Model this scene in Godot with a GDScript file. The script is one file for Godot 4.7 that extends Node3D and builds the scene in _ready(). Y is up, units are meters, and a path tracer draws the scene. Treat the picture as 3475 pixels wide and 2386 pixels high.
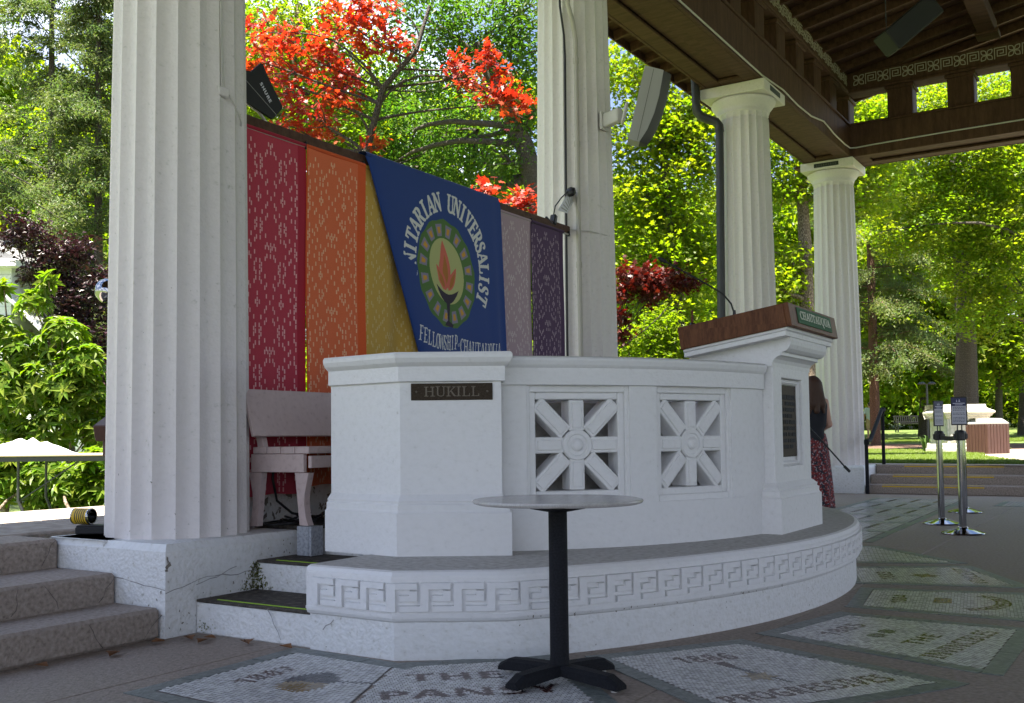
extends Node3D
# An open pavilion with fluted columns, a stone speaking platform hung with cloths, mosaic floor and a sunlit park behind.

var sky_noise_seed := 7
var rng := RandomNumberGenerator.new()
var M := {}
var mesh_cache := {}
var taken := {}
const PED := 0.466      # height of the column pedestals and of the ground outside
const SOF := 5.762      # soffit of the beams
const COLX := [-0.41, 4.42, 9.4, 14.1]


# ---------------------------------------------------------------- mesh builder
class MB:
	var v := PackedVector3Array()
	var u := PackedVector2Array()
	var c := PackedColorArray()
	var g := PackedInt32Array()
	var col := Color.WHITE
	var grp := -1
	var next_grp := 1
	var has_uv := false
	var has_col := false

	func tri(a: Vector3, b: Vector3, d: Vector3, ua := Vector2.ZERO, ub := Vector2.ZERO, ud := Vector2.ZERO) -> void:
		v.append(a); v.append(d); v.append(b)
		u.append(ua); u.append(ud); u.append(ub)
		c.append(col); c.append(col); c.append(col)
		g.append(grp); g.append(grp); g.append(grp)

	func quad(a: Vector3, b: Vector3, d: Vector3, e: Vector3, ua := Vector2.ZERO, ub := Vector2.ZERO, ud := Vector2.ZERO, ue := Vector2.ZERO) -> void:
		tri(a, b, d, ua, ub, ud)
		tri(a, d, e, ua, ud, ue)

	func fresh() -> int:
		next_grp += 1
		return next_grp

	# a box with chamfered edges; basis turns it about its middle
	func box(at: Vector3, size: Vector3, bev := 0.0, bs := Basis.IDENTITY) -> void:
		var h := size * 0.5
		grp = -1
		bev = minf(bev, minf(h.x, minf(h.y, h.z)) * 0.9)
		if bev <= 0.0:
			var p := []
			for i in 8:
				p.append(at + bs * Vector3(h.x if i & 1 else -h.x, h.y if i & 2 else -h.y, h.z if i & 4 else -h.z))
			quad(p[4], p[5], p[7], p[6]); quad(p[1], p[0], p[2], p[3])
			quad(p[5], p[1], p[3], p[7]); quad(p[0], p[4], p[6], p[2])
			quad(p[6], p[7], p[3], p[2]); quad(p[0], p[1], p[5], p[4])
			return
		# vertex for corner s and face axis a
		var f := func(sx: int, sy: int, sz: int, ax: int) -> Vector3:
			var q := Vector3(sx * (h.x - (0.0 if ax == 0 else bev)), sy * (h.y - (0.0 if ax == 1 else bev)), sz * (h.z - (0.0 if ax == 2 else bev)))
			return at + bs * q
		for s in [-1, 1]:
			var x := [f.call(s, -1, -1, 0), f.call(s, 1, -1, 0), f.call(s, 1, 1, 0), f.call(s, -1, 1, 0)]
			var y := [f.call(-1, s, -1, 1), f.call(-1, s, 1, 1), f.call(1, s, 1, 1), f.call(1, s, -1, 1)]
			var z := [f.call(-1, -1, s, 2), f.call(1, -1, s, 2), f.call(1, 1, s, 2), f.call(-1, 1, s, 2)]
			for q in [x, y, z]:
				if s > 0: quad(q[0], q[1], q[2], q[3])
				else: quad(q[3], q[2], q[1], q[0])
		for a in [-1, 1]:
			for b in [-1, 1]:
				var flip: bool = a * b < 0
				var e := [f.call(a, b, -1, 0), f.call(a, b, -1, 1), f.call(a, b, 1, 1), f.call(a, b, 1, 0)]
				if flip: e.reverse()
				quad(e[0], e[1], e[2], e[3])
				e = [f.call(-1, a, b, 1), f.call(-1, a, b, 2), f.call(1, a, b, 2), f.call(1, a, b, 1)]
				if flip: e.reverse()
				quad(e[0], e[1], e[2], e[3])
				e = [f.call(a, -1, b, 2), f.call(a, -1, b, 0), f.call(a, 1, b, 0), f.call(a, 1, b, 2)]
				if flip: e.reverse()
				quad(e[0], e[1], e[2], e[3])
				for d in [-1, 1]:
					var t := [f.call(a, b, d, 0), f.call(a, b, d, 1), f.call(a, b, d, 2)]
					if a * b * d < 0: t.reverse()
					tri(t[0], t[1], t[2])

	func tube(pts: Array, radii, seg := 8, caps := true) -> void:
		var n := pts.size()
		var rings := []
		var up := Vector3.UP
		for i in n:
			var d: Vector3 = (pts[min(i + 1, n - 1)] - pts[max(i - 1, 0)]).normalized()
			if absf(d.dot(up)) > 0.95: up = Vector3.RIGHT if absf(d.x) < 0.8 else Vector3.FORWARD
			var a := d.cross(up).normalized()
			var b := a.cross(d).normalized()
			up = b
			var r: float = radii[i] if radii is Array else radii
			var ring := []
			for k in seg:
				var t := TAU * k / seg
				ring.append(pts[i] + (a * cos(t) + b * sin(t)) * r)
			rings.append(ring)
		grp = fresh()
		for i in n - 1:
			for k in seg:
				var k2 := (k + 1) % seg
				quad(rings[i][k2], rings[i][k], rings[i + 1][k], rings[i + 1][k2])
		if caps:
			grp = -1
			for k in range(1, seg - 1):
				tri(rings[0][0], rings[0][k], rings[0][k + 1])
				tri(rings[n - 1][0], rings[n - 1][k + 1], rings[n - 1][k])

	# profile: [radius, height] from the bottom up
	func lathe(profile: Array, seg := 32, at := Vector3.ZERO, smooth := false, bs := Basis.IDENTITY) -> void:
		grp = fresh()
		for i in profile.size() - 1:
			if not smooth: grp = fresh()
			for k in seg:
				var t0 := TAU * k / seg
				var t1 := TAU * (k + 1) / seg
				var d0 := Vector3(cos(t0), 0, -sin(t0))
				var d1 := Vector3(cos(t1), 0, -sin(t1))
				var p: Array = profile[i]
				var q: Array = profile[i + 1]
				var a: Vector3 = at + bs * (d0 * p[0] + Vector3.UP * p[1])
				var b: Vector3 = at + bs * (d1 * p[0] + Vector3.UP * p[1])
				var d: Vector3 = at + bs * (d1 * q[0] + Vector3.UP * q[1])
				var e: Vector3 = at + bs * (d0 * q[0] + Vector3.UP * q[1])
				if p[0] < 1e-6: tri(a, d, e)
				elif q[0] < 1e-6: tri(a, b, d)
				else: quad(a, b, d, e)

	# profile [outward, height] swept along a plan polyline of (x, z); outward is to the left of travel seen from above with z down
	func sweep(profile: Array, path: Array, closed_profile := true, cap_ends := true) -> void:
		var n := path.size()
		var rows := []
		for i in n:
			var p: Vector2 = path[i]
			var d0: Vector2 = (p - path[i - 1]).normalized() if i > 0 else (path[1] - p).normalized()
			var d1: Vector2 = (path[i + 1] - p).normalized() if i < n - 1 else d0
			if i == 0: d0 = d1
			var n0 := Vector2(-d0.y, d0.x)
			var n1 := Vector2(-d1.y, d1.x)
			var m := (n0 + n1).normalized()
			m /= maxf(0.3, m.dot(n0))
			var row := []
			for q in profile:
				row.append(Vector3(p.x + m.x * q[0], q[1], p.y + m.y * q[0]))
			rows.append(row)
		var cnt := profile.size() if closed_profile else profile.size() - 1
		for k in cnt:
			var k2 := (k + 1) % profile.size()
			grp = fresh()
			for i in n - 1:
				if i > 0:
					var e0: Vector2 = (path[i] - path[i - 1]).normalized()
					var e1: Vector2 = (path[i + 1] - path[i]).normalized()
					if e0.dot(e1) < 0.93: grp = fresh()
				quad(rows[i][k], rows[i + 1][k], rows[i + 1][k2], rows[i][k2])
		if cap_ends and closed_profile:
			var pl := PackedVector2Array()
			for q in profile: pl.append(Vector2(q[0], q[1]))
			var ix := Geometry2D.triangulate_polygon(pl)
			grp = -1
			for t in range(0, ix.size(), 3):
				for e in [0, n - 1]:
					var a: Vector3 = rows[e][ix[t]]
					var b: Vector3 = rows[e][ix[t + 1]]
					var d: Vector3 = rows[e][ix[t + 2]]
					if e == 0: tri(a, b, d)
					else: tri(a, d, b)

	# a flat outline (counter-clockwise x, y) made solid between z0 and z1 and put through a transform
	func solid(outline: PackedVector2Array, z0: float, z1: float, xf := Transform3D.IDENTITY) -> void:
		if Geometry2D.is_polygon_clockwise(outline): outline.reverse()
		var ix := Geometry2D.triangulate_polygon(outline)
		grp = -1
		for t in range(0, ix.size(), 3):
			var a := outline[ix[t]]; var b := outline[ix[t + 1]]; var d := outline[ix[t + 2]]
			if (b - a).cross(d - a) < 0.0:
				var s := b; b = d; d = s
			tri(xf * Vector3(a.x, a.y, z1), xf * Vector3(b.x, b.y, z1), xf * Vector3(d.x, d.y, z1), a, b, d)
			tri(xf * Vector3(a.x, a.y, z0), xf * Vector3(d.x, d.y, z0), xf * Vector3(b.x, b.y, z0), a, d, b)
		for i in outline.size():
			var a := outline[i]; var b := outline[(i + 1) % outline.size()]
			quad(xf * Vector3(a.x, a.y, z0), xf * Vector3(b.x, b.y, z0), xf * Vector3(b.x, b.y, z1), xf * Vector3(a.x, a.y, z1))

	func shift(from: int, xf: Transform3D) -> void:
		for i in range(from, v.size()): v[i] = xf * v[i]

	func mesh(off := Vector3.ZERO) -> ArrayMesh:
		var st := SurfaceTool.new()
		st.begin(Mesh.PRIMITIVE_TRIANGLES)
		for i in v.size():
			st.set_smooth_group(g[i])
			if has_uv: st.set_uv(u[i])
			if has_col: st.set_color(c[i])
			st.add_vertex(v[i] - off)
		st.generate_normals()
		return st.commit()


# ---------------------------------------------------------------- scene helpers
func numbered(n: String) -> String:
	if not taken.has(n):
		taken[n] = 0
		return n
	taken[n] += 1
	return "%s_%03d" % [n, taken[n]]

func meta(o: Node, label: String, category: String, group := "", kind := "") -> void:
	if label: o.set_meta("label", label)
	if category: o.set_meta("category", category)
	if group: o.set_meta("group", group)
	if kind: o.set_meta("kind", kind)

func thing(called: String, at: Vector3, label: String, category: String, group := "") -> Node3D:
	var o := Node3D.new()
	o.name = numbered(called)
	add_child(o)
	o.position = at
	meta(o, label, category, group)
	return o

# a part whose mesh was collected in world coordinates
func part(parent: Node3D, called: String, mb: MB, mat: Material, label := "") -> MeshInstance3D:
	return part_m(parent, called, mb.mesh(base_of(parent)), mat, label)

func base_of(o: Node3D) -> Vector3:
	var p := Vector3.ZERO
	while o and o != self:
		p += o.position
		o = o.get_parent() as Node3D
	return p

func part_m(parent: Node3D, called: String, m: Mesh, mat: Material, label := "") -> MeshInstance3D:
	var o := MeshInstance3D.new()
	o.name = called
	o.mesh = m
	o.material_override = mat
	if label: o.set_meta("label", label)
	parent.add_child(o, true)
	return o

# a thing or piece of the setting that is one mesh, in world coordinates
func single(called: String, mb: MB, mat: Material, at: Vector3, label: String, category: String, group := "", kind := "") -> MeshInstance3D:
	var o := MeshInstance3D.new()
	o.name = numbered(called)
	o.mesh = mb.mesh(at)
	o.material_override = mat
	add_child(o)
	o.position = at
	meta(o, label, category, group, kind)
	return o

func copy(o: Node3D, called: String, at: Vector3, label: String) -> Node3D:
	var r: Node3D = o.duplicate()
	r.name = numbered(called)
	add_child(r)
	r.position = at
	r.set_meta("label", label)
	return r


# ---------------------------------------------------------------- materials
func noise_tex(freq: float, oct: int, stops: Array, seed_: int, size := 512, kind := FastNoiseLite.TYPE_SIMPLEX_SMOOTH, normal := false, bump := 4.0) -> NoiseTexture2D:
	var n := FastNoiseLite.new()
	n.noise_type = kind
	n.seed = seed_
	n.frequency = freq
	n.fractal_octaves = oct
	var t := NoiseTexture2D.new()
	t.width = size; t.height = size
	t.seamless = true
	t.noise = n
	if normal:
		t.as_normal_map = true
		t.bump_strength = bump
	elif stops:
		var gr := Gradient.new()
		gr.offsets = PackedFloat32Array(stops.map(func(s): return s[0]))
		gr.colors = PackedColorArray(stops.map(func(s): return (s[1] as Color).linear_to_srgb()))
		t.color_ramp = gr
	return t

func lin(r: float, g: float, b: float) -> Color:
	return Color(r, g, b).linear_to_srgb()

func flat_mat(r: float, g: float, b: float, rough := 0.7, metal := 0.0) -> StandardMaterial3D:
	var m := StandardMaterial3D.new()
	m.albedo_color = lin(r, g, b)
	m.roughness = rough
	m.metallic = metal
	return m

# world-triplanar surface: colour noise, fine relief
func surf(stops: Array, scale: float, rough: float, freq := 0.02, oct := 5, bump_cm := 0.0, bump_freq := 0.05, seed_ := 1, world := true) -> StandardMaterial3D:
	var m := StandardMaterial3D.new()
	m.albedo_texture = noise_tex(freq, oct, stops, seed_)
	m.roughness = rough
	m.uv1_triplanar = true
	m.uv1_world_triplanar = world
	m.uv1_scale = Vector3.ONE * scale
	if bump_cm > 0.0:
		m.heightmap_enabled = true
		m.heightmap_scale = bump_cm
		m.heightmap_texture = noise_tex(bump_freq, 4, [], seed_ + 50)
	return m

func leaf_mat(r: float, g: float, b: float, br: float, bg: float, bb: float, rough := 0.45) -> StandardMaterial3D:
	var m := flat_mat(r, g, b, rough)
	m.vertex_color_use_as_albedo = true
	m.backlight_enabled = true
	m.backlight = lin(br, bg, bb)
	return m

func wood_tex(dark: Color, light: Color, seed_: int, w := 256, h := 512) -> ImageTexture:
	var n := FastNoiseLite.new(); n.seed = seed_; n.frequency = 0.012
	var n2 := FastNoiseLite.new(); n2.seed = seed_ + 3; n2.frequency = 0.08
	var im := Image.create(w, h, false, Image.FORMAT_RGB8)
	for y in h:
		for x in w:
			var t := n.get_noise_2d(x * 6.0, y * 0.35) * 0.6 + n2.get_noise_2d(x * 5.0, y * 0.3) * 0.45
			im.set_pixel(x, y, dark.lerp(light, clampf(0.5 + t, 0, 1)).linear_to_srgb())
	return ImageTexture.create_from_image(im)

func wood_mat(dark: Color, light: Color, seed_: int, scale := 1.0, rough := 0.6) -> StandardMaterial3D:
	var m := StandardMaterial3D.new()
	m.albedo_texture = wood_tex(dark, light, seed_)
	m.roughness = rough
	m.uv1_triplanar = true
	m.uv1_scale = Vector3.ONE * scale
	return m

func make_materials() -> void:
	var W := Color(0.745, 0.74, 0.73)
	M.white = surf([[0.0, Color(0.46, 0.44, 0.40)], [0.09, Color(0.63, 0.62, 0.60)], [0.18, Color(0.715, 0.71, 0.695)], [0.45, W], [1.0, Color(0.765, 0.76, 0.75)]], 0.75, 0.62, 0.06, 4, 0.16, 0.12, 3)
	M.white_col = surf([[0.0, Color(0.36, 0.33, 0.29)], [0.12, Color(0.57, 0.55, 0.51)], [0.2, Color(0.675, 0.63, 0.61)], [0.6, Color(0.70, 0.655, 0.635)], [1.0, Color(0.725, 0.685, 0.665)]], 0.7, 0.6, 0.06, 4, 0.22, 0.13, 13)
	M.white_worn = surf([[0.0, Color(0.28, 0.26, 0.21)], [0.10, Color(0.45, 0.43, 0.38)], [0.17, Color(0.65, 0.645, 0.615)], [0.4, Color(0.72, 0.72, 0.705)], [1.0, Color(0.765, 0.765, 0.76)]], 0.8, 0.7, 0.055, 5, 0.45, 0.1, 23)
	M.ledge = surf([[0.0, Color(0.30, 0.28, 0.25)], [0.35, Color(0.42, 0.405, 0.375)], [0.65, Color(0.48, 0.465, 0.44)], [1.0, Color(0.58, 0.57, 0.55)]], 0.8, 0.8, 0.05, 5, 0.35, 0.15, 33)
	M.concrete = surf([[0.0, Color(0.15, 0.115, 0.088)], [0.35, Color(0.24, 0.19, 0.152)], [0.6, Color(0.27, 0.218, 0.176)], [1.0, Color(0.36, 0.295, 0.245)]], 0.7, 0.62, 0.09, 5, 0.35, 0.2, 43)
	M.step = surf([[0.0, Color(0.15, 0.12, 0.094)], [0.3, Color(0.27, 0.222, 0.185)], [0.6, Color(0.325, 0.27, 0.228)], [1.0, Color(0.42, 0.36, 0.31)]], 0.7, 0.85, 0.09, 5, 0.5, 0.2, 53)
	M.tread = surf([[0.0, Color(0.03, 0.026, 0.02)], [0.5, Color(0.06, 0.05, 0.04)], [0.8, Color(0.10, 0.085, 0.07)], [1.0, Color(0.2, 0.18, 0.15)]], 1.6, 0.85, 0.02, 6, 0.6, 0.1, 63)
	M.slate = surf([[0.0, Color(0.07, 0.085, 0.08)], [0.5, Color(0.13, 0.15, 0.14)], [1.0, Color(0.21, 0.23, 0.215)]], 1.4, 0.38, 0.03, 5, 0.2, 0.1, 73)
	M.grout = flat_mat(0.14, 0.125, 0.115, 0.85)
	M.beam = wood_mat(Color(0.058, 0.028, 0.018), Color(0.115, 0.060, 0.040), 5, 0.5, 0.65)
	M.beam.metallic_specular = 0.3
	M.rafter = M.beam
	M.tile = surf([[0.0, Color(0.09, 0.04, 0.022)], [0.5, Color(0.2, 0.085, 0.045)], [1.0, Color(0.28, 0.13, 0.07)]], 1.5, 0.75, 0.03, 4, 0.0, 0.1, 83)
	M.fret = flat_mat(0.42, 0.37, 0.31, 0.7)
	M.conduit = flat_mat(0.55, 0.53, 0.50, 0.5)
	M.conduit_tan = flat_mat(0.44, 0.41, 0.36, 0.5)
	M.black = flat_mat(0.012, 0.012, 0.013, 0.45)
	M.black_matt = flat_mat(0.014, 0.014, 0.016, 0.75)
	M.iron = surf([[0.0, Color(0.010, 0.010, 0.012)], [0.6, Color(0.016, 0.017, 0.02)], [1.0, Color(0.026, 0.026, 0.03)]], 3.0, 0.6, 0.05, 4, 0.15, 0.2, 93)
	M.iron.metallic_specular = 0.22
	M.gutter = flat_mat(0.035, 0.037, 0.042, 0.45)
	M.chrome = flat_mat(0.33, 0.33, 0.34, 0.09, 1.0)
	M.desk = wood_mat(Color(0.07, 0.024, 0.009), Color(0.18, 0.072, 0.030), 15, 1.4, 0.5)
	M.desk.metallic_specular = 0.3
	M.bronze = surf([[0.0, Color(0.028, 0.02, 0.013)], [0.6, Color(0.05, 0.037, 0.025)], [1.0, Color(0.085, 0.065, 0.045)]], 4.0, 0.6, 0.05, 4, 0.0, 0.1, 103)
	M.bronze.metallic = 0.25
	M.bronze.metallic_specular = 0.25
	M.bronze_worn = flat_mat(0.105, 0.085, 0.062, 0.4, 0.4)
	M.pink = surf([[0.0, Color(0.46, 0.35, 0.33)], [0.3, Color(0.58, 0.46, 0.44)], [1.0, Color(0.63, 0.51, 0.49)]], 2.0, 0.5, 0.02, 5, 0.1, 0.15, 113)
	M.block = surf([[0.0, Color(0.2, 0.21, 0.23)], [0.5, Color(0.36, 0.38, 0.42)], [1.0, Color(0.45, 0.47, 0.5)]], 3.0, 0.6, 0.03, 4, 0.0, 0.1, 123)
	M.grey_box = flat_mat(0.34, 0.335, 0.31, 0.55)
	M.grey_grille = flat_mat(0.085, 0.083, 0.078, 0.7)
	M.green_sign = flat_mat(0.05, 0.13, 0.065, 0.85)
	M.cream = flat_mat(0.62, 0.62, 0.5, 0.5)
	M.plate = flat_mat(0.018, 0.026, 0.022, 0.5)
	M.plate_text = flat_mat(0.07, 0.085, 0.075, 0.5)
	M.yellow = flat_mat(0.62, 0.40, 0.02, 0.55)
	M.lime = flat_mat(0.36, 0.62, 0.03, 0.5)
	M.bark = surf([[0.0, Color(0.025, 0.02, 0.016)], [0.45, Color(0.06, 0.048, 0.038)], [0.7, Color(0.12, 0.10, 0.08)], [1.0, Color(0.22, 0.19, 0.16)]], 1.2, 0.9, 0.035, 4, 3.0, 0.06, 133)
	M.bark.uv1_scale = Vector3(3.0, 0.8, 3.0)
	M.bark_pale = surf([[0.0, Color(0.05, 0.035, 0.025)], [0.45, Color(0.13, 0.09, 0.065)], [0.6, Color(0.30, 0.235, 0.18)], [1.0, Color(0.42, 0.34, 0.27)]], 1.2, 0.9, 0.03, 4, 2.0, 0.06, 143)
	M.bark_pale.uv1_scale = Vector3(2.2, 0.9, 2.2)
	M.bark_red = surf([[0.0, Color(0.05, 0.025, 0.018)], [0.5, Color(0.13, 0.065, 0.045)], [1.0, Color(0.25, 0.14, 0.1)]], 1.5, 0.9, 0.03, 4, 2.0, 0.06, 153)
	M.lawn = surf([[0.0, Color(0.03, 0.05, 0.008)], [0.5, Color(0.07, 0.11, 0.016)], [1.0, Color(0.13, 0.16, 0.03)]], 0.35, 0.9, 0.03, 5, 0.0, 0.1, 163)
	M.soil = surf([[0.0, Color(0.04, 0.025, 0.018)], [0.5, Color(0.12, 0.065, 0.045)], [1.0, Color(0.22, 0.13, 0.09)]], 0.9, 0.95, 0.04, 5, 3.0, 0.06, 173)
	M.path = surf([[0.0, Color(0.22, 0.17, 0.14)], [0.5, Color(0.34, 0.28, 0.24)], [1.0, Color(0.45, 0.39, 0.34)]], 0.8, 0.9, 0.03, 5, 0.6, 0.1, 183)
	M.paving = surf([[0.0, Color(0.20, 0.17, 0.14)], [0.5, Color(0.32, 0.27, 0.23)], [1.0, Color(0.42, 0.37, 0.32)]], 0.7, 0.85, 0.02, 6, 0.6, 0.1, 193)
	M.bin = wood_mat(Color(0.055, 0.024, 0.018), Color(0.095, 0.045, 0.033), 25, 1.0, 0.55)
	M.stone = surf([[0.0, Color(0.42, 0.38, 0.29)], [0.4, Color(0.58, 0.55, 0.47)], [1.0, Color(0.68, 0.66, 0.60)]], 0.9, 0.75, 0.02, 5, 0.4, 0.1, 203)
	M.siding = flat_mat(0.70, 0.71, 0.72, 0.6)
	M.house_roof = flat_mat(0.16, 0.16, 0.17, 0.9)
	M.moss = surf([[0.0, Color(0.12, 0.14, 0.03)], [0.6, Color(0.25, 0.27, 0.06)], [1.0, Color(0.42, 0.43, 0.16)]], 6.0, 0.95, 0.05, 4, 1.0, 0.1, 213)
	M.chip = flat_mat(0.20, 0.18, 0.15, 0.9)
	M.crack = flat_mat(0.30, 0.29, 0.28, 0.9)
	M.crack_floor = flat_mat(0.05, 0.043, 0.037, 0.95)
	M.skin = flat_mat(0.52, 0.29, 0.21, 0.5)
	M.paper = flat_mat(0.68, 0.67, 0.72, 0.7)
	M.plastic_white = flat_mat(0.75, 0.75, 0.78, 0.35)


# ---------------------------------------------------------------- camera, sky, sun
func setup_view() -> void:
	var cam := Camera3D.new()
	cam.name = "camera"
	var R := Vector3(0.54668, -0.01068, 0.83727)
	var U := Vector3(-0.03712, 0.99863, 0.03698)
	var F := Vector3(0.83652, 0.0513, -0.54554)
	cam.transform = Transform3D(Basis(R, U, -F).orthonormalized(), Vector3(-4.3667, 0.9803, 4.6992))
	cam.projection = Camera3D.PROJECTION_FRUSTUM
	cam.near = 0.1
	cam.far = 900.0
	cam.size = 0.1 * 2386.0 / 3490.57
	cam.frustum_offset = Vector2((1737.5 - 1658.37) / 3490.57, (1311.43 - 1193.0) / 3490.57) * 0.1
	add_child(cam)
	cam.current = true

	var e := Environment.new()
	e.background_mode = Environment.BG_SKY
	var sm := ProceduralSkyMaterial.new()
	sm.sky_top_color = Color(0.43, 0.57, 0.80)
	sm.sky_horizon_color = Color(0.84, 0.87, 0.90)
	sm.sky_curve = 0.16
	sm.ground_bottom_color = Color(0.24, 0.26, 0.16)
	sm.ground_horizon_color = Color(0.40, 0.45, 0.32)
	sm.sun_angle_max = 4.0
	sm.energy_multiplier = 1.0
	sm.sky_cover = clouds()
	sm.sky_cover_modulate = Color(1, 1, 1, 0.9)
	var sky := Sky.new()
	sky.sky_material = sm
	e.sky = sky
	e.tonemap_mode = Environment.TONE_MAPPER_LINEAR
	e.tonemap_exposure = 6.0
	e.background_energy_multiplier = 0.31
	e.sdfgi_enabled = true
	e.ssao_enabled = true
	e.ssil_enabled = true
	var we := WorldEnvironment.new()
	we.name = "world_environment"
	we.environment = e
	add_child(we)

	var sun := DirectionalLight3D.new()
	sun.name = "sun"
	sun.light_energy = 1.6
	sun.light_color = Color(1.0, 0.965, 0.90)
	sun.light_angular_distance = 0.5
	sun.shadow_enabled = true
	add_child(sun)
	sun.look_at_from_position(Vector3(-0.25, 0.968, -0.016) * 50.0, Vector3.ZERO, Vector3.RIGHT)

func clouds() -> ImageTexture:
	var n := FastNoiseLite.new()
	n.seed = sky_noise_seed
	n.frequency = 1.1
	n.fractal_octaves = 5
	var w := 512; var h := 256
	var im := Image.create(w, h, false, Image.FORMAT_RGBA8)
	for y in h:
		var el := PI * (0.5 - (y + 0.5) / h)
		for x in w:
			var az := TAU * x / w
			var d := Vector3(cos(az) * cos(el), sin(el) * 2.2, sin(az) * cos(el))
			var t := smoothstep(-0.12, 0.26, n.get_noise_3d(d.x * 1.6, d.y * 1.6, d.z * 1.6)) if el > -0.05 else 0.0
			im.set_pixel(x, y, Color(0.98, 0.97, 0.96, t))
	return ImageTexture.create_from_image(im)


# ---------------------------------------------------------------- ground and floor
func ground_height(x: float, z: float) -> float:
	var y := lerpf(0.14, 0.45, smoothstep(8.0, 14.0, x))
	if z > 0.0: y = lerpf(y, 0.45, smoothstep(0.0, 4.0, z))
	y += 0.018 * clampf(x - 28.0, 0.0, 19.0) + 0.05 * clampf(x - 47.0, 0.0, 8.0) + 0.02 * maxf(0.0, x - 55.0)
	y += 0.02 * maxf(0.0, -z - 14.0)
	return y

func make_ground() -> void:
	var mb := MB.new()
	var xs := [-260.0, -120.0, -60.0, -30.0, -12.0, -8.0, -4.0, 0.0, 4.0, 8.0, 9.5, 11.0, 12.5, 14.47, 17.0, 20.0, 24.0, 28.0, 34.0, 40.0, 47.0, 51.0, 55.0, 70.0, 100.0, 160.0, 300.0]
	var zs := [-300.0, -160.0, -90.0, -50.0, -30.0, -20.0, -14.0, -9.0, -5.0, -3.0, -1.5, -0.45, 2.0, 4.0, 8.0, 14.0, 20.0, 40.0, 90.0, 260.0]
	for i in xs.size() - 1:
		for k in zs.size() - 1:
			if xs[i] >= -12.0 and xs[i + 1] <= 14.5 and zs[k] >= -0.5 and zs[k + 1] <= 20.0: continue
			mb.grp = 1
			var p := []
			for q in [[i, k + 1], [i + 1, k + 1], [i + 1, k], [i, k]]:
				p.append(Vector3(xs[q[0]], ground_height(xs[q[0]], zs[q[1]]), zs[q[1]]))
			mb.quad(p[0], p[1], p[2], p[3])
	single("ground", mb, M.lawn, Vector3.ZERO, "", "", "", "structure")
	# walls of earth that hold the sunken hall floor on the two seen sides
	mb = MB.new()
	mb.box(Vector3(1.0, 0.05, -0.6), Vector3(26.5, 0.17, 0.3))
	single("foundation", mb, M.concrete, Vector3(1.0, -0.03, -0.6), "", "", "", "structure")
	# hall floor: poured slabs with narrow joints
	var floor_node := Node3D.new()
	floor_node.name = "floor"
	floor_node.set_meta("kind", "structure")
	add_child(floor_node)
	mb = MB.new()
	mb.box(Vector3(1.2, -0.16, 9.8), Vector3(26.5, 0.2, 21.0))
	part(floor_node, "bedding", mb, M.crack_floor)
	var zl := [-0.7, 1.12, 3.02, 4.92, 6.9, 10.0, 14.0, 20.0]
	var xl := [-12.0, -8.0, -5.0, -2.75, 0.05, 2.3, 5.2, 7.9, 10.6, 13.3, 14.45]
	for i in xl.size() - 1:
		for k in zl.size() - 1:
			mb = MB.new()
			var a := Vector3(xl[i] + 0.002, 0, zl[k] + 0.002)
			var b := Vector3(xl[i + 1] - 0.002, 0, zl[k + 1] - 0.002)
			mb.box(Vector3((a.x + b.x) / 2, -0.05, (a.z + b.z) / 2), Vector3(b.x - a.x, 0.1, b.z - a.z), 0.004)
			part(floor_node, "concrete_slab", mb, M.concrete)
	make_tablets(floor_node)
	# cracks: narrow wandering lines
	var cr := MB.new()
	for c in [[Vector2(-2.9, 0.9), Vector2(-1.75, 1.45)], [Vector2(-3.4, 2.6), Vector2(-1.8, 1.5)], [Vector2(7.4, 3.4), Vector2(10.2, 4.4)], [Vector2(9.5, 2.9), Vector2(12.0, 4.6)], [Vector2(-0.7, 3.9), Vector2(0.1, 2.9)]]:
		crack(cr, Vector3(c[0].x, 0.0025, c[0].y), Vector3(c[1].x, 0.0025, c[1].y), Vector3.UP, 0.006, 0.05)
	var cn := part(floor_node, "hairline_cracks", cr, M.crack_floor)
	cn.set_meta("kind", "stuff")

	# paving outside behind the near column, with joints
	var pv := Node3D.new()
	pv.name = "pavement"
	pv.set_meta("kind", "structure")
	add_child(pv)
	var px := [-9.0, -7.2, -5.4, -3.6, -1.9, -0.2, 1.5]
	for i in px.size() - 1:
		for k in 2:
			mb = MB.new()
			var z0: float = [-0.815, -1.73][k]
			var z1: float = [-1.724, -2.65][k]
			mb.box(Vector3((px[i] + px[i + 1]) / 2, PED - 0.2, (z0 + z1) / 2), Vector3(px[i + 1] - px[i] - 0.006, 0.4, z0 - z1), 0.012)
			part(pv, "paving_slab", mb, M.paving)

	# park behind the far steps: path, bed of bark
	mb = MB.new()
	strip(mb, [Vector2(14.5, 5.2), Vector2(18, 3.9), Vector2(22, 2.9), Vector2(26, 2.4), Vector2(32, 2.6), Vector2(40, 4.0)], 1.7, 0.006)
	strip(mb, [Vector2(14.5, 1.7), Vector2(15.2, 1.8)], 4.2, 0.004)
	single("path", mb, M.path, Vector3.ZERO, "", "", "", "structure")
	mb = MB.new()
	strip(mb, [Vector2(27.5, 6.0), Vector2(27.0, 1.6), Vector2(29.5, -3.0), Vector2(33, -9.0), Vector2(36, -14.0)], 0.5, 0.005)
	single("footpath", mb, M.path, Vector3.ZERO, "", "", "", "structure")
	mb = MB.new()
	strip(mb, [Vector2(34.0, 2.5), Vector2(33.4, -1.0), Vector2(34.8, -5.0), Vector2(37.5, -10.0)], 3.0, 0.008)
	strip(mb, [Vector2(36.0, 5.5), Vector2(40, 3.0)], 1.6, 0.012)
	single("planting_bed", mb, M.soil, Vector3.ZERO, "", "", "", "structure")
	make_grass()

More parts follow.
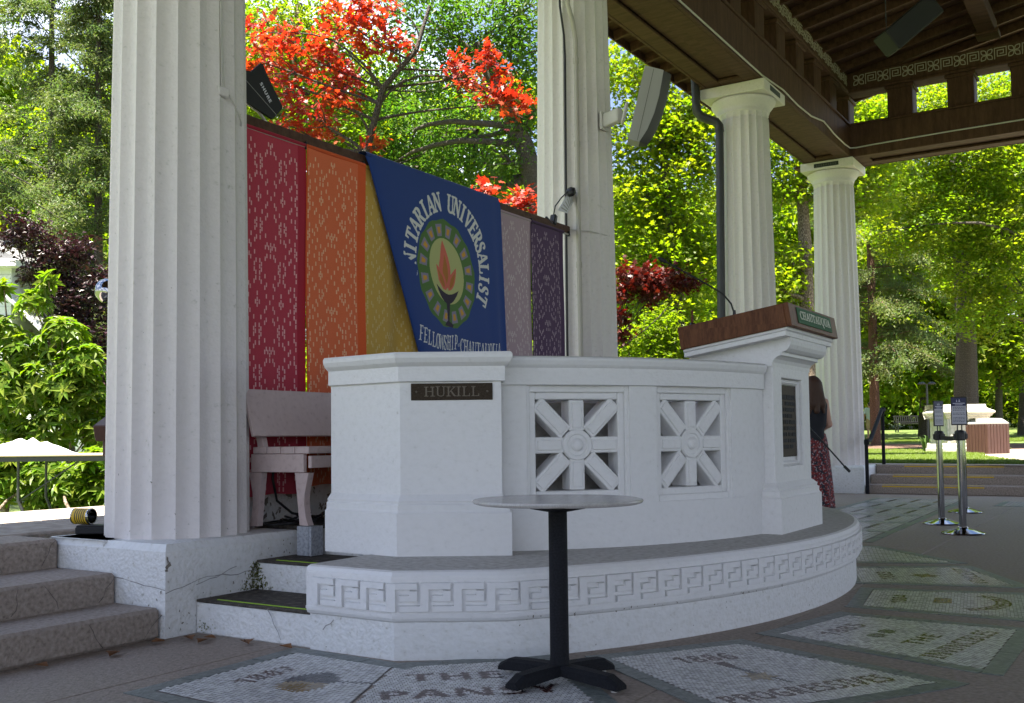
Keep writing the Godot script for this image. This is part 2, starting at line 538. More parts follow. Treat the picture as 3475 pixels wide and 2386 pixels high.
func strip(mb: MB, line: Array, half: float, lift: float) -> void:
	var pts := []
	for i in line.size() - 1:
		for k in 6: pts.append((line[i] as Vector2).lerp(line[i + 1], k / 6.0))
	pts.append(line[-1])
	mb.grp = 1
	var rows := []
	for i in pts.size():
		var d: Vector2 = (pts[mini(i + 1, pts.size() - 1)] - pts[maxi(i - 1, 0)]).normalized()
		var n := Vector2(-d.y, d.x)
		var row := []
		for k in 5:
			var q: Vector2 = pts[i] + n * half * (k / 2.0 - 1.0) * (1.0 + 0.07 * sin(i * 2.3) + 0.05 * sin(i * 5.1))
			row.append(Vector3(q.x, ground_height_flat(q) + lift, q.y))
		rows.append(row)
	for i in rows.size() - 1:
		for k in 4:
			mb.quad(rows[i][k], rows[i + 1][k], rows[i + 1][k + 1], rows[i][k + 1])

func ground_height_flat(q: Vector2) -> float:
	return ground_height(q.x, q.y) + 0.01

func crack(mb: MB, a: Vector3, b: Vector3, n: Vector3, w: float, wander: float) -> void:
	var steps := int(a.distance_to(b) / 0.06) + 2
	var side := (b - a).normalized().cross(n)
	var prev := a
	var off := 0.0
	mb.grp = -1
	for i in range(1, steps + 1):
		off = clampf(off + rng.randf_range(-wander, wander) * 0.5, -wander * 1.6, wander * 1.6) * (0.6 if i == steps else 1.0)
		var p := a.lerp(b, float(i) / steps) + side * off
		var s := (p - prev).normalized().cross(n) * w * 0.5 * rng.randf_range(0.5, 1.2)
		mb.quad(prev - s, p - s, p + s, prev + s)
		prev = p

func make_grass() -> void:
	var mb := MB.new()
	mb.has_col = true
	for i in 16:
		var a := rng.randf() * TAU
		var o := Vector3(rng.randf_range(-0.09, 0.09), 0, rng.randf_range(-0.09, 0.09))
		var d := Vector3(cos(a), 0, sin(a))
		var h := rng.randf_range(0.035, 0.07)
		var s := d.cross(Vector3.UP) * 0.005
		var mid := o + Vector3.UP * h * 0.6 + d * h * 0.2
		mb.col = Color(1, 1, 1).lerp(Color(1.4, 1.2, 0.7), rng.randf())
		mb.quad(o - s, o + s, mid + s * 0.7, mid - s * 0.7)
		mb.tri(mid - s * 0.7, mid + s * 0.7, o + Vector3.UP * h + d * h * 0.7)
	var m := mb.mesh()
	var xf := []
	var tries := 0
	while xf.size() < 26000 and tries < 120000:
		tries += 1
		var q := Vector2(rng.randf_range(14.6, 46.0), 0)
		q.y = rng.randf_range(-9.0, 6.0)
		if q.x > 27.0 and rng.randf() < 0.6: continue
		if Vector2(q.x, q.y).distance_to(Vector2(q.x, path_z(q.x))) < 1.75 and q.x < 40.0: continue
		if q.x < 15.4 and q.y > -0.4 and q.y < 5.9: continue
		if q.x > 30.6 and q.x < 40.0 and q.y > -11.0: continue
		xf.append(Transform3D(Basis(Vector3.UP, rng.randf() * TAU).scaled(Vector3.ONE * rng.randf_range(0.8, 1.4)), Vector3(q.x, ground_height(q.x, q.y) - 0.004, q.y)))
	scatter("grass", m, leaf_mat(0.11, 0.16, 0.02, 0.8, 0.9, 0.2, 0.6), xf, self, "short sunlit lawn grass beyond the far steps", "grass")

func path_z(x: float) -> float:
	if x < 18: return lerpf(5.2, 3.9, (x - 14.5) / 3.5)
	if x < 22: return lerpf(3.9, 2.9, (x - 18) / 4.0)
	if x < 26: return lerpf(2.9, 2.4, (x - 22) / 4.0)
	if x < 32: return lerpf(2.4, 2.6, (x - 26) / 6.0)
	return lerpf(2.6, 4.0, (x - 32) / 8.0)

func scatter(called: String, m: Mesh, mat: Material, xf: Array, parent: Node3D, label := "", category := "", tint := 0.0, stuff := true, hue := 0.0) -> MultiMeshInstance3D:
	var mm := MultiMesh.new()
	mm.transform_format = MultiMesh.TRANSFORM_3D
	mm.use_colors = tint > 0.0
	mm.mesh = m
	mm.instance_count = xf.size()
	for i in xf.size():
		mm.set_instance_transform(i, xf[i])
		if tint > 0.0:
			# leaves differ in hue only: redder or bluer greens
			if hue > 0.0: mm.set_instance_color(i, Color(1.0, rng.randf_range(0.6, 1.0 + hue), rng.randf_range(0.7, 1.2)))
			else: mm.set_instance_color(i, Color(rng.randf_range(1.0 - tint, 1.0 + tint), 1.0, rng.randf_range(0.7, 1.3)))
	var o := MultiMeshInstance3D.new()
	o.name = numbered(called) if parent == self else called
	o.multimesh = mm
	o.material_override = mat
	parent.add_child(o, true)
	if stuff: o.set_meta("kind", "stuff")
	if label: o.set_meta("label", label)
	if category: o.set_meta("category", category)
	return o


# ---------------------------------------------------------------- lettering as pixels or relief
var fonts := {}
func font(n: String, bold := false) -> SystemFont:
	var k := n + str(bold)
	if not fonts.has(k):
		var f := SystemFont.new()
		f.font_names = PackedStringArray([n])
		if bold: f.font_weight = 700
		fonts[k] = f
	return fonts[k]

# triangles of a text, letter height about 1, middle at the origin
func text_tris(s: String, f: Font) -> Array:
	var tm := TextMesh.new()
	tm.text = s
	tm.font = f
	tm.font_size = 64
	tm.pixel_size = 1.0 / 46.0
	tm.depth = 0.0
	tm.curve_step = 3.0
	var out := []
	if tm.get_surface_count() == 0: return out
	var ar := tm.surface_get_arrays(0)
	var vv: PackedVector3Array = ar[Mesh.ARRAY_VERTEX]
	var nn: PackedVector3Array = ar[Mesh.ARRAY_NORMAL]
	var ix = ar[Mesh.ARRAY_INDEX]
	var cnt: int = ix.size() if ix != null and ix.size() > 0 else vv.size()
	for t in range(0, cnt, 3):
		var a: int = ix[t] if ix != null and ix.size() > 0 else t
		var b: int = ix[t + 1] if ix != null and ix.size() > 0 else t + 1
		var d: int = ix[t + 2] if ix != null and ix.size() > 0 else t + 2
		if nn[a].z < 0.5: continue
		out.append([Vector2(vv[a].x, vv[a].y), Vector2(vv[b].x, vv[b].y), Vector2(vv[d].x, vv[d].y)])
	return out

func fill_tri(im: Image, a: Vector2, b: Vector2, d: Vector2, c: Color) -> void:
	var y0 := maxi(0, int(floor(minf(a.y, minf(b.y, d.y)))))
	var y1 := mini(im.get_height() - 1, int(ceil(maxf(a.y, maxf(b.y, d.y)))))
	for y in range(y0, y1 + 1):
		var yc := y + 0.5
		var lo := 1e9; var hi := -1e9
		for e in [[a, b], [b, d], [d, a]]:
			var p: Vector2 = e[0]; var q: Vector2 = e[1]
			if (p.y <= yc and q.y > yc) or (q.y <= yc and p.y > yc):
				var x := p.x + (yc - p.y) / (q.y - p.y) * (q.x - p.x)
				lo = minf(lo, x); hi = maxf(hi, x)
		if hi < lo: continue
		for x in range(maxi(0, int(ceil(lo - 0.5))), mini(im.get_width() - 1, int(floor(hi - 0.5))) + 1):
			im.set_pixel(x, y, c)

func fill_poly(im: Image, pts: PackedVector2Array, c: Color) -> void:
	var ix := Geometry2D.triangulate_polygon(pts)
	for t in range(0, ix.size(), 3): fill_tri(im, pts[ix[t]], pts[ix[t + 1]], pts[ix[t + 2]], c)

# at: pixel of the middle, size: letter height in pixels; along: reading direction (pixels, y down)
func draw_text(im: Image, s: String, f: Font, at: Vector2, size: float, along: Vector2, c: Color, stretch := 1.0, upv := Vector2.ZERO) -> void:
	var r := along.normalized()
	var up := Vector2(r.y, -r.x) if upv == Vector2.ZERO else upv.normalized()
	for t in text_tris(s, f):
		fill_tri(im, at + r * t[0].x * size * stretch + up * t[0].y * size, at + r * t[1].x * size * stretch + up * t[1].y * size, at + r * t[2].x * size * stretch + up * t[2].y * size, c)

# text fitted between two points of its middle line
func fit_text(im: Image, s: String, f: Font, a: Vector2, b: Vector2, size: float, c: Color) -> void:
	draw_text(im, s, f, (a + b) / 2, size, b - a, c, a.distance_to(b) / (text_width(s, f) * size))

func text_width(s: String, f: Font) -> float:
	var lo := 1e9; var hi := -1e9
	for t in text_tris(s, f):
		for q in t:
			lo = minf(lo, q.x); hi = maxf(hi, q.x)
	return maxf(0.0, hi - lo)

# raised letters: text laid in the plane of xf (x right, y up), width given
func raised_text(mb: MB, s: String, f: Font, xf: Transform3D, height: float, depth: float, width := 0.0) -> void:
	var k := 1.0
	if width > 0.0: k = width / (text_width(s, f) * height)
	mb.grp = -1
	for t in text_tris(s, f):
		var p := []
		for q in t: p.append(xf * Vector3(q.x * height * k, q.y * height, depth))
		var a2: Vector2 = t[1] - t[0]; var b2: Vector2 = t[2] - t[0]
		if a2.cross(b2) > 0: mb.tri(p[0], p[1], p[2])
		else: mb.tri(p[0], p[2], p[1])
	# sides
	var seen := {}
	for t in text_tris(s, f):
		for i in 3:
			var a: Vector2 = (t[i] as Vector2).snapped(Vector2.ONE * 1e-4); var b: Vector2 = (t[(i + 1) % 3] as Vector2).snapped(Vector2.ONE * 1e-4)
			var key := [a, b]; var rev := [b, a]
			if seen.has(rev): seen.erase(rev)
			else: seen[key] = true
	for e in seen:
		var a: Vector2 = e[0]; var b: Vector2 = e[1]
		mb.quad(xf * Vector3(a.x * height * k, a.y * height, 0), xf * Vector3(b.x * height * k, b.y * height, 0), xf * Vector3(b.x * height * k, b.y * height, depth), xf * Vector3(a.x * height * k, a.y * height, depth))


# ---------------------------------------------------------------- mosaic tablets in the floor
func make_tablets(floor_node: Node3D) -> void:
	var serif := font("Droid Sans", true)
	var red := Color(0.075, 0.014, 0.010).linear_to_srgb()
	var grey := Color(0.075, 0.082, 0.10).linear_to_srgb()
	var ochre := Color(0.30, 0.20, 0.08).linear_to_srgb()
	var tan_ := Color(0.42, 0.34, 0.22).linear_to_srgb()
	# corners in order: inner left, inner right, outer right, outer left (seen from the platform outwards); x right = from inner left to inner right
	# first tablet bends round the corner of the platform, so it is two pieces side by side
	var t := tablet(floor_node, "white mosaic tablet with 1887 and a pansy", [Vector2(-0.82, 1.31), Vector2(-0.847, 1.885), Vector2(-1.69, 2.27), Vector2(-1.65, 1.34)], [true, false, true, true], 0.0215, func(im: Image, px: Callable):
		var r: Vector2 = px.call(Vector2(-1.07, 1.44)) - px.call(Vector2(-1.37, 1.48))
		fit_text(im, "1887", serif, px.call(Vector2(-1.385, 1.525)), px.call(Vector2(-1.06, 1.515)), 52.0, red)
		for b in [[-1.20, 1.70, 0.085, 0.06, grey], [-1.13, 1.74, 0.075, 0.07, grey], [-1.17, 1.80, 0.07, 0.06, grey], [-1.30, 1.76, 0.075, 0.085, tan_], [-1.32, 1.80, 0.06, 0.07, ochre], [-1.27, 1.82, 0.06, 0.06, tan_], [-1.29, 1.78, 0.035, 0.04, ochre]]:
			var pl := PackedVector2Array()
			for k in 14: pl.append(px.call(Vector2(b[0] + b[2] * cos(TAU * k / 14) * (1 + 0.1 * sin(k * 2.5)), b[1] + b[3] * sin(TAU * k / 14))))
			fill_poly(im, pl, b[4])
		fill_poly(im, PackedVector2Array([px.call(Vector2(-1.17, 1.86)), px.call(Vector2(-1.15, 1.86)), px.call(Vector2(-1.10, 2.0)), px.call(Vector2(-1.125, 2.0))]), grey))
	t = tablet(floor_node, "white mosaic tablet reading THE PANSY", [Vector2(-0.842, 1.895), Vector2(-0.366, 2.368), Vector2(-0.98, 2.96), Vector2(-1.685, 2.285)], [true, true, true, false], 0.0215, func(im: Image, px: Callable):
		var r: Vector2 = px.call(Vector2(-0.717, 2.285)) - px.call(Vector2(-0.901, 2.075))
		draw_text(im, "THE", serif, px.call(Vector2(-0.84, 2.22)), 50.0, r, red, 1.25)
		draw_text(im, "PANSY", serif, px.call(Vector2(-1.03, 2.42)), 50.0, r, red, 1.3))
	t = tablet(floor_node, "white mosaic tablet reading 1886 PROGRESSIVES", [Vector2(-0.204, 2.613), Vector2(0.393, 2.995), Vector2(0.035, 3.926), Vector2(-0.80, 3.42)], [true, true, true, true], 0.018, func(im: Image, px: Callable):
		var r: Vector2 = px.call(Vector2(0.143, 3.02)) - px.call(Vector2(-0.066, 2.849))
		fit_text(im, "1886", serif, px.call(Vector2(-0.115, 2.885)), px.call(Vector2(0.115, 3.065)), 50.0, red)
		fit_text(im, "PROGRESSIVES", serif, px.call(Vector2(-0.66, 3.31)), px.call(Vector2(0.03, 3.735)), 46.0, red)
		fill_poly(im, PackedVector2Array([px.call(Vector2(-0.055, 3.07)), px.call(Vector2(-0.085, 3.06)), px.call(Vector2(-0.25, 3.43)), px.call(Vector2(-0.235, 3.435))]), grey)
		fill_poly(im, PackedVector2Array([px.call(Vector2(-0.02, 3.07)), px.call(Vector2(-0.07, 3.04)), px.call(Vector2(-0.12, 3.13)), px.call(Vector2(-0.08, 3.15))]), red)
		var star := PackedVector2Array()
		for k in 12: star.append(px.call(Vector2(-0.21, 3.29) + Vector2(cos(TAU * k / 12), sin(TAU * k / 12)) * (0.09 if k % 2 == 0 else 0.045)))
		fill_poly(im, star, tan_))
	t = tablet(floor_node, "white mosaic tablet reading 1885 THE INVINCIBLES", [Vector2(0.734, 3.081), Vector2(1.431, 3.235), Vector2(1.40, 4.06), Vector2(0.385, 4.045)], [true, true, true, true], 0.018, func(im: Image, px: Callable):
		var r: Vector2 = px.call(Vector2(1.3, 3.3)) - px.call(Vector2(0.75, 3.2))
		draw_text(im, "1885", serif, px.call(Vector2(1.0, 3.32)), 48.0, r, red, 1.3)
		draw_text(im, "THE", serif, px.call(Vector2(0.93, 3.71)), 46.0, r, red, 1.3)
		fit_text(im, "INVINCIBLES", serif, px.call(Vector2(0.52, 3.82)), px.call(Vector2(1.30, 3.95)), 52.0, red)
		for b in [[0.92, 3.50], [1.05, 3.52]]:
			var pl := PackedVector2Array()
			for k in 12: pl.append(px.call(Vector2(b[0] + 0.06 * cos(TAU * k / 12), b[1] + 0.045 * sin(TAU * k / 12) * (1 + 0.3 * cos(k * 3.0)))))
			fill_poly(im, pl, grey))
	t = tablet(floor_node, "white mosaic tablet with arched lettering at its outer end", [Vector2(1.80, 3.23), Vector2(2.46, 3.14), Vector2(2.68, 3.98), Vector2(1.78, 4.06)], [true, true, true, true], 0.018, func(im: Image, px: Callable):
		var r: Vector2 = px.call(Vector2(2.4, 3.3)) - px.call(Vector2(1.85, 3.38))
		draw_text(im, "1884", serif, px.call(Vector2(2.15, 3.36)), 46.0, r, red, 1.3)
		var word := "IRREPRESSIBLES"
		for i in word.length():
			var a := lerpf(-0.95, 0.95, i / float(word.length() - 1))
			var c := Vector2(2.22 + sin(a) * 0.34, 3.58 + cos(a) * 0.33)
			draw_text(im, word[i], serif, px.call(c), 46.0, px.call(c + Vector2(cos(a), -sin(a)) * 0.1) - px.call(c), red, 1.3)
		fill_poly(im, PackedVector2Array([px.call(Vector2(2.1, 3.55)), px.call(Vector2(2.3, 3.53)), px.call(Vector2(2.32, 3.62)), px.call(Vector2(2.12, 3.65))]), ochre))
	t = tablet(floor_node, "white mosaic tablet with a tan star beside the platform's curve", [Vector2(2.80, 2.98), Vector2(3.50, 2.76), Vector2(3.92, 3.45), Vector2(3.06, 3.88)], [true, true, true, true], 0.018, func(im: Image, px: Callable):
		var r: Vector2 = px.call(Vector2(3.4, 2.95)) - px.call(Vector2(2.95, 3.1))
		draw_text(im, "1883", serif, px.call(Vector2(3.2, 3.06)), 46.0, r, red, 1.3)
		var star := PackedVector2Array()
		for k in 12: star.append(px.call(Vector2(3.31, 3.29) + Vector2(cos(TAU * k / 12), sin(TAU * k / 12)) * (0.12 if k % 2 == 0 else 0.06)))
		fill_poly(im, star, ochre)
		draw_text(im, "VINCENT", serif, px.call(Vector2(3.44, 3.56)), 46.0, r, red, 1.3))
	tablet(floor_node, "white mosaic tablet reaching round to the far side of the platform", [Vector2(3.92, 2.66), Vector2(4.95, 2.38), Vector2(5.05, 2.55), Vector2(4.2, 3.32)], [true, true, true, true], 0.03, func(_im: Image, _px: Callable): pass)
	# walk of tablets towards the far steps
	for k in 6:
		var x := 5.55 + k * 1.16
		var z := 1.62 - k * 0.03
		tablet(floor_node, "pale mosaic tablet in the walk towards the far steps", [Vector2(x, z - 0.42), Vector2(x + 1.0, z - 0.45), Vector2(x + 1.0, z + 0.72), Vector2(x, z + 0.75)], [true, true, true, true], 0.05, func(im: Image, px: Callable):
			for q in 3:
				var zz := z - 0.2 + q * 0.32
				fill_poly(im, PackedVector2Array([px.call(Vector2(x + 0.15, zz)), px.call(Vector2(x + 0.85, zz)), px.call(Vector2(x + 0.85, zz + 0.06)), px.call(Vector2(x + 0.15, zz + 0.06))]), grey))
	tablet(floor_node, "pale mosaic tablet lying apart beyond the chrome posts", [Vector2(11.2, 2.85), Vector2(12.1, 2.85), Vector2(12.1, 3.7), Vector2(11.2, 3.7)], [true, true, true, true], 0.05, func(_im: Image, _px: Callable): pass)

func tablet(floor_node: Node3D, label: String, q: Array, border: Array, cell: float, paint: Callable) -> Node3D:
	var t := Node3D.new()
	t.name = "mosaic_tablet"
	floor_node.add_child(t, true)
	t.set_meta("label", label)
	var lo := Vector2(1e9, 1e9); var hi := -lo
	var mid := Vector2.ZERO
	for p in q:
		lo = lo.min(p); hi = hi.max(p); mid += p / 4.0
	t.position = Vector3(mid.x, 0, mid.y)
	var span := maxf(hi.x - lo.x, hi.y - lo.y)
	var size := 512
	var im := Image.create(size, size, false, Image.FORMAT_RGB8)
	im.fill(Color(0.70, 0.70, 0.685).linear_to_srgb())
	var px := func(p: Vector2) -> Vector2: return (p - lo) / span * size
	paint.call(im, px)
	var mat := StandardMaterial3D.new()
	mat.albedo_texture = ImageTexture.create_from_image(im)
	mat.vertex_color_use_as_albedo = true
	mat.roughness = 0.22
	# bed of mortar
	var mb := MB.new()
	var outl := PackedVector2Array(q.map(func(p): return Vector2(p.x, -p.y)))
	var tip := Transform3D(Basis(Vector3.RIGHT, -PI / 2), Vector3.ZERO)
	mb.solid(outl, -0.02, 0.0015, tip)
	part(t, "mortar_bed", mb, M.grout)
	# border of slate pieces
	for i in 4:
		if not border[i]: continue
		var a: Vector2 = q[i]; var b: Vector2 = q[(i + 1) % 4]
		var d := (b - a).normalized()
		var n := Vector2(d.y, -d.x)
		if n.dot(mid - a) > 0: n = -n
		var n_p := maxi(3, int(a.distance_to(b) / 0.17))
		for k in n_p:
			mb = MB.new()
			var s0 := a.lerp(b, float(k) / n_p) + d * 0.002
			var s1 := a.lerp(b, float(k + 1) / n_p) - d * 0.002
			var w := 0.085
			if k == 0: s0 -= d * 0.02
			if k == n_p - 1: s1 += d * w
			var up := 0.0035 + rng.randf_range(-0.0006, 0.0006)
			mb.solid(PackedVector2Array([Vector2(s0.x + n.x * 0.004, -(s0.y + n.y * 0.004)), Vector2(s1.x + n.x * 0.004, -(s1.y + n.y * 0.004)), Vector2(s1.x + n.x * w, -(s1.y + n.y * w)), Vector2(s0.x + n.x * w, -(s0.y + n.y * w))]), -0.01, up, tip)
			part(t, "border_stone", mb, M.slate)
	# tesserae, laid in rows along the inner edge
	mb = MB.new()
	mb.has_uv = true; mb.has_col = true
	mb.grp = -1
	var pq := PackedVector2Array(q)
	var e: Vector2 = (q[1] - q[0]).normalized()
	var f := Vector2(-e.y, e.x)
	if f.dot(mid - q[0]) < 0: f = -f
	var row := -int(1.2 / cell)
	while row < int(1.6 / cell):
		var i := -int(1.6 / cell)
		while i < int(2.2 / cell):
			var c: Vector2 = q[0] + e * ((i + 0.5 + (0.5 if row % 2 else 0.0)) * cell) + f * ((row + 0.5) * cell)
			i += 1
			if not Geometry2D.is_point_in_polygon(c, pq): continue
			var j := rng.randf_range(-0.06, 0.06)
			var hs := cell * rng.randf_range(0.42, 0.46)
			var y := 0.003 + rng.randf_range(-0.0004, 0.0006)
			var tx := Vector2.RIGHT.rotated(e.angle() + j) * hs
			var ty := Vector2(-tx.y, tx.x)
			var uv: Vector2 = (c - lo) / span
			var sh := rng.randf_range(0.80, 1.08)
			mb.col = Color(sh, sh, sh * rng.randf_range(0.96, 1.02))
			var tilt := Vector2(rng.randf_range(-1, 1), rng.randf_range(-1, 1)) * 0.0004
			var p4 := []
			for s in [[-1, 1], [1, 1], [1, -1], [-1, -1]]:
				var w2: Vector2 = c + tx * s[0] + ty * s[1]
				p4.append(Vector3(w2.x, y + tilt.x * s[0] + tilt.y * s[1], w2.y))
			var du := hs / span
			mb.quad(p4[0], p4[1], p4[2], p4[3], uv + Vector2(-du, du), uv + Vector2(du, du), uv + Vector2(du, -du), uv + Vector2(-du, -du))
		row += 1
	if mb.v.size():
		var o := part(t, "tesserae", mb, mat)
		o.set_meta("kind", "stuff")
	return t


# ---------------------------------------------------------------- columns
func shaft_mesh() -> ArrayMesh:
	# twenty shallow flutes with sharp arrises, slight swelling
	var mb := MB.new()
	var sub := 6
	var n := 20 * sub
	var rings := []
	var hs := [PED, PED + 0.02, 0.9, 1.5, 2.2, 3.0, 3.7, 4.4, 4.9, 5.2, 5.342, 5.352, 5.362, 5.42]
	for y in hs:
		var t: float = clampf((y - PED) / (5.42 - PED), 0, 1)
		var r := lerpf(0.397, 0.338, t) + 0.008 * sin(PI * t)
		if absf(y - 5.352) < 0.001: r -= 0.012
		var depth := 0.027 if y < 5.4 else 0.004
		var ring := []
		for k in n:
			var a := TAU * k / n + deg_to_rad(132.0)
			var s := sin(PI * float(k % sub) / sub)
			var rr := r - depth * s * (0.92 if y < 5.35 else 1.0)
			ring.append(Vector3(cos(a) * rr, y, sin(a) * rr))
		rings.append(ring)
	for i in hs.size() - 1:
		for k in n:
			if k % sub == 0: mb.grp = 2 + k / sub
			var k2 := (k + 1) % n
			mb.quad(rings[i][k2], rings[i][k], rings[i + 1][k], rings[i + 1][k2])
	return mb.mesh()

func make_columns() -> void:
	var shaft := shaft_mesh()
	var echinus := MB.new()
	echinus.lathe([[0.30, 5.40], [0.342, 5.415], [0.350, 5.43], [0.346, 5.436], [0.356, 5.45], [0.352, 5.456], [0.39, 5.50], [0.425, 5.55], [0.438, 5.585], [0.432, 5.605], [0.30, 5.618]], 48, Vector3.ZERO, true)
	var ech := echinus.mesh()
	var ab := MB.new()
	ab.box(Vector3(0, SOF - 0.075, 0), Vector3(0.9, 0.146, 0.9), 0.008)
	var abm := ab.mesh()
	var ped := MB.new()
	# pedestal with a chamfered top
	ped.sweep([[0.0, 0.0], [0.0, PED - 0.035], [-0.03, PED], [-0.494, PED], [-0.494, 0.0]], [Vector2(-0.495, -0.495), Vector2(-0.495, 0.495), Vector2(0.495, 0.495), Vector2(0.495, -0.495), Vector2(-0.495, -0.495)], true, false)
	var pm := ped.mesh()
	var labels := ["thick white fluted column nearest the grey stone stairs, with a conduit box on it", "white fluted column with a grey loudspeaker bracketed to it beside the purple cloth", "white fluted column with a dark downspout behind the lectern", "white fluted corner column beside the black handrail"]
	for i in 4:
		var c := thing("fluted_column", Vector3(COLX[i], 0, 0), labels[i], "column", "white columns of the pavilion")
		var pd := part_m(c, "pedestal", pm, M.white_worn)
		part_m(c, "shaft", shaft, M.white_col)
		var cap := part_m(c, "capital", ech, M.white_col)
		part_m(cap, "abacus", abm, M.white_col)
		# dark name plates on two faces of the abacus
		for f in 2:
			var pl := MB.new()
			var bs := Basis(Vector3.UP, -PI / 2 * (1 - f))
			pl.box(bs * Vector3(0, SOF - 0.075, 0.453), Vector3(0.42, 0.07, 0.008), 0.002, bs)
			if (i == 3 and f == 1) or (i == 2 and f == 0): continue
			part_m(cap, "name_plate", pl.mesh(), M.plate)
			var tx := MB.new()
			for k in 9:
				tx.box(bs * Vector3(-0.16 + k * 0.04, SOF - 0.075 + rng.randf_range(-0.003, 0.003), 0.4578), Vector3(rng.randf_range(0.012, 0.026), rng.randf_range(0.022, 0.032), 0.002), 0.0, bs)
			var te := part_m(cap, "plate_lettering", tx.mesh(), M.plate_text)
			te.set_meta("kind", "stuff")
		if i == 0:
			weather_pedestal(c)
			conduit_box(c)
	# two conduits up the second column
	var x0: float = COLX[1]
	var pc := thing("conduit_pipe", Vector3(x0 - 0.30, PED, 0.2), "pale metal conduit clipped up the column beside the banner rail", "pipe", "pipes on the columns")
	var mb := MB.new()
	var a := Vector3(x0 - 0.325, 0, 0.205)
	mb.tube([a + Vector3(-0.03, PED, 0.03), a + Vector3(0.0, 2.5, 0), a + Vector3(0.022, 4.4, -0.013), a + Vector3(0.025, 4.75, -0.015), a + Vector3(-0.02, 4.92, -0.02), a + Vector3(-0.11, 5.05, -0.02), a + Vector3(-0.13, 5.75, -0.02)], 0.022, 10)
	part(pc, "pipe", mb, M.conduit_tan)
	for y in [1.4, 2.6, 3.75, 4.55]:
		mb = MB.new()
		mb.lathe([[0.024, y - 0.03], [0.028, y - 0.025], [0.028, y + 0.025], [0.024, y + 0.03]], 12, Vector3(a.x + 0.022 * (y / 4.4), 0, a.z - 0.013 * (y / 4.4)))
		part(pc, "coupling", mb, M.conduit_tan)
	var cb := thing("cable_run", Vector3(x0 - 0.36, PED, 0.13), "black cable clipped up the column next to the pale conduit", "cable")
	mb = MB.new()
	var b := Vector3(x0 - 0.385, 0, 0.10)
	mb.tube([b + Vector3(0, PED, 0), b + Vector3(0.0, 2.0, 0), b + Vector3(0.035, 4.6, 0), b + Vector3(0.02, 4.8, 0), b + Vector3(-0.05, 5.05, 0), b + Vector3(-0.06, 5.75, 0)], 0.011, 7)
	part(cb, "cable", mb, M.black)
	# downspout behind the third column
	var d: float = COLX[2]
	var ds := thing("downspout", Vector3(d - 0.40, 0.3, -0.25), "dark grey round downspout with an offset elbow behind the lectern's column", "downspout", "pipes on the columns")
	mb = MB.new()
	mb.tube([Vector3(d - 0.42, 0.3, -0.26), Vector3(d - 0.38, 5.2, -0.21)], 0.055, 14)
	part(ds, "pipe", mb, M.gutter)
	mb = MB.new()
	var pts := []
	for q in [[-0.38, 5.15, -0.21], [-0.38, 5.23, -0.215], [-0.40, 5.29, -0.25], [-0.46, 5.33, -0.34], [-0.52, 5.37, -0.42], [-0.55, 5.43, -0.46], [-0.555, 5.52, -0.47]]: pts.append(Vector3(d + q[0], q[1], q[2]))
	mb.tube(pts, 0.062, 14)
	part(ds, "elbow", mb, M.gutter)
	mb = MB.new()
	mb.tube([Vector3(d - 0.555, 5.5, -0.47), Vector3(d - 0.56, 6.5, -0.5)], 0.055, 14)
	part(ds, "upper_pipe", mb, M.gutter)

func chips(mb: MB, at: Vector3, n: Vector3, spread: float, count: int, size: float) -> void:
	# small irregular flakes where paint has come away
	var a := n.cross(Vector3.UP).normalized() if absf(n.y) < 0.9 else Vector3.RIGHT
	var b := n.cross(a)
	mb.grp = -1
	for i in count:
		var c := at + a * rng.randfn(0, spread) + b * rng.randfn(0, spread)
		var s := size * rng.randf_range(0.25, 1.0)
		var k := rng.randi_range(5, 8)
		var lift := n * (0.0015 + 0.0001 * i)
		var ph := rng.randf() * TAU
		var st := rng.randf_range(0.5, 1.0)
		var prev := Vector3.ZERO
		var first := Vector3.ZERO
		for j in k + 1:
			var t := TAU * (j % k) / k + ph
			var r := s * (0.65 + 0.35 * sin(t * 2.0 + ph * 3.0) + 0.12 * sin(t * 5.0))
			var p := c + a * cos(t) * r * st + b * sin(t) * r + lift
			if j == 0: first = p
			else:
				if j == k: p = first
				mb.tri(c + lift, prev, p)
			prev = p

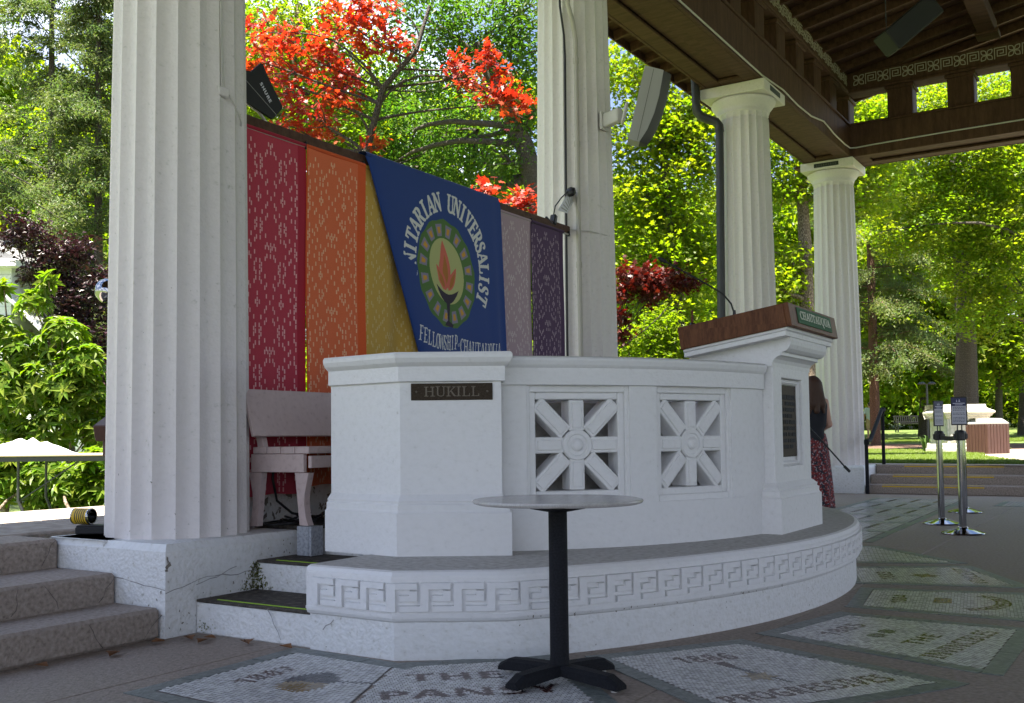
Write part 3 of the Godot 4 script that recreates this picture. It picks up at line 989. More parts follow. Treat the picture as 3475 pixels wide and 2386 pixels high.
func weather_pedestal(c: Node3D) -> void:
	var x: float = COLX[0]
	var mb := MB.new()
	for q in [[-0.495, 0.36, 0.495, 0.02, 3, 0.03], [0.1, 0.12, 0.495, 0.10, 16, 0.012], [-0.2, 0.16, 0.495, 0.08, 14, 0.012], [0.25, 0.27, 0.495, 0.08, 16, 0.012], [-0.3, 0.05, 0.495, 0.05, 8, 0.014], [-0.42, 0.08, 0.495, 0.04, 8, 0.012], [0.35, 0.34, 0.495, 0.05, 10, 0.010]]:
		chips(mb, Vector3(x + q[0], q[1], q[2]), Vector3(0, 0, 1), q[3], q[4], q[5])
	for q in [[0.40, 0.12, 0.03, 5, 0.012], [0.47, 0.22, 0.02, 4, 0.014], [0.49, 0.35, 0.015, 2, 0.022], [0.1, 0.35, 0.12, 6, 0.007]]:
		chips(mb, Vector3(x - 0.495, q[1], q[0]), Vector3(-1, 0, 0), q[2], q[3], q[4])
	# keep only what lies on the faces
	var keep := MB.new()
	for i in range(0, mb.v.size(), 3):
		var ok := true
		for k in 3:
			var p := mb.v[i + k]
			if p.y < 0.01 or p.y > PED - 0.04 or p.x < x - 0.5 or p.x > x + 0.49 or p.z > 0.5: ok = false
		if ok:
			for k in 3:
				keep.v.append(mb.v[i + k]); keep.u.append(Vector2.ZERO); keep.c.append(Color.WHITE); keep.g.append(-1)
	var o := part(c, "paint_chips", keep, M.chip)
	o.set_meta("kind", "stuff")
	mb = MB.new()
	crack(mb, Vector3(x - 0.497, 0.30, -0.1), Vector3(x - 0.497, 0.235, 0.495), Vector3(-1, 0, 0), 0.005, 0.012)
	crack(mb, Vector3(x - 0.495, 0.225, 0.497), Vector3(x + 0.42, 0.25, 0.497), Vector3(0, 0, 1), 0.005, 0.03)
	crack(mb, Vector3(x - 0.3, 0.245, 0.4975), Vector3(x - 0.02, 0.30, 0.4975), Vector3(0, 0, 1), 0.004, 0.02)
	o = part(c, "cracks", mb, M.crack)
	o.set_meta("kind", "stuff")
	# pits in the shaft near its foot
	mb = MB.new()
	for q in 46:
		var a := deg_to_rad(rng.randf_range(75, 185))
		var y := PED + 0.03 + pow(rng.randf(), 2.0) * 2.4
		var n := Vector3(cos(a), 0, sin(a))
		chips(mb, Vector3(x, 0, 0) + n * (0.3985 - 0.0105 * (y - PED)) + Vector3.UP * y, n, 0.002, 1, rng.randf_range(0.003, 0.009))
	o = part(c, "pits", mb, M.chip)
	o.set_meta("kind", "stuff")

func conduit_box(c: Node3D) -> void:
	var x: float = COLX[0]
	var a := deg_to_rad(92.0)
	var n := Vector3(cos(a), 0, sin(a))
	var at := Vector3(x, 2.94, 0) + n * 0.362
	var bs := Basis(Vector3.UP, PI / 2 - a)
	var mb := MB.new()
	mb.box(at, Vector3(0.075, 0.055, 0.04), 0.006, bs)
	part(c, "junction_box", mb, M.white_col)
	mb = MB.new()
	for k in 2:
		var o := bs * Vector3(0.012 * k - 0.008, 0, 0.012)
		mb.tube([at + o + Vector3(0, 0.02, 0), at + o + Vector3(-0.012 - 0.01 * k, 0.4, 0), at + o + Vector3(-0.01, 1.0, -0.002), at + o + Vector3(-0.008, 2.2, -0.01)], 0.0035, 5)
	mb.tube([at + bs * Vector3(0.035, -0.01, 0.02), at + bs * Vector3(0.09, -0.06, 0.01), at + bs * Vector3(0.16, -0.13, -0.02), at + bs * Vector3(0.24, -0.18, -0.12)], 0.004, 5)
	part(c, "wire", mb, M.conduit)


# ---------------------------------------------------------------- grey stone stairs, far steps
func make_steps() -> void:
	var zr := [0.47, 0.12, -0.37]
	var s := thing("stone_stairs", Vector3(-3.5, 0, 0.47), "worn grey stone stairs beside the thick column's pedestal", "stairs", "stairs down into the hall")
	for i in 3:
		var mb := MB.new()
		var zf: float = zr[i]
		var zb: float = zr[i + 1] - 0.02 if i < 2 else -0.81
		mb.box(Vector3(-4.91, 0.1553 * (i + 1) - 0.078 - (0.08 if i else 0.0), (zf + zb) / 2), Vector3(8.0, 0.1553 + (0.16 if i else 0.0), zf - zb), 0.016)
		# worn, uneven surfaces
		for k in mb.v.size():
			var p := mb.v[k]
			mb.v[k] = p + Vector3(0, 0.004 * sin(p.x * 3.1 + i), 0.004 * sin(p.x * 2.3))
		var st := part(s, "step", mb, M.step)
		mb = MB.new()
		for q in [[-1.5, 0.02], [-1.25, -0.04], [-1.02, 0.05], [-2.3, 0.0]]:
			if rng.randf() < 0.75: crack(mb, Vector3(q[0], 0.1553 * i + 0.012, zf + 0.0045), Vector3(q[0] + q[1] * 2, 0.1553 * i + 0.13, zf + 0.0045), Vector3(0, 0, 1), 0.0025, 0.045)
		if mb.v.size():
			var o := part(st, "cracks", mb, M.crack_floor)
			o.set_meta("kind", "stuff")
	# far steps with yellow strips
	var xr := [13.62, 13.98, 14.44]
	var fs := thing("stone_steps", Vector3(13.62, 0, 2.3), "far stone steps with yellow edge strips up to the lawn", "stairs", "stairs down into the hall")
	for i in 3:
		var mb := MB.new()
		var x0: float = xr[i]
		var x1: float = xr[i + 1] + 0.02 if i < 2 else 14.95
		mb.box(Vector3((x0 + x1) / 2, 0.1553 * (i + 1) - 0.078 - (0.08 if i else 0.0), 3.0), Vector3(x1 - x0, 0.1553 + (0.16 if i else 0.0), 4.98), 0.014)
		var st := part(fs, "step", mb, M.step)
		mb = MB.new()
		mb.box(Vector3(x0 + 0.045, 0.1553 * (i + 1) + 0.0015, 1.55 + 0.1 * i), Vector3(0.05, 0.003, 1.55), 0.001)
		mb.box(Vector3(x0 - 0.0015, 0.1553 * (i + 1) - 0.03, 1.55 + 0.1 * i), Vector3(0.003, 0.022, 1.55), 0.0)
		part(st, "yellow_strip", mb, M.yellow)
	# handrail on the far steps
	var h := thing("handrail", Vector3(13.45, 0, 0.56), "black pipe handrail at the foot of the far steps", "handrail")
	var mb := MB.new()
	mb.tube([Vector3(13.5, 0, 0.57), Vector3(13.5, 0.87, 0.57)], 0.03, 10)
	part(h, "post", mb, M.iron)
	mb = MB.new()
	mb.tube([Vector3(14.62, 0.466, 0.60), Vector3(14.62, 1.42, 0.60)], 0.03, 10)
	part(h, "post", mb, M.iron)
	mb = MB.new()
	mb.tube([Vector3(13.5, 0.84, 0.57), Vector3(13.54, 0.88, 0.575), Vector3(13.72, 0.885, 0.58), Vector3(13.8, 0.93, 0.582), Vector3(14.5, 1.38, 0.598), Vector3(14.58, 1.425, 0.6), Vector3(14.75, 1.43, 0.6)], 0.034, 10)
	part(h, "rail", mb, M.iron)
	for p in [Vector3(13.52, 0.865, 0.572), Vector3(14.62, 1.42, 0.6)]:
		mb = MB.new()
		mb.lathe([[0.0, -0.05], [0.042, -0.045], [0.046, 0.0], [0.042, 0.04], [0.0, 0.05]], 12, p, true)
		part(h, "fitting", mb, M.iron)


# ---------------------------------------------------------------- speaking platform
const PXC := 2.1
const BASE_X := 2.0
const BASE_C := Vector2(2.0, -1.09)
const BASE_R := 4.12
const WALL_C := Vector2(2.1, 0.18)
const WALL_R := 2.535

func base_path(off := 0.0) -> Array:
	# left side, corner facet, arc, and the same mirrored
	var half := []
	half.append(Vector2(-0.72, 1.30))
	half.append(Vector2(-0.723, 1.806))
	var a0 := asin((BASE_X + 0.448) / BASE_R)
	var n := 26
	for k in n + 1:
		var a := lerpf(-a0, 0.0, float(k) / n)
		half.append(BASE_C + Vector2(sin(a), cos(a)) * BASE_R)
	var out := half.duplicate()
	for k in range(half.size() - 2, -1, -1): out.append(Vector2(2 * BASE_X - half[k].x, half[k].y))
	if off != 0.0:
		var r := []
		for i in out.size():
			var d0: Vector2 = (out[i] - out[i - 1]).normalized() if i > 0 else (out[1] - out[0]).normalized()
			var d1: Vector2 = (out[i + 1] - out[i]).normalized() if i < out.size() - 1 else d0
			var m := (Vector2(-d0.y, d0.x) + Vector2(-d1.y, d1.x)).normalized()
			r.append(out[i] + m * off / maxf(0.4, m.dot(Vector2(-d0.y, d0.x))))
		return r
	return out

func arc_at(deg: float, r := WALL_R) -> Vector2:
	var a := deg_to_rad(deg)
	return WALL_C + Vector2(sin(a), cos(a)) * r

func arc_path(d0: float, d1: float, r := WALL_R) -> Array:
	var out := []
	var n := maxi(2, int(absf(d1 - d0) / 2.0))
	for k in n + 1: out.append(arc_at(lerpf(d0, d1, float(k) / n), r))
	return out

func make_platform() -> void:
	var t := thing("speaking_platform", Vector3(PXC, 0, 1.6), "white painted stone speaking platform with curved front, Greek key band and wheel panels", "platform")
	# footing
	var mb := MB.new()
	var bp := base_path()
	mb.sweep([[0.0, 0.0], [0.0, 0.172], [-0.5, 0.172], [-0.5, 0.0]], bp)
	part(t, "footing", mb, M.white_worn)
	# projecting ledge block with rounded lip
	mb = MB.new()
	mb.sweep([[0.0, 0.168], [0.018, 0.176], [0.026, 0.19], [0.026, 0.375], [0.016, 0.392], [-0.006, 0.398]], bp, false)
	# closed near end of the ledge
	var e0: Vector2 = bp[0]
	mb.box(Vector3(e0.x + 0.24, 0.283, e0.y + 0.012), Vector3(0.48, 0.226, 0.03), 0.012)
	var le := part(t, "ledge", mb, M.white)
	mb = MB.new()
	var lt := PackedVector2Array()
	for q in base_path(-0.004): lt.append(Vector2(q.x, -q.y))
	mb.solid(lt, 0.34, 0.3985, Transform3D(Basis(Vector3.RIGHT, -PI / 2), Vector3.ZERO))
	part(le, "ledge_top", mb, M.ledge)
	# thin fillets above and below the key band
	for y in [0.203, 0.362]:
		mb = MB.new()
		mb.sweep([[0.0, y - 0.006], [0.031, y - 0.006], [0.031, y + 0.006], [0.0, y + 0.006]], bp)
		part(le, "fillet", mb, M.white)
	meander(t, base_path(0.0255))
	# floor of the platform
	mb = MB.new()
	var pl := PackedVector2Array([Vector2(0.13, -0.05), Vector2(4.07, -0.05), Vector2(4.07, -1.5), Vector2(3.4, -2.25), Vector2(2.6, -2.55), Vector2(1.6, -2.55), Vector2(0.8, -2.25), Vector2(0.13, -1.5)])
	mb.solid(pl, 0.02, 0.484, Transform3D(Basis(Vector3.RIGHT, -PI / 2), Vector3.ZERO))
	part(t, "platform_floor", mb, M.tread)
	mb = MB.new()
	mb.box(Vector3(0.118, 0.24, 0.95), Vector3(0.03, 0.47, 0.9), 0.004)
	part(t, "riser", mb, M.white_worn)
	# low peeling wall behind, between the two columns
	mb = MB.new()
	mb.box(Vector3(2.0, 0.62, -0.02), Vector3(4.02, 1.22, 0.12), 0.012)
	var bw := part(t, "rear_wall", mb, M.white_worn)
	mb = MB.new()
	for q in 26:
		chips(mb, Vector3(0.2 + rng.randf() * 1.0, 0.52 + rng.randf() * 0.14, 0.0412), Vector3(0, 0, 1), 0.02, 2, rng.randf_range(0.012, 0.05))
	var ch := part(bw, "peeled_paint", mb, M.chip)
	ch.set_meta("kind", "stuff")
	# side steps between pedestal and ledge
	var z0 := 0.50; var z1 := 1.315
	var sx := [[-0.71, -0.29, 0.168], [-0.29, 0.105, 0.326]]
	for s in sx:
		mb = MB.new()
		mb.box(Vector3((s[0] + s[1]) / 2, s[2] / 2 - 0.004, (z0 + z1) / 2), Vector3(s[1] - s[0], s[2] - 0.008, z1 - z0), 0.006)
		var sp := part(t, "side_step", mb, M.white_worn)
		mb = MB.new()
		mb.box(Vector3((s[0] + s[1]) / 2 - 0.004, s[2] - 0.002, (z0 + z1) / 2 + 0.002), Vector3(s[1] - s[0] + 0.008, 0.014, z1 - z0 - 0.008), 0.004)
		part(sp, "worn_tread", mb, M.tread)
		mb = MB.new()
		mb.box(Vector3(s[0] + 0.035, s[2] + 0.0065, (z0 + z1) / 2 + 0.05), Vector3(0.012, 0.0025, z1 - z0 - 0.14))
		part(sp, "edge_tape", mb, M.lime)
	# moss in the corner of the steps and under the curve
	mb = MB.new()
	for q in 230:
		var y := pow(rng.randf(), 1.6) * 0.14
		var sp := maxf(0.2, 1.3 - y * 8.0)
		chips(mb, Vector3(-0.2935, 0.178 + y, 0.498 + absf(rng.randfn(0, 0.045)) * sp), Vector3(-1, 0, 0), 0.004, 1, 0.010)
		chips(mb, Vector3(-0.296 - absf(rng.randfn(0, 0.04)) * sp, 0.178 + y, 0.4955), Vector3(0, 0, 1), 0.004, 1, 0.009)
	for q in 40: chips(mb, Vector3(-0.71 - 0.001, 0.02 + absf(rng.randfn(0, 0.03)), 0.52 + absf(rng.randfn(0, 0.05))), Vector3(-1, 0, 0), 0.01, 1, 0.008)
	ch = part(t, "moss", mb, M.moss)
	ch.set_meta("kind", "stuff")
	# chips and stains on the footing and lip
	mb = MB.new()
	for q in 130:
		var i := rng.randi_range(1, bp.size() / 2 + 6)
		var f := rng.randf()
		var p: Vector2 = (bp[i - 1] as Vector2).lerp(bp[i], f)
		var d: Vector2 = (bp[i] - bp[i - 1]).normalized()
		var n := Vector3(-d.y, 0, d.x)
		if rng.randf() < 0.45: chips(mb, Vector3(p.x, 0.182, p.y) + n * 0.0245, n, 0.004, 1, rng.randf_range(0.003, 0.011))
		else: chips(mb, Vector3(p.x, rng.randf_range(0.01, 0.15), p.y), n, 0.004, 1, rng.randf_range(0.002, 0.008))
	ch = part(t, "paint_chips", mb, M.chip)
	ch.set_meta("kind", "stuff")
	mb = MB.new()
	crack(mb, Vector3(-0.7225, 0.165, 1.02), Vector3(-0.7225, 0.02, 1.1), Vector3(-1, 0, 0), 0.005, 0.02)
	crack(mb, Vector3(-0.7235, 0.15, 1.45), Vector3(-0.7235, 0.1, 1.38), Vector3(-1, 0, 0), 0.004, 0.02)
	ch = part(t, "cracks", mb, M.crack)
	ch.set_meta("kind", "stuff")
	for side in [-1, 1]:
		make_pier(t, side)
		make_wall(t, side)
	make_pulpit(t)

func mirror_path(path: Array, side: int) -> Array:
	if side < 0: return path
	var r := []
	for k in range(path.size() - 1, -1, -1): r.append(Vector2(2 * PXC - path[k].x, path[k].y))
	return r

func make_pier(t: Node3D, side: int) -> void:
	# plan of the pier: side face, corner, front facet, short return
	var path := [Vector2(-0.235, 0.955), Vector2(-0.286, 1.48), Vector2(0.031, 1.962), Vector2(0.17, 1.87)]
	path = mirror_path(path, side)
	var mb := MB.new()
	mb.sweep([[0.0, 0.396], [0.0, 0.612], [-0.008, 0.617], [-0.012, 0.625], [-0.012, 0.652], [-0.022, 0.66], [-0.018, 0.672], [-0.034, 0.690], [-0.046, 0.703], [-0.046, 1.276], [-0.25, 1.276], [-0.25, 0.396]], path)
	var p := part(t, "pier", mb, M.white)
	mb = MB.new()
	mb.sweep([[-0.035, 1.274], [-0.026, 1.278], [-0.026, 1.352], [-0.012, 1.362], [0.0, 1.372], [0.012, 1.395], [0.012, 1.412], [0.002, 1.424], [-0.28, 1.426], [-0.28, 1.274]], path)
	part(p, "coping", mb, M.white)
	if side < 0:
		# bronze name plate
		var a := Vector2(-0.286, 1.48); var b := Vector2(0.031, 1.962)
		var d := (b - a).normalized()
		var n := Vector2(-d.y, d.x)
		var m2 := a.lerp(b, 0.485) - n * 0.044
		var xf := Transform3D(Basis(Vector3(d.x, 0, d.y), Vector3.UP, Vector3(n.x, 0, n.y)), Vector3(m2.x, 1.224, m2.y))
		mb = MB.new()
		mb.box(xf.origin, Vector3(0.415, 0.086, 0.008), 0.002, xf.basis)
		part(p, "bronze_plate", mb, M.bronze, "dark bronze plate reading HUKILL")
		mb = MB.new()
		raised_text(mb, "HUKILL", font("Droid Serif"), xf.translated_local(Vector3(0, 0, 0.004)), 0.05, 0.004, 0.28)
		for s in [-0.18, 0.18]: mb.lathe([[0.006, 0.0], [0.004, 0.004], [0.0, 0.005]], 8, xf * Vector3(s, 0, 0.004), false, xf.basis * Basis(Vector3.RIGHT, PI / 2))
		part(p, "raised_letters", mb, M.bronze_worn)

func make_wall(t: Node3D, side: int) -> void:
	# everything is laid out for the near (left) half in degrees and mirrored by sign
	var seg := func(mb: MB, profile: Array, d0: float, d1: float) -> void:
		var p := arc_path(d0, d1)
		mb.sweep(profile, mirror_path(p, side))
	var TH := -0.20
	var mb := MB.new()
	seg.call(mb, [[0.0, 0.396], [0.0, 0.63], [TH, 0.63], [TH, 0.396]], -52.0, -8.0)
	var w := part(t, "parapet_wall", mb, M.white)
	for s in [[-52.0, -46.7], [-33.3, -29.4], [-16.0, -8.0]]:
		mb = MB.new()
		seg.call(mb, [[0.0, 0.628], [0.0, 1.262], [TH, 1.262], [TH, 0.628]], s[0], s[1])
		part(w, "panel_stile", mb, M.white)
	mb = MB.new()
	seg.call(mb, [[-0.004, 1.26], [0.022, 1.264], [0.022, 1.352], [0.030, 1.36], [0.036, 1.368], [0.044, 1.39], [0.044, 1.402], [0.03, 1.412], [-0.2, 1.413], [-0.2, 1.26]], -52.0, -8.5)
	part(w, "coping", mb, M.white)
	mb = MB.new()
	seg.call(mb, [[0.036, 1.4105], [0.036, 1.4135], [-0.196, 1.4145], [-0.196, 1.4105]], -51.0, -8.6)
	part(w, "worn_coping_top", mb, M.ledge)
	mb = MB.new()
	seg.call(mb, [[-0.36, 0.40], [-0.36, 1.18], [-0.46, 1.20], [-0.46, 0.40]], -50.0, -10.0)
	part(w, "added_lining", mb, M.ledge)  # grey lining added so the bright background stays out of the wheel openings
	for c in [-40.0, -22.7]: wheel_panel(t, c if side < 0 else -c)

func wheel_panel(t: Node3D, deg: float) -> void:
	var p := arc_at(deg)
	var a := deg_to_rad(deg)
	var n := Vector3(sin(a), 0, cos(a))
	var r := Vector3(cos(a), 0, -sin(a))
	var xf := Transform3D(Basis(r, Vector3.UP, n), Vector3(p.x, 0.945, p.y))
	var half_w := WALL_R * sin(deg_to_rad(6.7))
	var o := Node3D.new()
	o.name = "wheel_panel"
	t.add_child(o, true)
	o.position = xf.origin - t.position
	# stepped frame, sunk into the wall; edges meet the stiles
	var frame := func(x0: float, x1: float, y0: float, y1: float, zf: float, zb: float) -> MB:
		var mb := MB.new()
		var h := x1
		for s in [-1, 1]:
			mb.box(xf * Vector3(s * (x0 + x1) / 2, 0, (zf + zb) / 2), Vector3(x1 - x0, 2 * y1, zf - zb), 0.005, xf.basis)
			mb.box(xf * Vector3(0, s * (y0 + y1) / 2, (zf + zb) / 2), Vector3(2 * x0, y1 - y0, zf - zb), 0.005, xf.basis)
		return mb
	part(o, "outer_frame", frame.call(0.272, half_w + 0.012, 0.280, 0.322, -0.030, -0.19), M.white)
	part(o, "inner_frame", frame.call(0.236, 0.274, 0.243, 0.282, -0.045, -0.185), M.white)
	# eight spokes with a sunk middle, ring and boss
	for k in 8:
		var ang := PI / 4 * k
		var lng := 0.335 if k % 2 else 0.24
		var bs := xf.basis * Basis(Vector3(0, 0, 1), ang)
		var d := bs * Vector3.RIGHT
		var mid: Vector3 = xf.origin + d * (0.075 + lng) / 2.0 + xf.basis * Vector3(0, 0, -0.11)
		var ln := lng - 0.075
		if k % 2: ln -= 0.03
		var mb := MB.new()
		mb.box(mid, Vector3(ln, 0.086, 0.12), 0.005, bs)
		mb.box(mid + xf.basis * Vector3(0, 0, 0.062), Vector3(ln - 0.03, 0.054, 0.012), 0.004, bs)
		part(o, "spoke", mb, M.white)
	var tip := xf.basis * Basis(Vector3.RIGHT, PI / 2)
	var hb := MB.new()
	hb.lathe([[0.0, -0.10], [0.082, -0.10], [0.084, 0.012], [0.078, 0.02], [0.060, 0.02], [0.054, 0.012], [0.036, 0.012], [0.032, 0.022], [0.024, 0.03], [0.010, 0.034], [0.0, 0.034]], 28, xf * Vector3(0, 0, -0.06), false, tip)
	part(o, "hub", hb, M.white)

func meander(t: Node3D, path: Array) -> void:
	# running key in raised ribs; each turn of the key is a piece
	var cum := [0.0]
	for i in range(1, path.size()): cum.append(cum[-1] + path[i].distance_to(path[i - 1]))
	var at := func(s: float) -> Array:
		var i := 1
		while i < cum.size() - 1 and cum[i] < s: i += 1
		var f: float = (s - cum[i - 1]) / (cum[i] - cum[i - 1])
		var p: Vector2 = path[i - 1].lerp(path[i], f)
		var d: Vector2 = (path[i] - path[i - 1]).normalized()
		return [p, Vector2(-d.y, d.x)]
	var U := 0.148
	var y0 := 0.217; var H := 0.132
	var total: float = cum[-1]
	var count := int((total - 0.08) / U)
	var bar := func(mb: MB, s0: float, s1: float, ya: float, yb: float) -> void:
		var n := maxi(1, int((s1 - s0) / 0.05))
		for k in n:
			var a: Array = at.call(lerpf(s0, s1, float(k) / n))
			var b: Array = at.call(lerpf(s0, s1, float(k + 1) / n))
			var dd := 0.018
			var bv := 0.004
			var A := [Vector3(a[0].x, ya, a[0].y), Vector3(a[0].x + a[1].x * dd, ya + bv, a[0].y + a[1].y * dd), Vector3(a[0].x + a[1].x * dd, yb - bv, a[0].y + a[1].y * dd), Vector3(a[0].x, yb, a[0].y)]
			var B := [Vector3(b[0].x, ya, b[0].y), Vector3(b[0].x + b[1].x * dd, ya + bv, b[0].y + b[1].y * dd), Vector3(b[0].x + b[1].x * dd, yb - bv, b[0].y + b[1].y * dd), Vector3(b[0].x, yb, b[0].y)]
			mb.grp = -1
			for q in 3: mb.quad(A[q], B[q], B[q + 1], A[q + 1])
			if k == 0: mb.quad(A[0], A[1], A[2], A[3])
			if k == n - 1: mb.quad(B[3], B[2], B[1], B[0])
	for i in count:
		var s := 0.05 + i * U
		if s > total * 0.86: break
		var mb := MB.new()
		bar.call(mb, s, s + 0.036, y0, y0 + H)
		bar.call(mb, s + 0.036, s + 0.134, y0 + 0.098, y0 + H)
		bar.call(mb, s + 0.100, s + 0.134, y0 + 0.046, y0 + 0.098)
		bar.call(mb, s + 0.054, s + 0.100, y0 + 0.046, y0 + 0.078)
		bar.call(mb, s + 0.054, s + U, y0, y0 + 0.032)
		part(t, "key_turn", mb, M.white)

func make_pulpit(t: Node3D) -> void:
	var o := Node3D.new()
	o.name = "pulpit"
	t.add_child(o, true)
	o.position = Vector3(PXC, 0.398, 2.6) - t.position
	var ring := func(x0: float, x1: float, z0: float, z1: float) -> Array:
		return [Vector2(x0, z0), Vector2(x0, z1), Vector2(x1, z1), Vector2(x1, z0)]
	# plinth and base moulding, open at the back where the wall joins
	var path: Array = ring.call(1.70, 2.56, 2.25, 2.805)
	var mb := MB.new()
	mb.sweep([[0.0, 0.396], [0.0, 0.608], [-0.008, 0.614], [-0.012, 0.622], [-0.012, 0.648], [-0.024, 0.658], [-0.020, 0.670], [-0.036, 0.688], [-0.05, 0.70], [-0.35, 0.70], [-0.35, 0.396]], path)
	part(o, "plinth", mb, M.white)
	# shaft with a tall sunk panel in front, flaring at the head
	mb = MB.new()
	var fx0 := 1.75; var fx1 := 2.51; var zf := 2.755
	mb.box(Vector3(fx0 + 0.085, 1.06, 2.48), Vector3(0.17, 0.74, 0.55), 0.006)
	mb.box(Vector3(fx1 - 0.085, 1.06, 2.48), Vector3(0.17, 0.74, 0.55), 0.006)
	mb.box(Vector3(2.13, 0.745, 2.48), Vector3(0.44, 0.10, 0.549), 0.004)
	mb.box(Vector3(2.13, 1.385, 2.48), Vector3(0.44, 0.09, 0.549), 0.004)
	part(o, "shaft", mb, M.white)
	mb = MB.new()
	mb.box(Vector3(2.13, 1.065, 2.44), Vector3(0.44, 0.56, 0.54), 0.0)
	# bevelled surround
	for s in [-1, 1]:
		mb.box(Vector3(2.13 + s * 0.20, 1.065, 2.722), Vector3(0.03, 0.54, 0.03), 0.012)
		mb.box(Vector3(2.13, 1.065 + s * 0.255, 2.722), Vector3(0.37, 0.03, 0.03), 0.012)
	part(o, "sunk_panel", mb, M.white)
	# bronze tablet with raised lines of lettering
	mb = MB.new()
	mb.box(Vector3(2.13, 1.075, 2.716), Vector3(0.36, 0.45, 0.014), 0.004)
	part(o, "bronze_tablet", mb, M.bronze, "dark bronze tablet with nine lines of raised lettering")
	mb = MB.new()
	for ln in 9:
		var y := 1.225 - ln * 0.039
		var x := 1.985
		var wl: float = [0.29, 0.29, 0.28, 0.22, 0.29, 0.27, 0.28, 0.29, 0.2][ln]
		x = 2.13 - wl / 2
		while x < 2.13 + wl / 2:
			var lw := rng.randf_range(0.008, 0.016)
			if rng.randf() < 0.14:
				x += 0.014
				continue
			mb.box(Vector3(x + lw / 2, y + rng.randf_range(-0.001, 0.001), 2.7242), Vector3(lw, 0.024 if ln else 0.03, 0.004), 0.001)
			x += lw + 0.004
	var tx := part(o, "tablet_lettering", mb, M.black_matt)
	tx.set_meta("kind", "stuff")
	# flared head: coved corbel, ovolo and fillet following the slope of the desk
	var slope := 0.152
	var head := func(profile: Array, x0: float, x1: float, zb: float, zfr: float, called: String) -> void:
		var m := MB.new()
		m.sweep(profile, ring.call(x0, x1, zb, zfr))
		for i in m.v.size():
			var p := m.v[i]
			if p.y > 1.47: m.v[i].y = p.y + (p.z - 2.9) * slope * clampf((p.y - 1.47) / 0.05, 0, 1)
		part(o, called, m, M.white)
	head.call([[0.0, 1.576], [0.0, 1.602], [0.012, 1.608], [0.012, 1.628], [-0.38, 1.628], [-0.38, 1.576]], 1.63, 2.63, 2.24, 2.875, "cornice")
	# infill behind the head down to the coping
	mb = MB.new()
	var prof := PackedVector2Array([Vector2(2.23, 1.40), Vector2(2.755, 1.40), Vector2(2.758, 1.425), Vector2(2.77, 1.446), Vector2(2.795, 1.461), Vector2(2.815, 1.466), Vector2(2.815, 1.484), Vector2(2.838, 1.489), Vector2(2.858, 1.505), Vector2(2.870, 1.528), Vector2(2.873, 1.552), Vector2(2.866, 1.572), Vector2(2.23, 1.475)])
	mb.solid(prof, 1.735, 2.525, Transform3D(Basis(Vector3(0, 0, 1), Vector3.UP, Vector3(1, 0, 0)), Vector3.ZERO))
	part(o, "core", mb, M.white)
	# wooden desk box
	var tilt := Basis(Vector3.RIGHT, -atan(slope))
	var dc := Vector3(2.115, 1.642, 2.565)
	var desk := thing("lectern_desk", dc, "brown wooden sloped desk box on top of the white pulpit", "desk")
	mb = MB.new()
	mb.box(dc + tilt * Vector3(0, 0.0, 0.335), Vector3(1.03, 0.142, 0.03), 0.004, tilt)
	part(desk, "end_board", mb, M.desk)
	mb = MB.new()
	mb.box(dc + tilt * Vector3(0, 0.0, -0.335), Vector3(1.03, 0.142, 0.03), 0.004, tilt)
	part(desk, "end_board", mb, M.desk)
	for s in [-1, 1]:
		mb = MB.new()
		mb.box(dc + tilt * Vector3(s * 0.5, 0.0, 0), Vector3(0.03, 0.14, 0.644), 0.004, tilt)
		part(desk, "side_board", mb, M.desk)
	mb = MB.new()
	mb.box(dc + tilt * Vector3(0, 0.045, 0), Vector3(0.97, 0.02, 0.64), 0.002, tilt)
	part(desk, "writing_board", mb, M.desk)
	mb = MB.new()
	mb.box(dc + tilt * Vector3(0, 0.005, 0.3535), Vector3(0.74, 0.098, 0.006), 0.002, tilt)
	var sign_ := part(desk, "name_sign", mb, M.green_sign, "green sign reading CHAUTAUQUA in cream letters")
	mb = MB.new()
	raised_text(mb, "CHAUTAUQUA", font("Droid Serif"), Transform3D(tilt, dc + tilt * Vector3(0, 0.008, 0.3566)), 0.05, 0.002, 0.66)
	part(sign_, "lettering", mb, M.cream)
	# gooseneck microphone
	var mc := dc + tilt * Vector3(-0.40, 0.056, -0.02)
	var g := thing("gooseneck_microphone", mc, "thin black gooseneck microphone rising from the wooden desk", "microphone")
	mb = MB.new()
	mb.lathe([[0.022, 0.0], [0.022, 0.008], [0.012, 0.02], [0.008, 0.06]], 14, mc)
	part(g, "base", mb, M.black)
	mb = MB.new()
	var tip_at := mc + Vector3(-0.24, 0.36, -0.34)
	mb.tube([mc + Vector3(0, 0.04, 0), mc + Vector3(-0.012, 0.10, -0.015), mc + Vector3(-0.04, 0.16, -0.055), mc + Vector3(-0.09, 0.215, -0.125), tip_at], 0.0055, 8)
	part(g, "neck", mb, M.black)
	mb = MB.new()
	var td := (tip_at - (mc + Vector3(-0.09, 0.215, -0.125))).normalized()
	mb.tube([tip_at - td * 0.005, tip_at + td * 0.004, tip_at + td * 0.02, tip_at + td * 0.045, tip_at + td * 0.055], [0.006, 0.012, 0.014, 0.012, 0.004], 12)
	part(g, "capsule", mb, M.black_matt)
	# small turned handle standing on the desk
	var bc := dc + tilt * Vector3(-0.44, 0.056, -0.28)
	var b := thing("hand_bell", bc, "small wooden-handled bell standing at the back of the desk", "bell")
	mb = MB.new()
	mb.lathe([[0.025, 0.0], [0.022, 0.02], [0.014, 0.035], [0.0, 0.04]], 14, bc, true)
	part(b, "cup", mb, M.black)
	mb = MB.new()
	mb.lathe([[0.007, 0.035], [0.010, 0.06], [0.006, 0.085], [0.009, 0.11], [0.0, 0.118]], 10, bc, true)
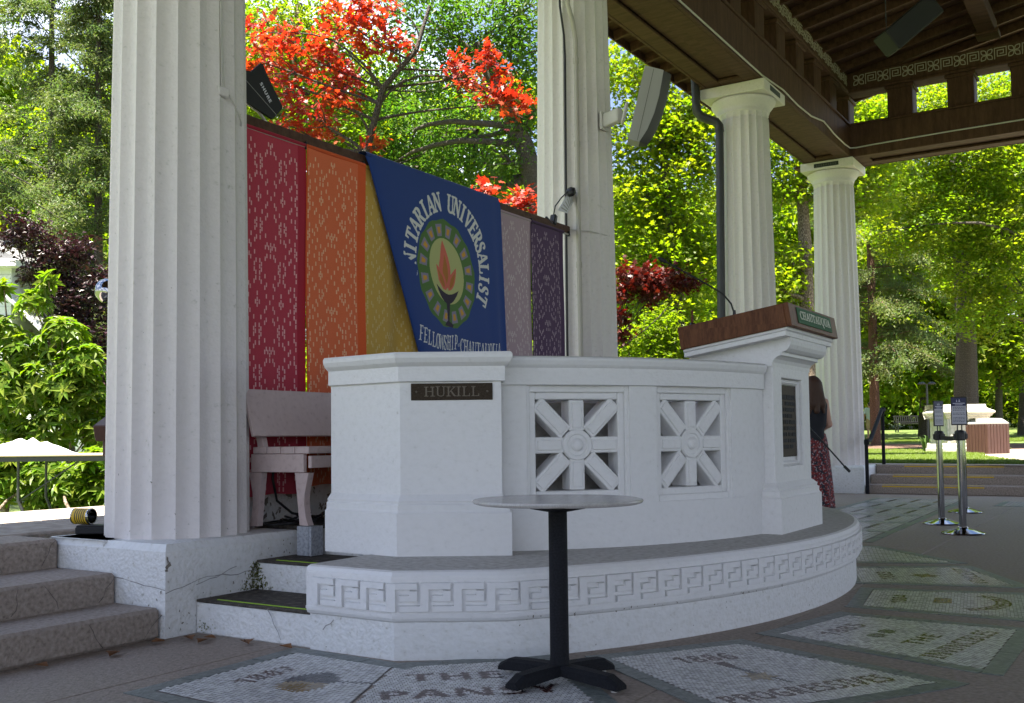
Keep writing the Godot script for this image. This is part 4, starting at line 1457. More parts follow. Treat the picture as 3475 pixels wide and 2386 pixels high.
	part(b, "handle", mb, M.desk)


# ---------------------------------------------------------------- timber roof
const XD := 14.1

func roof_y(z: float) -> float:
	return 7.13 + (z - 0.45) * 0.1944

func make_roof() -> void:
	var t := thing("timber_roof", Vector3(2.0, SOF, 8.0), "dark timber pavilion roof on beams with fret bands and tiled eaves", "roof")
	# long beam over the seen row of columns: sides, soffit boards with sunk panels, top ledge
	var mb := MB.new()
	mb.box(Vector3(0.85, 6.03, 0.378), Vector3(25.7, 0.536, 0.044), 0.006)
	part(t, "inner_fascia", mb, M.beam)
	mb = MB.new()
	mb.box(Vector3(1.3, 6.03, -0.378), Vector3(26.4, 0.536, 0.044), 0.006)
	part(t, "outer_fascia", mb, M.beam)
	mb = MB.new()
	mb.box(Vector3(0.85, 6.318, 0.0), Vector3(25.7, 0.04, 0.86), 0.008)
	part(t, "beam_ledge", mb, M.beam)
	for s in [[-0.248, 0.215], [0.263, 0.186]]:
		mb = MB.new()
		mb.box(Vector3(0.85, SOF + 0.022, s[0]), Vector3(25.7, 0.036, s[1]), 0.006)
		part(t, "soffit_board", mb, M.beam)
	var bays := [-10.1, -5.2, -0.41, 4.42, 9.4, 14.1]
	for i in 5:
		mb = MB.new()
		mb.box(Vector3((bays[i] + bays[i + 1]) / 2, SOF + 0.06, 0.015), Vector3(bays[i + 1] - bays[i] - 1.2, 0.02, 0.312), 0.002)
		part(t, "soffit_panel", mb, M.beam)
		mb = MB.new()
		mb.box(Vector3(bays[i + 1] - (0.0 if i < 4 else 0.5), SOF + 0.024, 0.015), Vector3(1.2 if i < 4 else 0.22, 0.034, 0.312), 0.004)
		part(t, "soffit_block", mb, M.beam)
	# beam over the far end
	mb = MB.new()
	mb.box(Vector3(XD - 0.378, 6.03, 9.6), Vector3(0.044, 0.536, 20.0), 0.006)
	part(t, "inner_fascia", mb, M.beam)
	mb = MB.new()
	mb.box(Vector3(XD + 0.378, 6.03, 9.6), Vector3(0.044, 0.536, 20.0), 0.006)
	part(t, "outer_fascia", mb, M.beam)
	mb = MB.new()
	mb.box(Vector3(XD, 6.318, 9.6), Vector3(0.86, 0.041, 20.06), 0.008)
	part(t, "beam_ledge", mb, M.beam)
	for s in [[-0.248, 0.215], [0.248, 0.215]]:
		mb = MB.new()
		mb.box(Vector3(XD + s[0], SOF + 0.022, 9.6), Vector3(s[1], 0.036, 20.0), 0.006)
		part(t, "soffit_board", mb, M.beam)
	mb = MB.new()
	mb.box(Vector3(XD, SOF + 0.06, 2.6), Vector3(0.28, 0.02, 3.9), 0.002)
	part(t, "soffit_panel", mb, M.beam)
	mb = MB.new()
	mb.box(Vector3(XD, SOF + 0.024, 0.0), Vector3(0.28, 0.034, 1.3), 0.004)
	part(t, "soffit_block", mb, M.beam)
	# posts between beam and fret band
	var pm := MB.new()
	pm.box(Vector3(0, 6.61, 0), Vector3(0.40, 0.545, 0.40), 0.008)
	pm.box(Vector3(0, 6.60, 0), Vector3(0.30, 0.42, 0.408), 0.004)
	pm.box(Vector3(0, 6.855, 0), Vector3(0.50, 0.06, 0.46), 0.012)
	var post_mesh := pm.mesh(base_of(t))
	var pz := pm.mesh(base_of(t))
	for k in 26:
		var o := part_m(t, "frieze_post", post_mesh, M.beam)
		o.position = Vector3(XD - 0.94 * k - (0.28 if k else 0.02), 0, 0.15)
	for k in range(1, 12):
		var o := part_m(t, "frieze_post", pz, M.beam)
		o.position = Vector3(XD - 0.15, 0, 0.94 * k + 0.28)
	# fret bands
	mb = MB.new()
	mb.box(Vector3(0.95, 7.055, 0.20), Vector3(25.9, 0.34, 0.36), 0.008)
	part(t, "fret_beam", mb, M.beam)
	mb = MB.new()
	mb.box(Vector3(XD - 0.20, 7.055, 9.98), Vector3(0.36, 0.341, 19.2), 0.008)
	part(t, "fret_beam", mb, M.beam)
	for y in [6.915]:
		mb = MB.new()
		mb.box(Vector3(0.95, y, 0.20), Vector3(25.9, 0.05, 0.42), 0.012)
		part(t, "moulding", mb, M.beam)
		mb = MB.new()
		mb.box(Vector3(XD - 0.20, y, 9.98), Vector3(0.42, 0.051, 19.2), 0.012)
		part(t, "moulding", mb, M.beam)
	fret_motifs(t)
	# rafters, boards above them
	var ang := atan(0.1944)
	var rl := 11.1 / cos(ang)
	var rm := MB.new()
	rm.box(Vector3.ZERO, Vector3(0.055, 0.14, rl), 0.006)
	var rafter := rm.mesh()
	var tilt := Basis(Vector3.RIGHT, -ang)
	for k in 49:
		for s in 2:
			var zc := -1.7 + 5.55 if s == 0 else 20.5 - 5.55
			var o := part_m(t, "rafter", rafter, M.rafter)
			o.transform = Transform3D(tilt if s == 0 else Basis(Vector3.RIGHT, ang), Vector3(14.92 - 0.55 * k, roof_y(-1.7 + 5.55) + 0.07, zc) - base_of(t))
	# boarding: long planks laid along the roof
	var n_pl := 56
	for k in n_pl:
		for s in 2:
			mb = MB.new()
			var a := -1.72 + (11.14 / n_pl) * (k + 0.5)
			var z := a if s == 0 else 18.8 - a
			mb.box(Vector3(1.6, roof_y(a) + 0.158, z), Vector3(26.8, 0.03, 11.14 / n_pl / cos(ang) - 0.004), 0.0, tilt if s == 0 else Basis(Vector3.RIGHT, ang))
			part(t, "roof_board", mb, M.beam)
	# purlin
	mb = MB.new()
	mb.box(Vector3(1.4, 7.49, 2.61), Vector3(24.6, 0.22, 0.26), 0.01)
	part(t, "purlin", mb, M.beam)
	mb = MB.new()
	mb.box(Vector3(13.62, 7.385, 2.61), Vector3(0.35, 0.07, 0.34), 0.01)
	part(t, "purlin_bracket", mb, M.beam)
	mb = MB.new()
	mb.box(Vector3(1.4, 8.25, 6.6), Vector3(24.6, 0.3, 0.26), 0.01)
	part(t, "purlin", mb, M.beam)
	# eave board and row of clay tile ends
	mb = MB.new()
	mb.box(Vector3(1.6, roof_y(-1.7) + 0.09, -1.735), Vector3(26.9, 0.13, 0.03), 0.004)
	part(t, "eave_board", mb, M.rafter)
	var tm := MB.new()
	var seg := 8
	for k in seg:
		var a0 := PI * k / seg; var a1 := PI * (k + 1) / seg
		var f := func(a: float, r: float, z: float) -> Vector3: return Vector3(cos(a) * r, sin(a) * r * 0.8, z)
		tm.grp = 2
		tm.quad(f.call(a0, 0.1, 0.22), f.call(a1, 0.1, 0.22), f.call(a1, 0.1, -0.22), f.call(a0, 0.1, -0.22))
		tm.grp = 3
		tm.quad(f.call(a0, 0.085, -0.22), f.call(a1, 0.085, -0.22), f.call(a1, 0.085, 0.22), f.call(a0, 0.085, 0.22))
		tm.grp = -1
		tm.quad(f.call(a0, 0.085, -0.22), f.call(a0, 0.1, -0.22), f.call(a1, 0.1, -0.22), f.call(a1, 0.085, -0.22))
	var tile := tm.mesh()
	for k in 46:
		var o := part_m(t, "roof_tile", tile, M.tile)
		o.transform = Transform3D(tilt, Vector3(14.9 - 0.21 * k, roof_y(-1.6) + 0.17, -1.6) - base_of(t))
	mb = MB.new()
	mb.box(Vector3(1.6, roof_y(3.95) + 0.20, 3.95), Vector3(27.0, 0.05, 10.9 / cos(ang)), 0.0, tilt)
	mb.box(Vector3(1.6, roof_y(3.95) + 0.20, 14.85), Vector3(27.0, 0.05, 10.9 / cos(ang)), 0.0, Basis(Vector3.RIGHT, ang))
	part(t, "roof_covering", mb, M.tile)
	# surface conduit along the beams
	mb = MB.new()
	mb.tube([Vector3(-5, 5.83, 0.412), Vector3(4.4, 5.815, 0.412), Vector3(9.0, 5.80, 0.412), Vector3(9.9, 5.86, 0.412), Vector3(10.6, 5.83, 0.412), Vector3(11.3, 5.85, 0.412), Vector3(12.0, 5.95, 0.412), Vector3(12.6, 5.90, 0.412), Vector3(13.3, 5.89, 0.412), Vector3(13.62, 5.90, 0.42), Vector3(13.69, 5.91, 0.5), Vector3(13.69, 5.92, 0.8), Vector3(13.69, 5.935, 2.0), Vector3(13.69, 5.94, 5.0)], 0.013, 7)
	part(t, "conduit", mb, M.conduit)

func fret_motifs(t: Node3D) -> void:
	# square spiral and four-petal flower, as thin raised strips
	var sp := MB.new()
	var w := 0.013
	var path := [Vector2(-0.085, -0.085), Vector2(-0.085, 0.085), Vector2(0.085, 0.085), Vector2(0.085, -0.05), Vector2(-0.045, -0.05), Vector2(-0.045, 0.045), Vector2(0.045, 0.045), Vector2(0.045, -0.012), Vector2(-0.005, -0.012)]
	for i in path.size() - 1:
		var a: Vector2 = path[i]; var b: Vector2 = path[i + 1]
		var c := (a + b) / 2
		sp.box(Vector3(c.x, c.y, 0), Vector3(absf(b.x - a.x) + w, absf(b.y - a.y) + w, 0.006))
	var fl := MB.new()
	for k in 4:
		var a := PI / 4 + PI / 2 * k
		for s in [-1.0, 1.0]:
			var prev := Vector2.ZERO
			for i in range(1, 9):
				var f := i / 8.0
				var p := Vector2(0.012 + f * 0.103, s * 0.034 * sin(PI * f)).rotated(a)
				var d := (p - prev)
				sp.grp = -1
				fl.box(Vector3((p.x + prev.x) / 2, (p.y + prev.y) / 2, 0), Vector3(d.length() + 0.004, w, 0.006), 0.0, Basis(Vector3(0, 0, 1), d.angle()))
				prev = p
	var ms := [fl.mesh(), sp.mesh()]
	for k in 30:
		var o := part_m(t, "fret_motif", ms[k % 2], M.fret)
		o.position = Vector3(13.58 - 0.2 * k, 7.085, 0.384) - base_of(t)
	for k in 18:
		var o := part_m(t, "fret_motif", ms[k % 2], M.fret)
		o.transform = Transform3D(Basis(Vector3.UP, -PI / 2), Vector3(XD - 0.384, 7.085, 0.57 + 0.2 * k) - base_of(t))


# ---------------------------------------------------------------- cloths
func cl(p: Vector2) -> Vector2:
	return Vector2(-4.367 + (p.x + 4.367) * 1.0111, 0.98 + (p.y - 0.98) * 1.0111)

func cloth_tex(ground: Color, figure: Color, edge: Color, seed_: int, fig_w: float) -> ImageTexture:
	# woven figure of short upright floats: lattice of lozenges with crosses, between plain borders
	var w := 160; var h := 720
	var im := Image.create(w, h, false, Image.FORMAT_RGB8)
	var n := FastNoiseLite.new(); n.seed = seed_; n.frequency = 0.25
	var r := RandomNumberGenerator.new(); r.seed = seed_
	var x0 := int(w * 0.03); var x1 := int(w * fig_w)
	for y in h:
		for x in w:
			var base := ground if x >= x0 and x < x1 else edge
			var t := 1.0 + 0.10 * n.get_noise_2d(x * 3.0, y * 1.2) + (0.06 if (x + y) % 2 else -0.06)
			im.set_pixel(x, y, Color(base.r * t, base.g * t, base.b * t).linear_to_srgb())
	var cols := 31
	var cw := float(x1 - x0) / cols
	var rows := 60
	var chh := (h - 22.0) / rows
	var per: int = [18, 14, 16, 14, 12, 12][seed_ % 6]
	var tri_wave := func(j: int, ph: int) -> int:
		var q := posmod(j + ph, per)
		return int(round(14.0 * absf(q - per / 2.0) / (per / 2.0)))
	for j in rows:
		for i in cols:
			var u: int = absi(i - 15)
			var on := false
			var z1: int = tri_wave.call(j, 0)
			var z2: int = tri_wave.call(j, per / 2)
			if u == z1 or u == z2: on = true
			if (u == z1 - 3 and z1 > 4) or (u == z2 + 3 and j % 2 == 0): on = true
			# hearts of the lozenges
			var q0 := posmod(j, per); var q1 := posmod(j + per / 2, per)
			if (q0 <= 1 or q0 == per - 1) and u <= (1 if q0 == 0 else 0): on = true
			if (q1 <= 1 or q1 == per - 1) and absi(u - 7) <= (1 if q1 == 0 else 0): on = true
			# wavering selvedge line
			if u == 14 + (1 if (j / 2) % 2 else 0): on = true
			if j == 0 and u % 5 > 1: on = false
			if not on: continue
			var px := int(x0 + i * cw); var py := int(16 + j * chh + (chh * 0.45 if i % 2 else 0.0))
			var c := figure
			c = figure.lerp(ground, r.randf_range(0.0, 0.15))
			var tt := 1.0
			for y in range(py, mini(h - 1, py + int(chh) - 2)):
				for x in range(px, px + maxi(3, int(cw) - 1)):
					im.set_pixel(x, y, Color(c.r * tt, c.g * tt, c.b * tt).linear_to_srgb())
	return ImageTexture.create_from_image(im)

func fabric(tex: Texture2D) -> StandardMaterial3D:
	var m := StandardMaterial3D.new()
	m.albedo_texture = tex
	m.roughness = 0.95
	m.rim_enabled = true
	m.rim = 0.2
	m.texture_repeat = false
	return m

func hang_cloth(called: String, label: String, x0: float, x1: float, y0: float, y1: float, z: float, mat: Material, wave: float, ph: float) -> Node3D:
	var a := cl(Vector2(x0, y1)); var b := cl(Vector2(x1, y0))
	var mb := MB.new()
	mb.has_uv = true
	mb.grp = 1
	var nx := 18; var ny := 22
	var f := func(i: int, k: int) -> Vector3:
		var u := float(i) / nx; var v := float(k) / ny
		var zz: float = z + wave * sin(u * 7.0 + ph) * (0.25 + v * 0.75) + wave * 0.5 * sin(u * 15.0 + ph * 2.0 + v * 2.0) * v + 0.004 * sin(v * 9.0 + ph)
		return Vector3(lerpf(a.x, b.x, u) + 0.004 * sin(v * 6.0 + ph), lerpf(a.y, b.y, v) - 0.005 * sin(u * 9.0 + ph) * v, zz)
	for i in nx:
		for k in ny:
			mb.quad(f.call(i, k + 1), f.call(i + 1, k + 1), f.call(i + 1, k), f.call(i, k), Vector2(float(i) / nx, float(k + 1) / ny), Vector2(float(i + 1) / nx, float(k + 1) / ny), Vector2(float(i + 1) / nx, float(k) / ny), Vector2(float(i) / nx, float(k) / ny))
	var t := thing(called, Vector3((a.x + b.x) / 2, b.y, z), label, "cloth", "woven cloths on the rail")
	part(t, "weave", mb, mat)
	# top hem: a sleeve round the hanging rod
	var hm := MB.new()
	hm.tube([Vector3(a.x + 0.002, a.y + 0.008, z), Vector3(b.x - 0.002, a.y + 0.008, z)], 0.014, 8)
	part(t, "hem", hm, mat)
	return t

func make_cloths() -> void:
	var z := 0.15
	# rail and rod
	var l := cl(Vector2(-0.30, 2.90)); var r := cl(Vector2(3.948, 2.90))
	var t := thing("banner_rail", Vector3((l.x + r.x) / 2, l.y, 0.13), "dark brown wooden rail carrying the cloths between two columns", "rail")
	var mb := MB.new()
	mb.box(Vector3((l.x + r.x) / 2, l.y, 0.125), Vector3(r.x - l.x, 0.075, 0.04), 0.005)
	part(t, "board", mb, M.rafter)
	mb = MB.new()
	mb.tube([Vector3(l.x, l.y - 0.045, z), Vector3(r.x - 0.02, l.y - 0.045, z)], 0.008, 8)
	part(t, "hanging_rod", mb, M.conduit_tan)
	for x in [0.42, 0.985, 1.6, 2.2, 2.68, 3.23, 3.9]:
		mb = MB.new()
		var q := cl(Vector2(x, 2.85))
		mb.box(Vector3(q.x, l.y - 0.04, z + 0.002), Vector3(0.012, 0.05, 0.03), 0.002)
		part(t, "bracket", mb, M.black)
	mb = MB.new()
	mb.tube([Vector3(r.x, l.y + 0.01, 0.13), Vector3(r.x + 0.12, l.y - 0.005, 0.30), Vector3(r.x + 0.33, l.y - 0.02, 0.365), Vector3(r.x + 0.55, l.y - 0.01, 0.30), Vector3(r.x + 0.66, l.y, 0.18)], 0.004, 5)
	part(t, "tie_wire", mb, M.conduit)
	hang_cloth("woven_cloth", "red woven cloth with pale lozenge pattern beside the thick column", -0.13, 0.422, 0.66, 2.855, z, fabric(cloth_tex(Color(0.46, 0.042, 0.072), Color(0.74, 0.42, 0.42), Color(0.37, 0.013, 0.036), 0, 0.87)), 0.010, 0.3)
	hang_cloth("woven_cloth", "orange woven cloth hanging between the red and the yellow cloth", 0.414, 0.994, 0.70, 2.85, z + 0.012, fabric(cloth_tex(Color(0.72, 0.15, 0.055), Color(0.80, 0.46, 0.28), Color(0.68, 0.098, 0.018), 1, 0.86)), 0.010, 1.9)
	hang_cloth("woven_cloth", "ochre yellow woven cloth partly behind the blue banner", 0.984, 1.60, 0.74, 2.85, z - 0.004, fabric(cloth_tex(Color(0.52, 0.325, 0.06), Color(0.60, 0.45, 0.20), Color(0.58, 0.35, 0.045), 2, 0.94)), 0.034, 0.0)
	hang_cloth("woven_cloth", "pale lilac woven cloth between the blue banner and the purple cloth", 2.64, 3.222, 0.76, 2.855, z, fabric(cloth_tex(Color(0.41, 0.30, 0.34), Color(0.60, 0.52, 0.53), Color(0.40, 0.29, 0.33), 3, 0.93)), 0.008, 2.2)
	hang_cloth("woven_cloth", "dark purple woven cloth with pale lozenges at the end of the rail", 3.214, 3.785, 0.78, 2.85, z + 0.014, fabric(cloth_tex(Color(0.085, 0.042, 0.10), Color(0.40, 0.31, 0.36), Color(0.06, 0.022, 0.075), 4, 0.88)), 0.008, 4.1)
	blue_banner(0.195)
	# clip lamp with a sheet of paper
	var k := cl(Vector2(3.662, 2.96))
	t = thing("clip_lamp", Vector3(k.x, k.y, 0.13), "small black clip lamp holding a sheet of paper on the rail", "lamp")
	mb = MB.new()
	mb.box(Vector3(k.x, k.y - 0.01, 0.13), Vector3(0.05, 0.10, 0.06), 0.01, Basis(Vector3(0, 0, 1), -0.3))
	mb.box(Vector3(k.x - 0.09, k.y - 0.03, 0.135), Vector3(0.12, 0.02, 0.025), 0.005, Basis(Vector3(0, 0, 1), -0.35))
	part(t, "clamp", mb, M.black)
	mb = MB.new()
	var h2 := cl(Vector2(3.87, 3.24))
	mb.tube([Vector3(k.x, k.y + 0.03, 0.13), Vector3(k.x + 0.02, k.y + 0.12, 0.14), Vector3(k.x + 0.10, k.y + 0.21, 0.16), Vector3(h2.x - 0.03, h2.y, 0.19)], 0.006, 6)
	part(t, "flexible_arm", mb, M.black)
	mb = MB.new()
	mb.lathe([[0.0, -0.03], [0.045, -0.025], [0.05, 0.01], [0.03, 0.03], [0.0, 0.034]], 14, Vector3(h2.x, h2.y, 0.20), false, Basis(Vector3(0, 0, 1), 0.9))
	part(t, "lamp_head", mb, M.black)
	var pp := thing("paper_sheet", Vector3(k.x + 0.2, k.y + 0.1, 0.17), "white sheet of printed paper held by the clip lamp", "paper")
	mb = MB.new()
	var p0 := cl(Vector2(4.096, 3.382)); var p1 := cl(Vector2(3.707, 3.043)); var p2 := cl(Vector2(3.887, 3.048)); var p3 := cl(Vector2(4.031, 3.204))
	mb.solid(PackedVector2Array([p1, p2, p3, p0, cl(Vector2(3.90, 3.235))]), 0.150, 0.152)
	part(pp, "sheet", mb, M.paper)
	mb = MB.new()
	for i in 7:
		var q0: Vector2 = p1.lerp(p0, 0.12 + i * 0.11).lerp(p2.lerp(p3, 0.1 + i * 0.1), 0.12)
		var q1: Vector2 = p1.lerp(p0, 0.12 + i * 0.11).lerp(p2.lerp(p3, 0.1 + i * 0.1), 0.85)
		var d := q1 - q0
		mb.box(Vector3((q0.x + q1.x) / 2, (q0.y + q1.y) / 2, 0.1528), Vector3(d.length(), 0.012, 0.0006), 0.0, Basis(Vector3(0, 0, 1), d.angle()))
	part(pp, "printed_lines", mb, M.grey_box)
	# paddle antenna on its stay
	var ac := cl(Vector2(0.044, 3.088))
	t = thing("paddle_antenna", Vector3(ac.x, ac.y, 0.16), "flat black paddle antenna with white lettering above the rail", "antenna")
	mb = MB.new()
	var ol := PackedVector2Array()
	for q in [[-0.15, 3.16], [-0.096, 3.19], [-0.06, 3.195], [0.02, 3.272], [0.037, 3.272], [0.058, 3.23], [0.199, 3.055], [0.197, 3.035], [0.12, 2.955], [0.104, 2.955], [-0.088, 3.0], [-0.15, 3.02]]: ol.append(cl(Vector2(q[0], q[1])))
	mb.solid(ol, 0.15, 0.168)
	part(t, "paddle", mb, M.black_matt)
	mb = MB.new()
	var bs := Basis(Vector3(0, 0, 1), -0.86)
	var wt := cl(Vector2(0.058, 3.10))
	raised_text(mb, "SHURE", font("Droid Sans", true), Transform3D(bs, Vector3(wt.x, wt.y, 0.1682)), 0.024, 0.001, 0.13)
	part(t, "lettering", mb, M.paper)
	mb = MB.new()
	var s0 := cl(Vector2(-0.14, 3.15)); var s1 := cl(Vector2(0.15, 2.985))
	mb.box(Vector3((s0.x + s1.x) / 2, (s0.y + s1.y) / 2, 0.1684), Vector3(s0.distance_to(s1), 0.003, 0.001), 0.0, Basis(Vector3(0, 0, 1), (s1 - s0).angle()))
	part(t, "seam", mb, M.grey_box)
	mb = MB.new()
	mb.tube([Vector3(ac.x - 0.16, ac.y - 0.08, 0.15), Vector3(ac.x - 0.02, ac.y - 0.11, 0.14), Vector3(ac.x + 0.1, ac.y - 0.19, 0.13)], 0.01, 6)
	part(t, "stay", mb, M.conduit_tan)

func blue_banner(z: float) -> void:
	# printed cloth: letters on an arc, oval with a flaming cup, second line below
	var size := 640
	var org := Vector2(0.85, 3.05); var span := 2.0
	var px := func(p: Vector2) -> Vector2: return Vector2(p.x - org.x, org.y - p.y) / span * size
	var im := Image.create(size, size, false, Image.FORMAT_RGB8)
	var n := FastNoiseLite.new(); n.seed = 77; n.frequency = 0.2
	for y in size:
		for x in size:
			var k := 1.0 + 0.08 * n.get_noise_2d(x * 2.0, y * 0.7)
			im.set_pixel(x, y, Color(0.008 * k, 0.042 * k, 0.21 * k).linear_to_srgb())
	var white := Color(0.66, 0.66, 0.63).linear_to_srgb()
	var f := font("Droid Serif", true)
	var c := Vector2(1.925, 2.285)
	var put := func(word: String, a0: float, a1: float) -> void:
		for i in word.length():
			var a := deg_to_rad(lerpf(a0, a1, float(i) / maxi(1, word.length() - 1)))
			var p := c + Vector2(cos(a) * 0.485, sin(a) * 0.485)
			var tan_dir := Vector2(sin(a) * 0.47, -cos(a) * 0.475)
			var al: Vector2 = px.call(p + tan_dir * 0.1) - px.call(p)
			for dx in [Vector2.ZERO, Vector2(1.6, 0), Vector2(0, 1.6), Vector2(1.6, 1.6)]: draw_text(im, word[i], f, px.call(p) + dx, 45.0, al, white, 0.66)
	put.call("UNITARIAN", 192.0, 107.0)
	fill_poly(im, PackedVector2Array([px.call(Vector2(1.36, 2.30)), px.call(Vector2(1.53, 2.235)), px.call(Vector2(1.50, 2.09)), px.call(Vector2(1.36, 2.09))]), Color(0.008, 0.042, 0.21).linear_to_srgb())
	put.call("UNIVERSALIST", 86.0, -24.0)
	var word := "FELLOWSHIP"
	for i in word.length():
		var p := Vector2(1.56 + i * 0.051, 1.752 - 0.03 * sin(PI * i / 9.0) - i * 0.004)
		draw_text(im, word[i], f, px.call(p), 36.0, Vector2(1, 0.08), white, 0.46)
	draw_text(im, "of", f, px.call(Vector2(2.055, 1.70)), 9.0, Vector2(1, 0), white, 0.7)
	word = "CHAUTAUQUA"
	for i in word.length(): draw_text(im, word[i], f, px.call(Vector2(2.10 + i * 0.056, 1.695 - 0.015 * sin(PI * i / 9.0))), 36.0, Vector2(1, 0.06), white, 0.5)
	var oc := Vector2(1.905, 2.225)
	var oval := func(rx: float, ry: float, wob: float, col: Color, cc: Vector2) -> void:
		var pl := PackedVector2Array()
		for k in 48:
			var a := TAU * k / 48
			pl.append(px.call(cc + Vector2(cos(a) * rx, sin(a) * ry) * (1.0 + wob * sin(a * 13.0)) + Vector2(-sin(a) * 0.04, 0)))
		fill_poly(im, pl, col)
	oval.call(0.375, 0.405, 0.02, Color(0.07, 0.16, 0.03).linear_to_srgb(), oc)
	oval.call(0.225, 0.245, 0.0, Color(0.44, 0.46, 0.18).linear_to_srgb(), oc + Vector2(0, 0.02))
	for k in 16:
		var a := TAU * (k + 0.5) / 16 + PI / 2
		var p := oc + Vector2(cos(a) * 0.30 - sin(a) * 0.04, sin(a) * 0.325)
		var d := Vector2(cos(a), sin(a)); var e := Vector2(-d.y, d.x)
		for q in [[0.046, 0.036, Color(0.24, 0.21, 0.30)], [0.024, 0.017, Color(0.58, 0.30, 0.03)]]:
			if k in [7, 8] and q[0] > 1: continue
			fill_poly(im, PackedVector2Array([px.call(p + d * q[0] + e * q[1] * 1.15), px.call(p - d * q[0] + e * q[1] * 0.8), px.call(p - d * q[0] - e * q[1] * 0.8), px.call(p + d * q[0] - e * q[1] * 1.15)]), (q[2] as Color).linear_to_srgb())
	var flame := func(b: Vector2, tip: Vector2, wd: float, col: Color) -> void:
		var d := tip - b; var e := Vector2(-d.y, d.x).normalized()
		var pl := PackedVector2Array()
		for i in 9: pl.append(px.call(b + d * (i / 8.0) + e * wd * sin(PI * pow(i / 8.0, 0.75)) * (1.0 + 0.12 * sin(i * 2.0))))
		for i in range(7, 0, -1): pl.append(px.call(b + d * (i / 8.0) - e * wd * sin(PI * pow(i / 8.0, 0.75))))
		fill_poly(im, pl, col)
	var coral := Color(0.62, 0.135, 0.085).linear_to_srgb()
	var amber := Color(0.42, 0.15, 0.018).linear_to_srgb()
	flame.call(Vector2(1.905, 2.11), Vector2(1.845, 2.475), 0.072, coral)
	flame.call(Vector2(1.895, 2.14), Vector2(1.875, 2.37), 0.034, amber)
	flame.call(Vector2(1.895, 2.10), Vector2(1.765, 2.285), 0.042, coral)
	flame.call(Vector2(1.875, 2.12), Vector2(1.785, 2.25), 0.022, amber)
	flame.call(Vector2(1.925, 2.10), Vector2(2.03, 2.285), 0.042, coral)
	flame.call(Vector2(1.945, 2.12), Vector2(2.015, 2.25), 0.022, amber)
	var cup := Color(0.016, 0.008, 0.028).linear_to_srgb()
	var pl := PackedVector2Array()
	for i in 13:
		var u := i / 12.0
		pl.append(px.call(Vector2(lerpf(1.765, 2.062, u), 2.135 - 0.02 * u - 0.052 * sin(PI * u))))
	for i in 13:
		var u := 1.0 - i / 12.0
		pl.append(px.call(Vector2(lerpf(1.765, 2.062, u), 2.135 - 0.02 * u - 0.125 * pow(sin(PI * u), 0.8))))
	fill_poly(im, pl, cup)
	fill_poly(im, PackedVector2Array([px.call(Vector2(1.895, 2.02)), px.call(Vector2(1.945, 2.02)), px.call(Vector2(1.932, 1.87)), px.call(Vector2(1.99, 1.845)), px.call(Vector2(1.975, 1.825)), px.call(Vector2(1.87, 1.835)), px.call(Vector2(1.885, 1.855)), px.call(Vector2(1.912, 1.875))]), cup)
	var mat := fabric(ImageTexture.create_from_image(im))
	mat.roughness = 0.8
	# the cloth hangs over the rail; its near edge is folded back, so the fold runs slantwise
	var mb := MB.new()
	mb.has_uv = true
	mb.grp = 1
	var fold := func(y: float) -> float: return 0.99 + (2.915 - y) * 0.43
	var ny := 30
	var us := [-0.5, -0.35, -0.2, -0.1, -0.05, -0.02, 0.0, 0.012, 0.03, 0.06, 0.12, 0.2, 0.3, 0.4, 0.5, 0.6, 0.7, 0.8, 0.86, 0.9, 0.94, 0.97, 1.0]
	var pt := func(i: int, k: int) -> Array:
		var v := float(k) / ny
		var y := 2.925 - v * 1.75
		var x0: float = fold.call(y)
		var x1 := 2.665 + (2.925 - y) * 0.035
		var u: float = us[i]
		var x := x0 + (x1 - x0) * absf(u)
		var zz := z
		if u < 0.0: zz = z - 0.034 + 0.02 * exp(u * 40.0)
		else:
			zz = z - 0.014 * exp(-u * 60.0) + 0.010 * sin(u * 8.0 + v) * v + 0.016 * v * pow(absf(sin(u * 3.0 + 1.2)), 2.0)
			if u > 0.8: zz += 0.008 * sin((u - 0.8) * 70.0) * (0.3 + v)
		if k == 0: zz -= 0.012
		var tx := x if u >= 0.0 else x0 - (x - x0)
		var q := cl(Vector2(x, y))
		return [Vector3(q.x, q.y, zz), Vector2(tx - org.x, org.y - y) / span]
	for i in us.size() - 1:
		for k in ny:
			var a: Array = pt.call(i, k + 1); var b: Array = pt.call(i + 1, k + 1); var d: Array = pt.call(i + 1, k); var e: Array = pt.call(i, k)
			mb.quad(a[0], b[0], d[0], e[0], a[1], b[1], d[1], e[1])
	var o := cl(Vector2(1.9, 2.2))
	var t := thing("fellowship_banner", Vector3(o.x, o.y, z), "blue banner with white arched lettering and a flaming cup, draped over the rail", "banner")
	part(t, "front", mb, mat)
	mb = MB.new()
	mb.has_uv = true
	mb.grp = 1
	var a0 := cl(Vector2(0.99, 2.925)); var a1 := cl(Vector2(2.665, 2.925))
	var prof := [Vector2(z - 0.012, 0.0), Vector2(z - 0.016, 0.022), Vector2(z - 0.035, 0.034), Vector2(z - 0.075, 0.036), Vector2(z - 0.10, 0.02), Vector2(z - 0.105, -0.04), Vector2(z - 0.105, -0.3)]
	for i in prof.size() - 1:
		var p: Vector2 = prof[i]; var q: Vector2 = prof[i + 1]
		for k in 6:
			var xa := lerpf(a0.x, a1.x, k / 6.0); var xb := lerpf(a0.x, a1.x, (k + 1) / 6.0)
			mb.quad(Vector3(xa, a0.y + p.y, p.x), Vector3(xb, a0.y + p.y, p.x), Vector3(xb, a0.y + q.y, q.x), Vector3(xa, a0.y + q.y, q.x), Vector2(0.1, 0.02), Vector2(0.3, 0.02), Vector2(0.3, 0.03), Vector2(0.1, 0.03))
	part(t, "turnover", mb, mat)


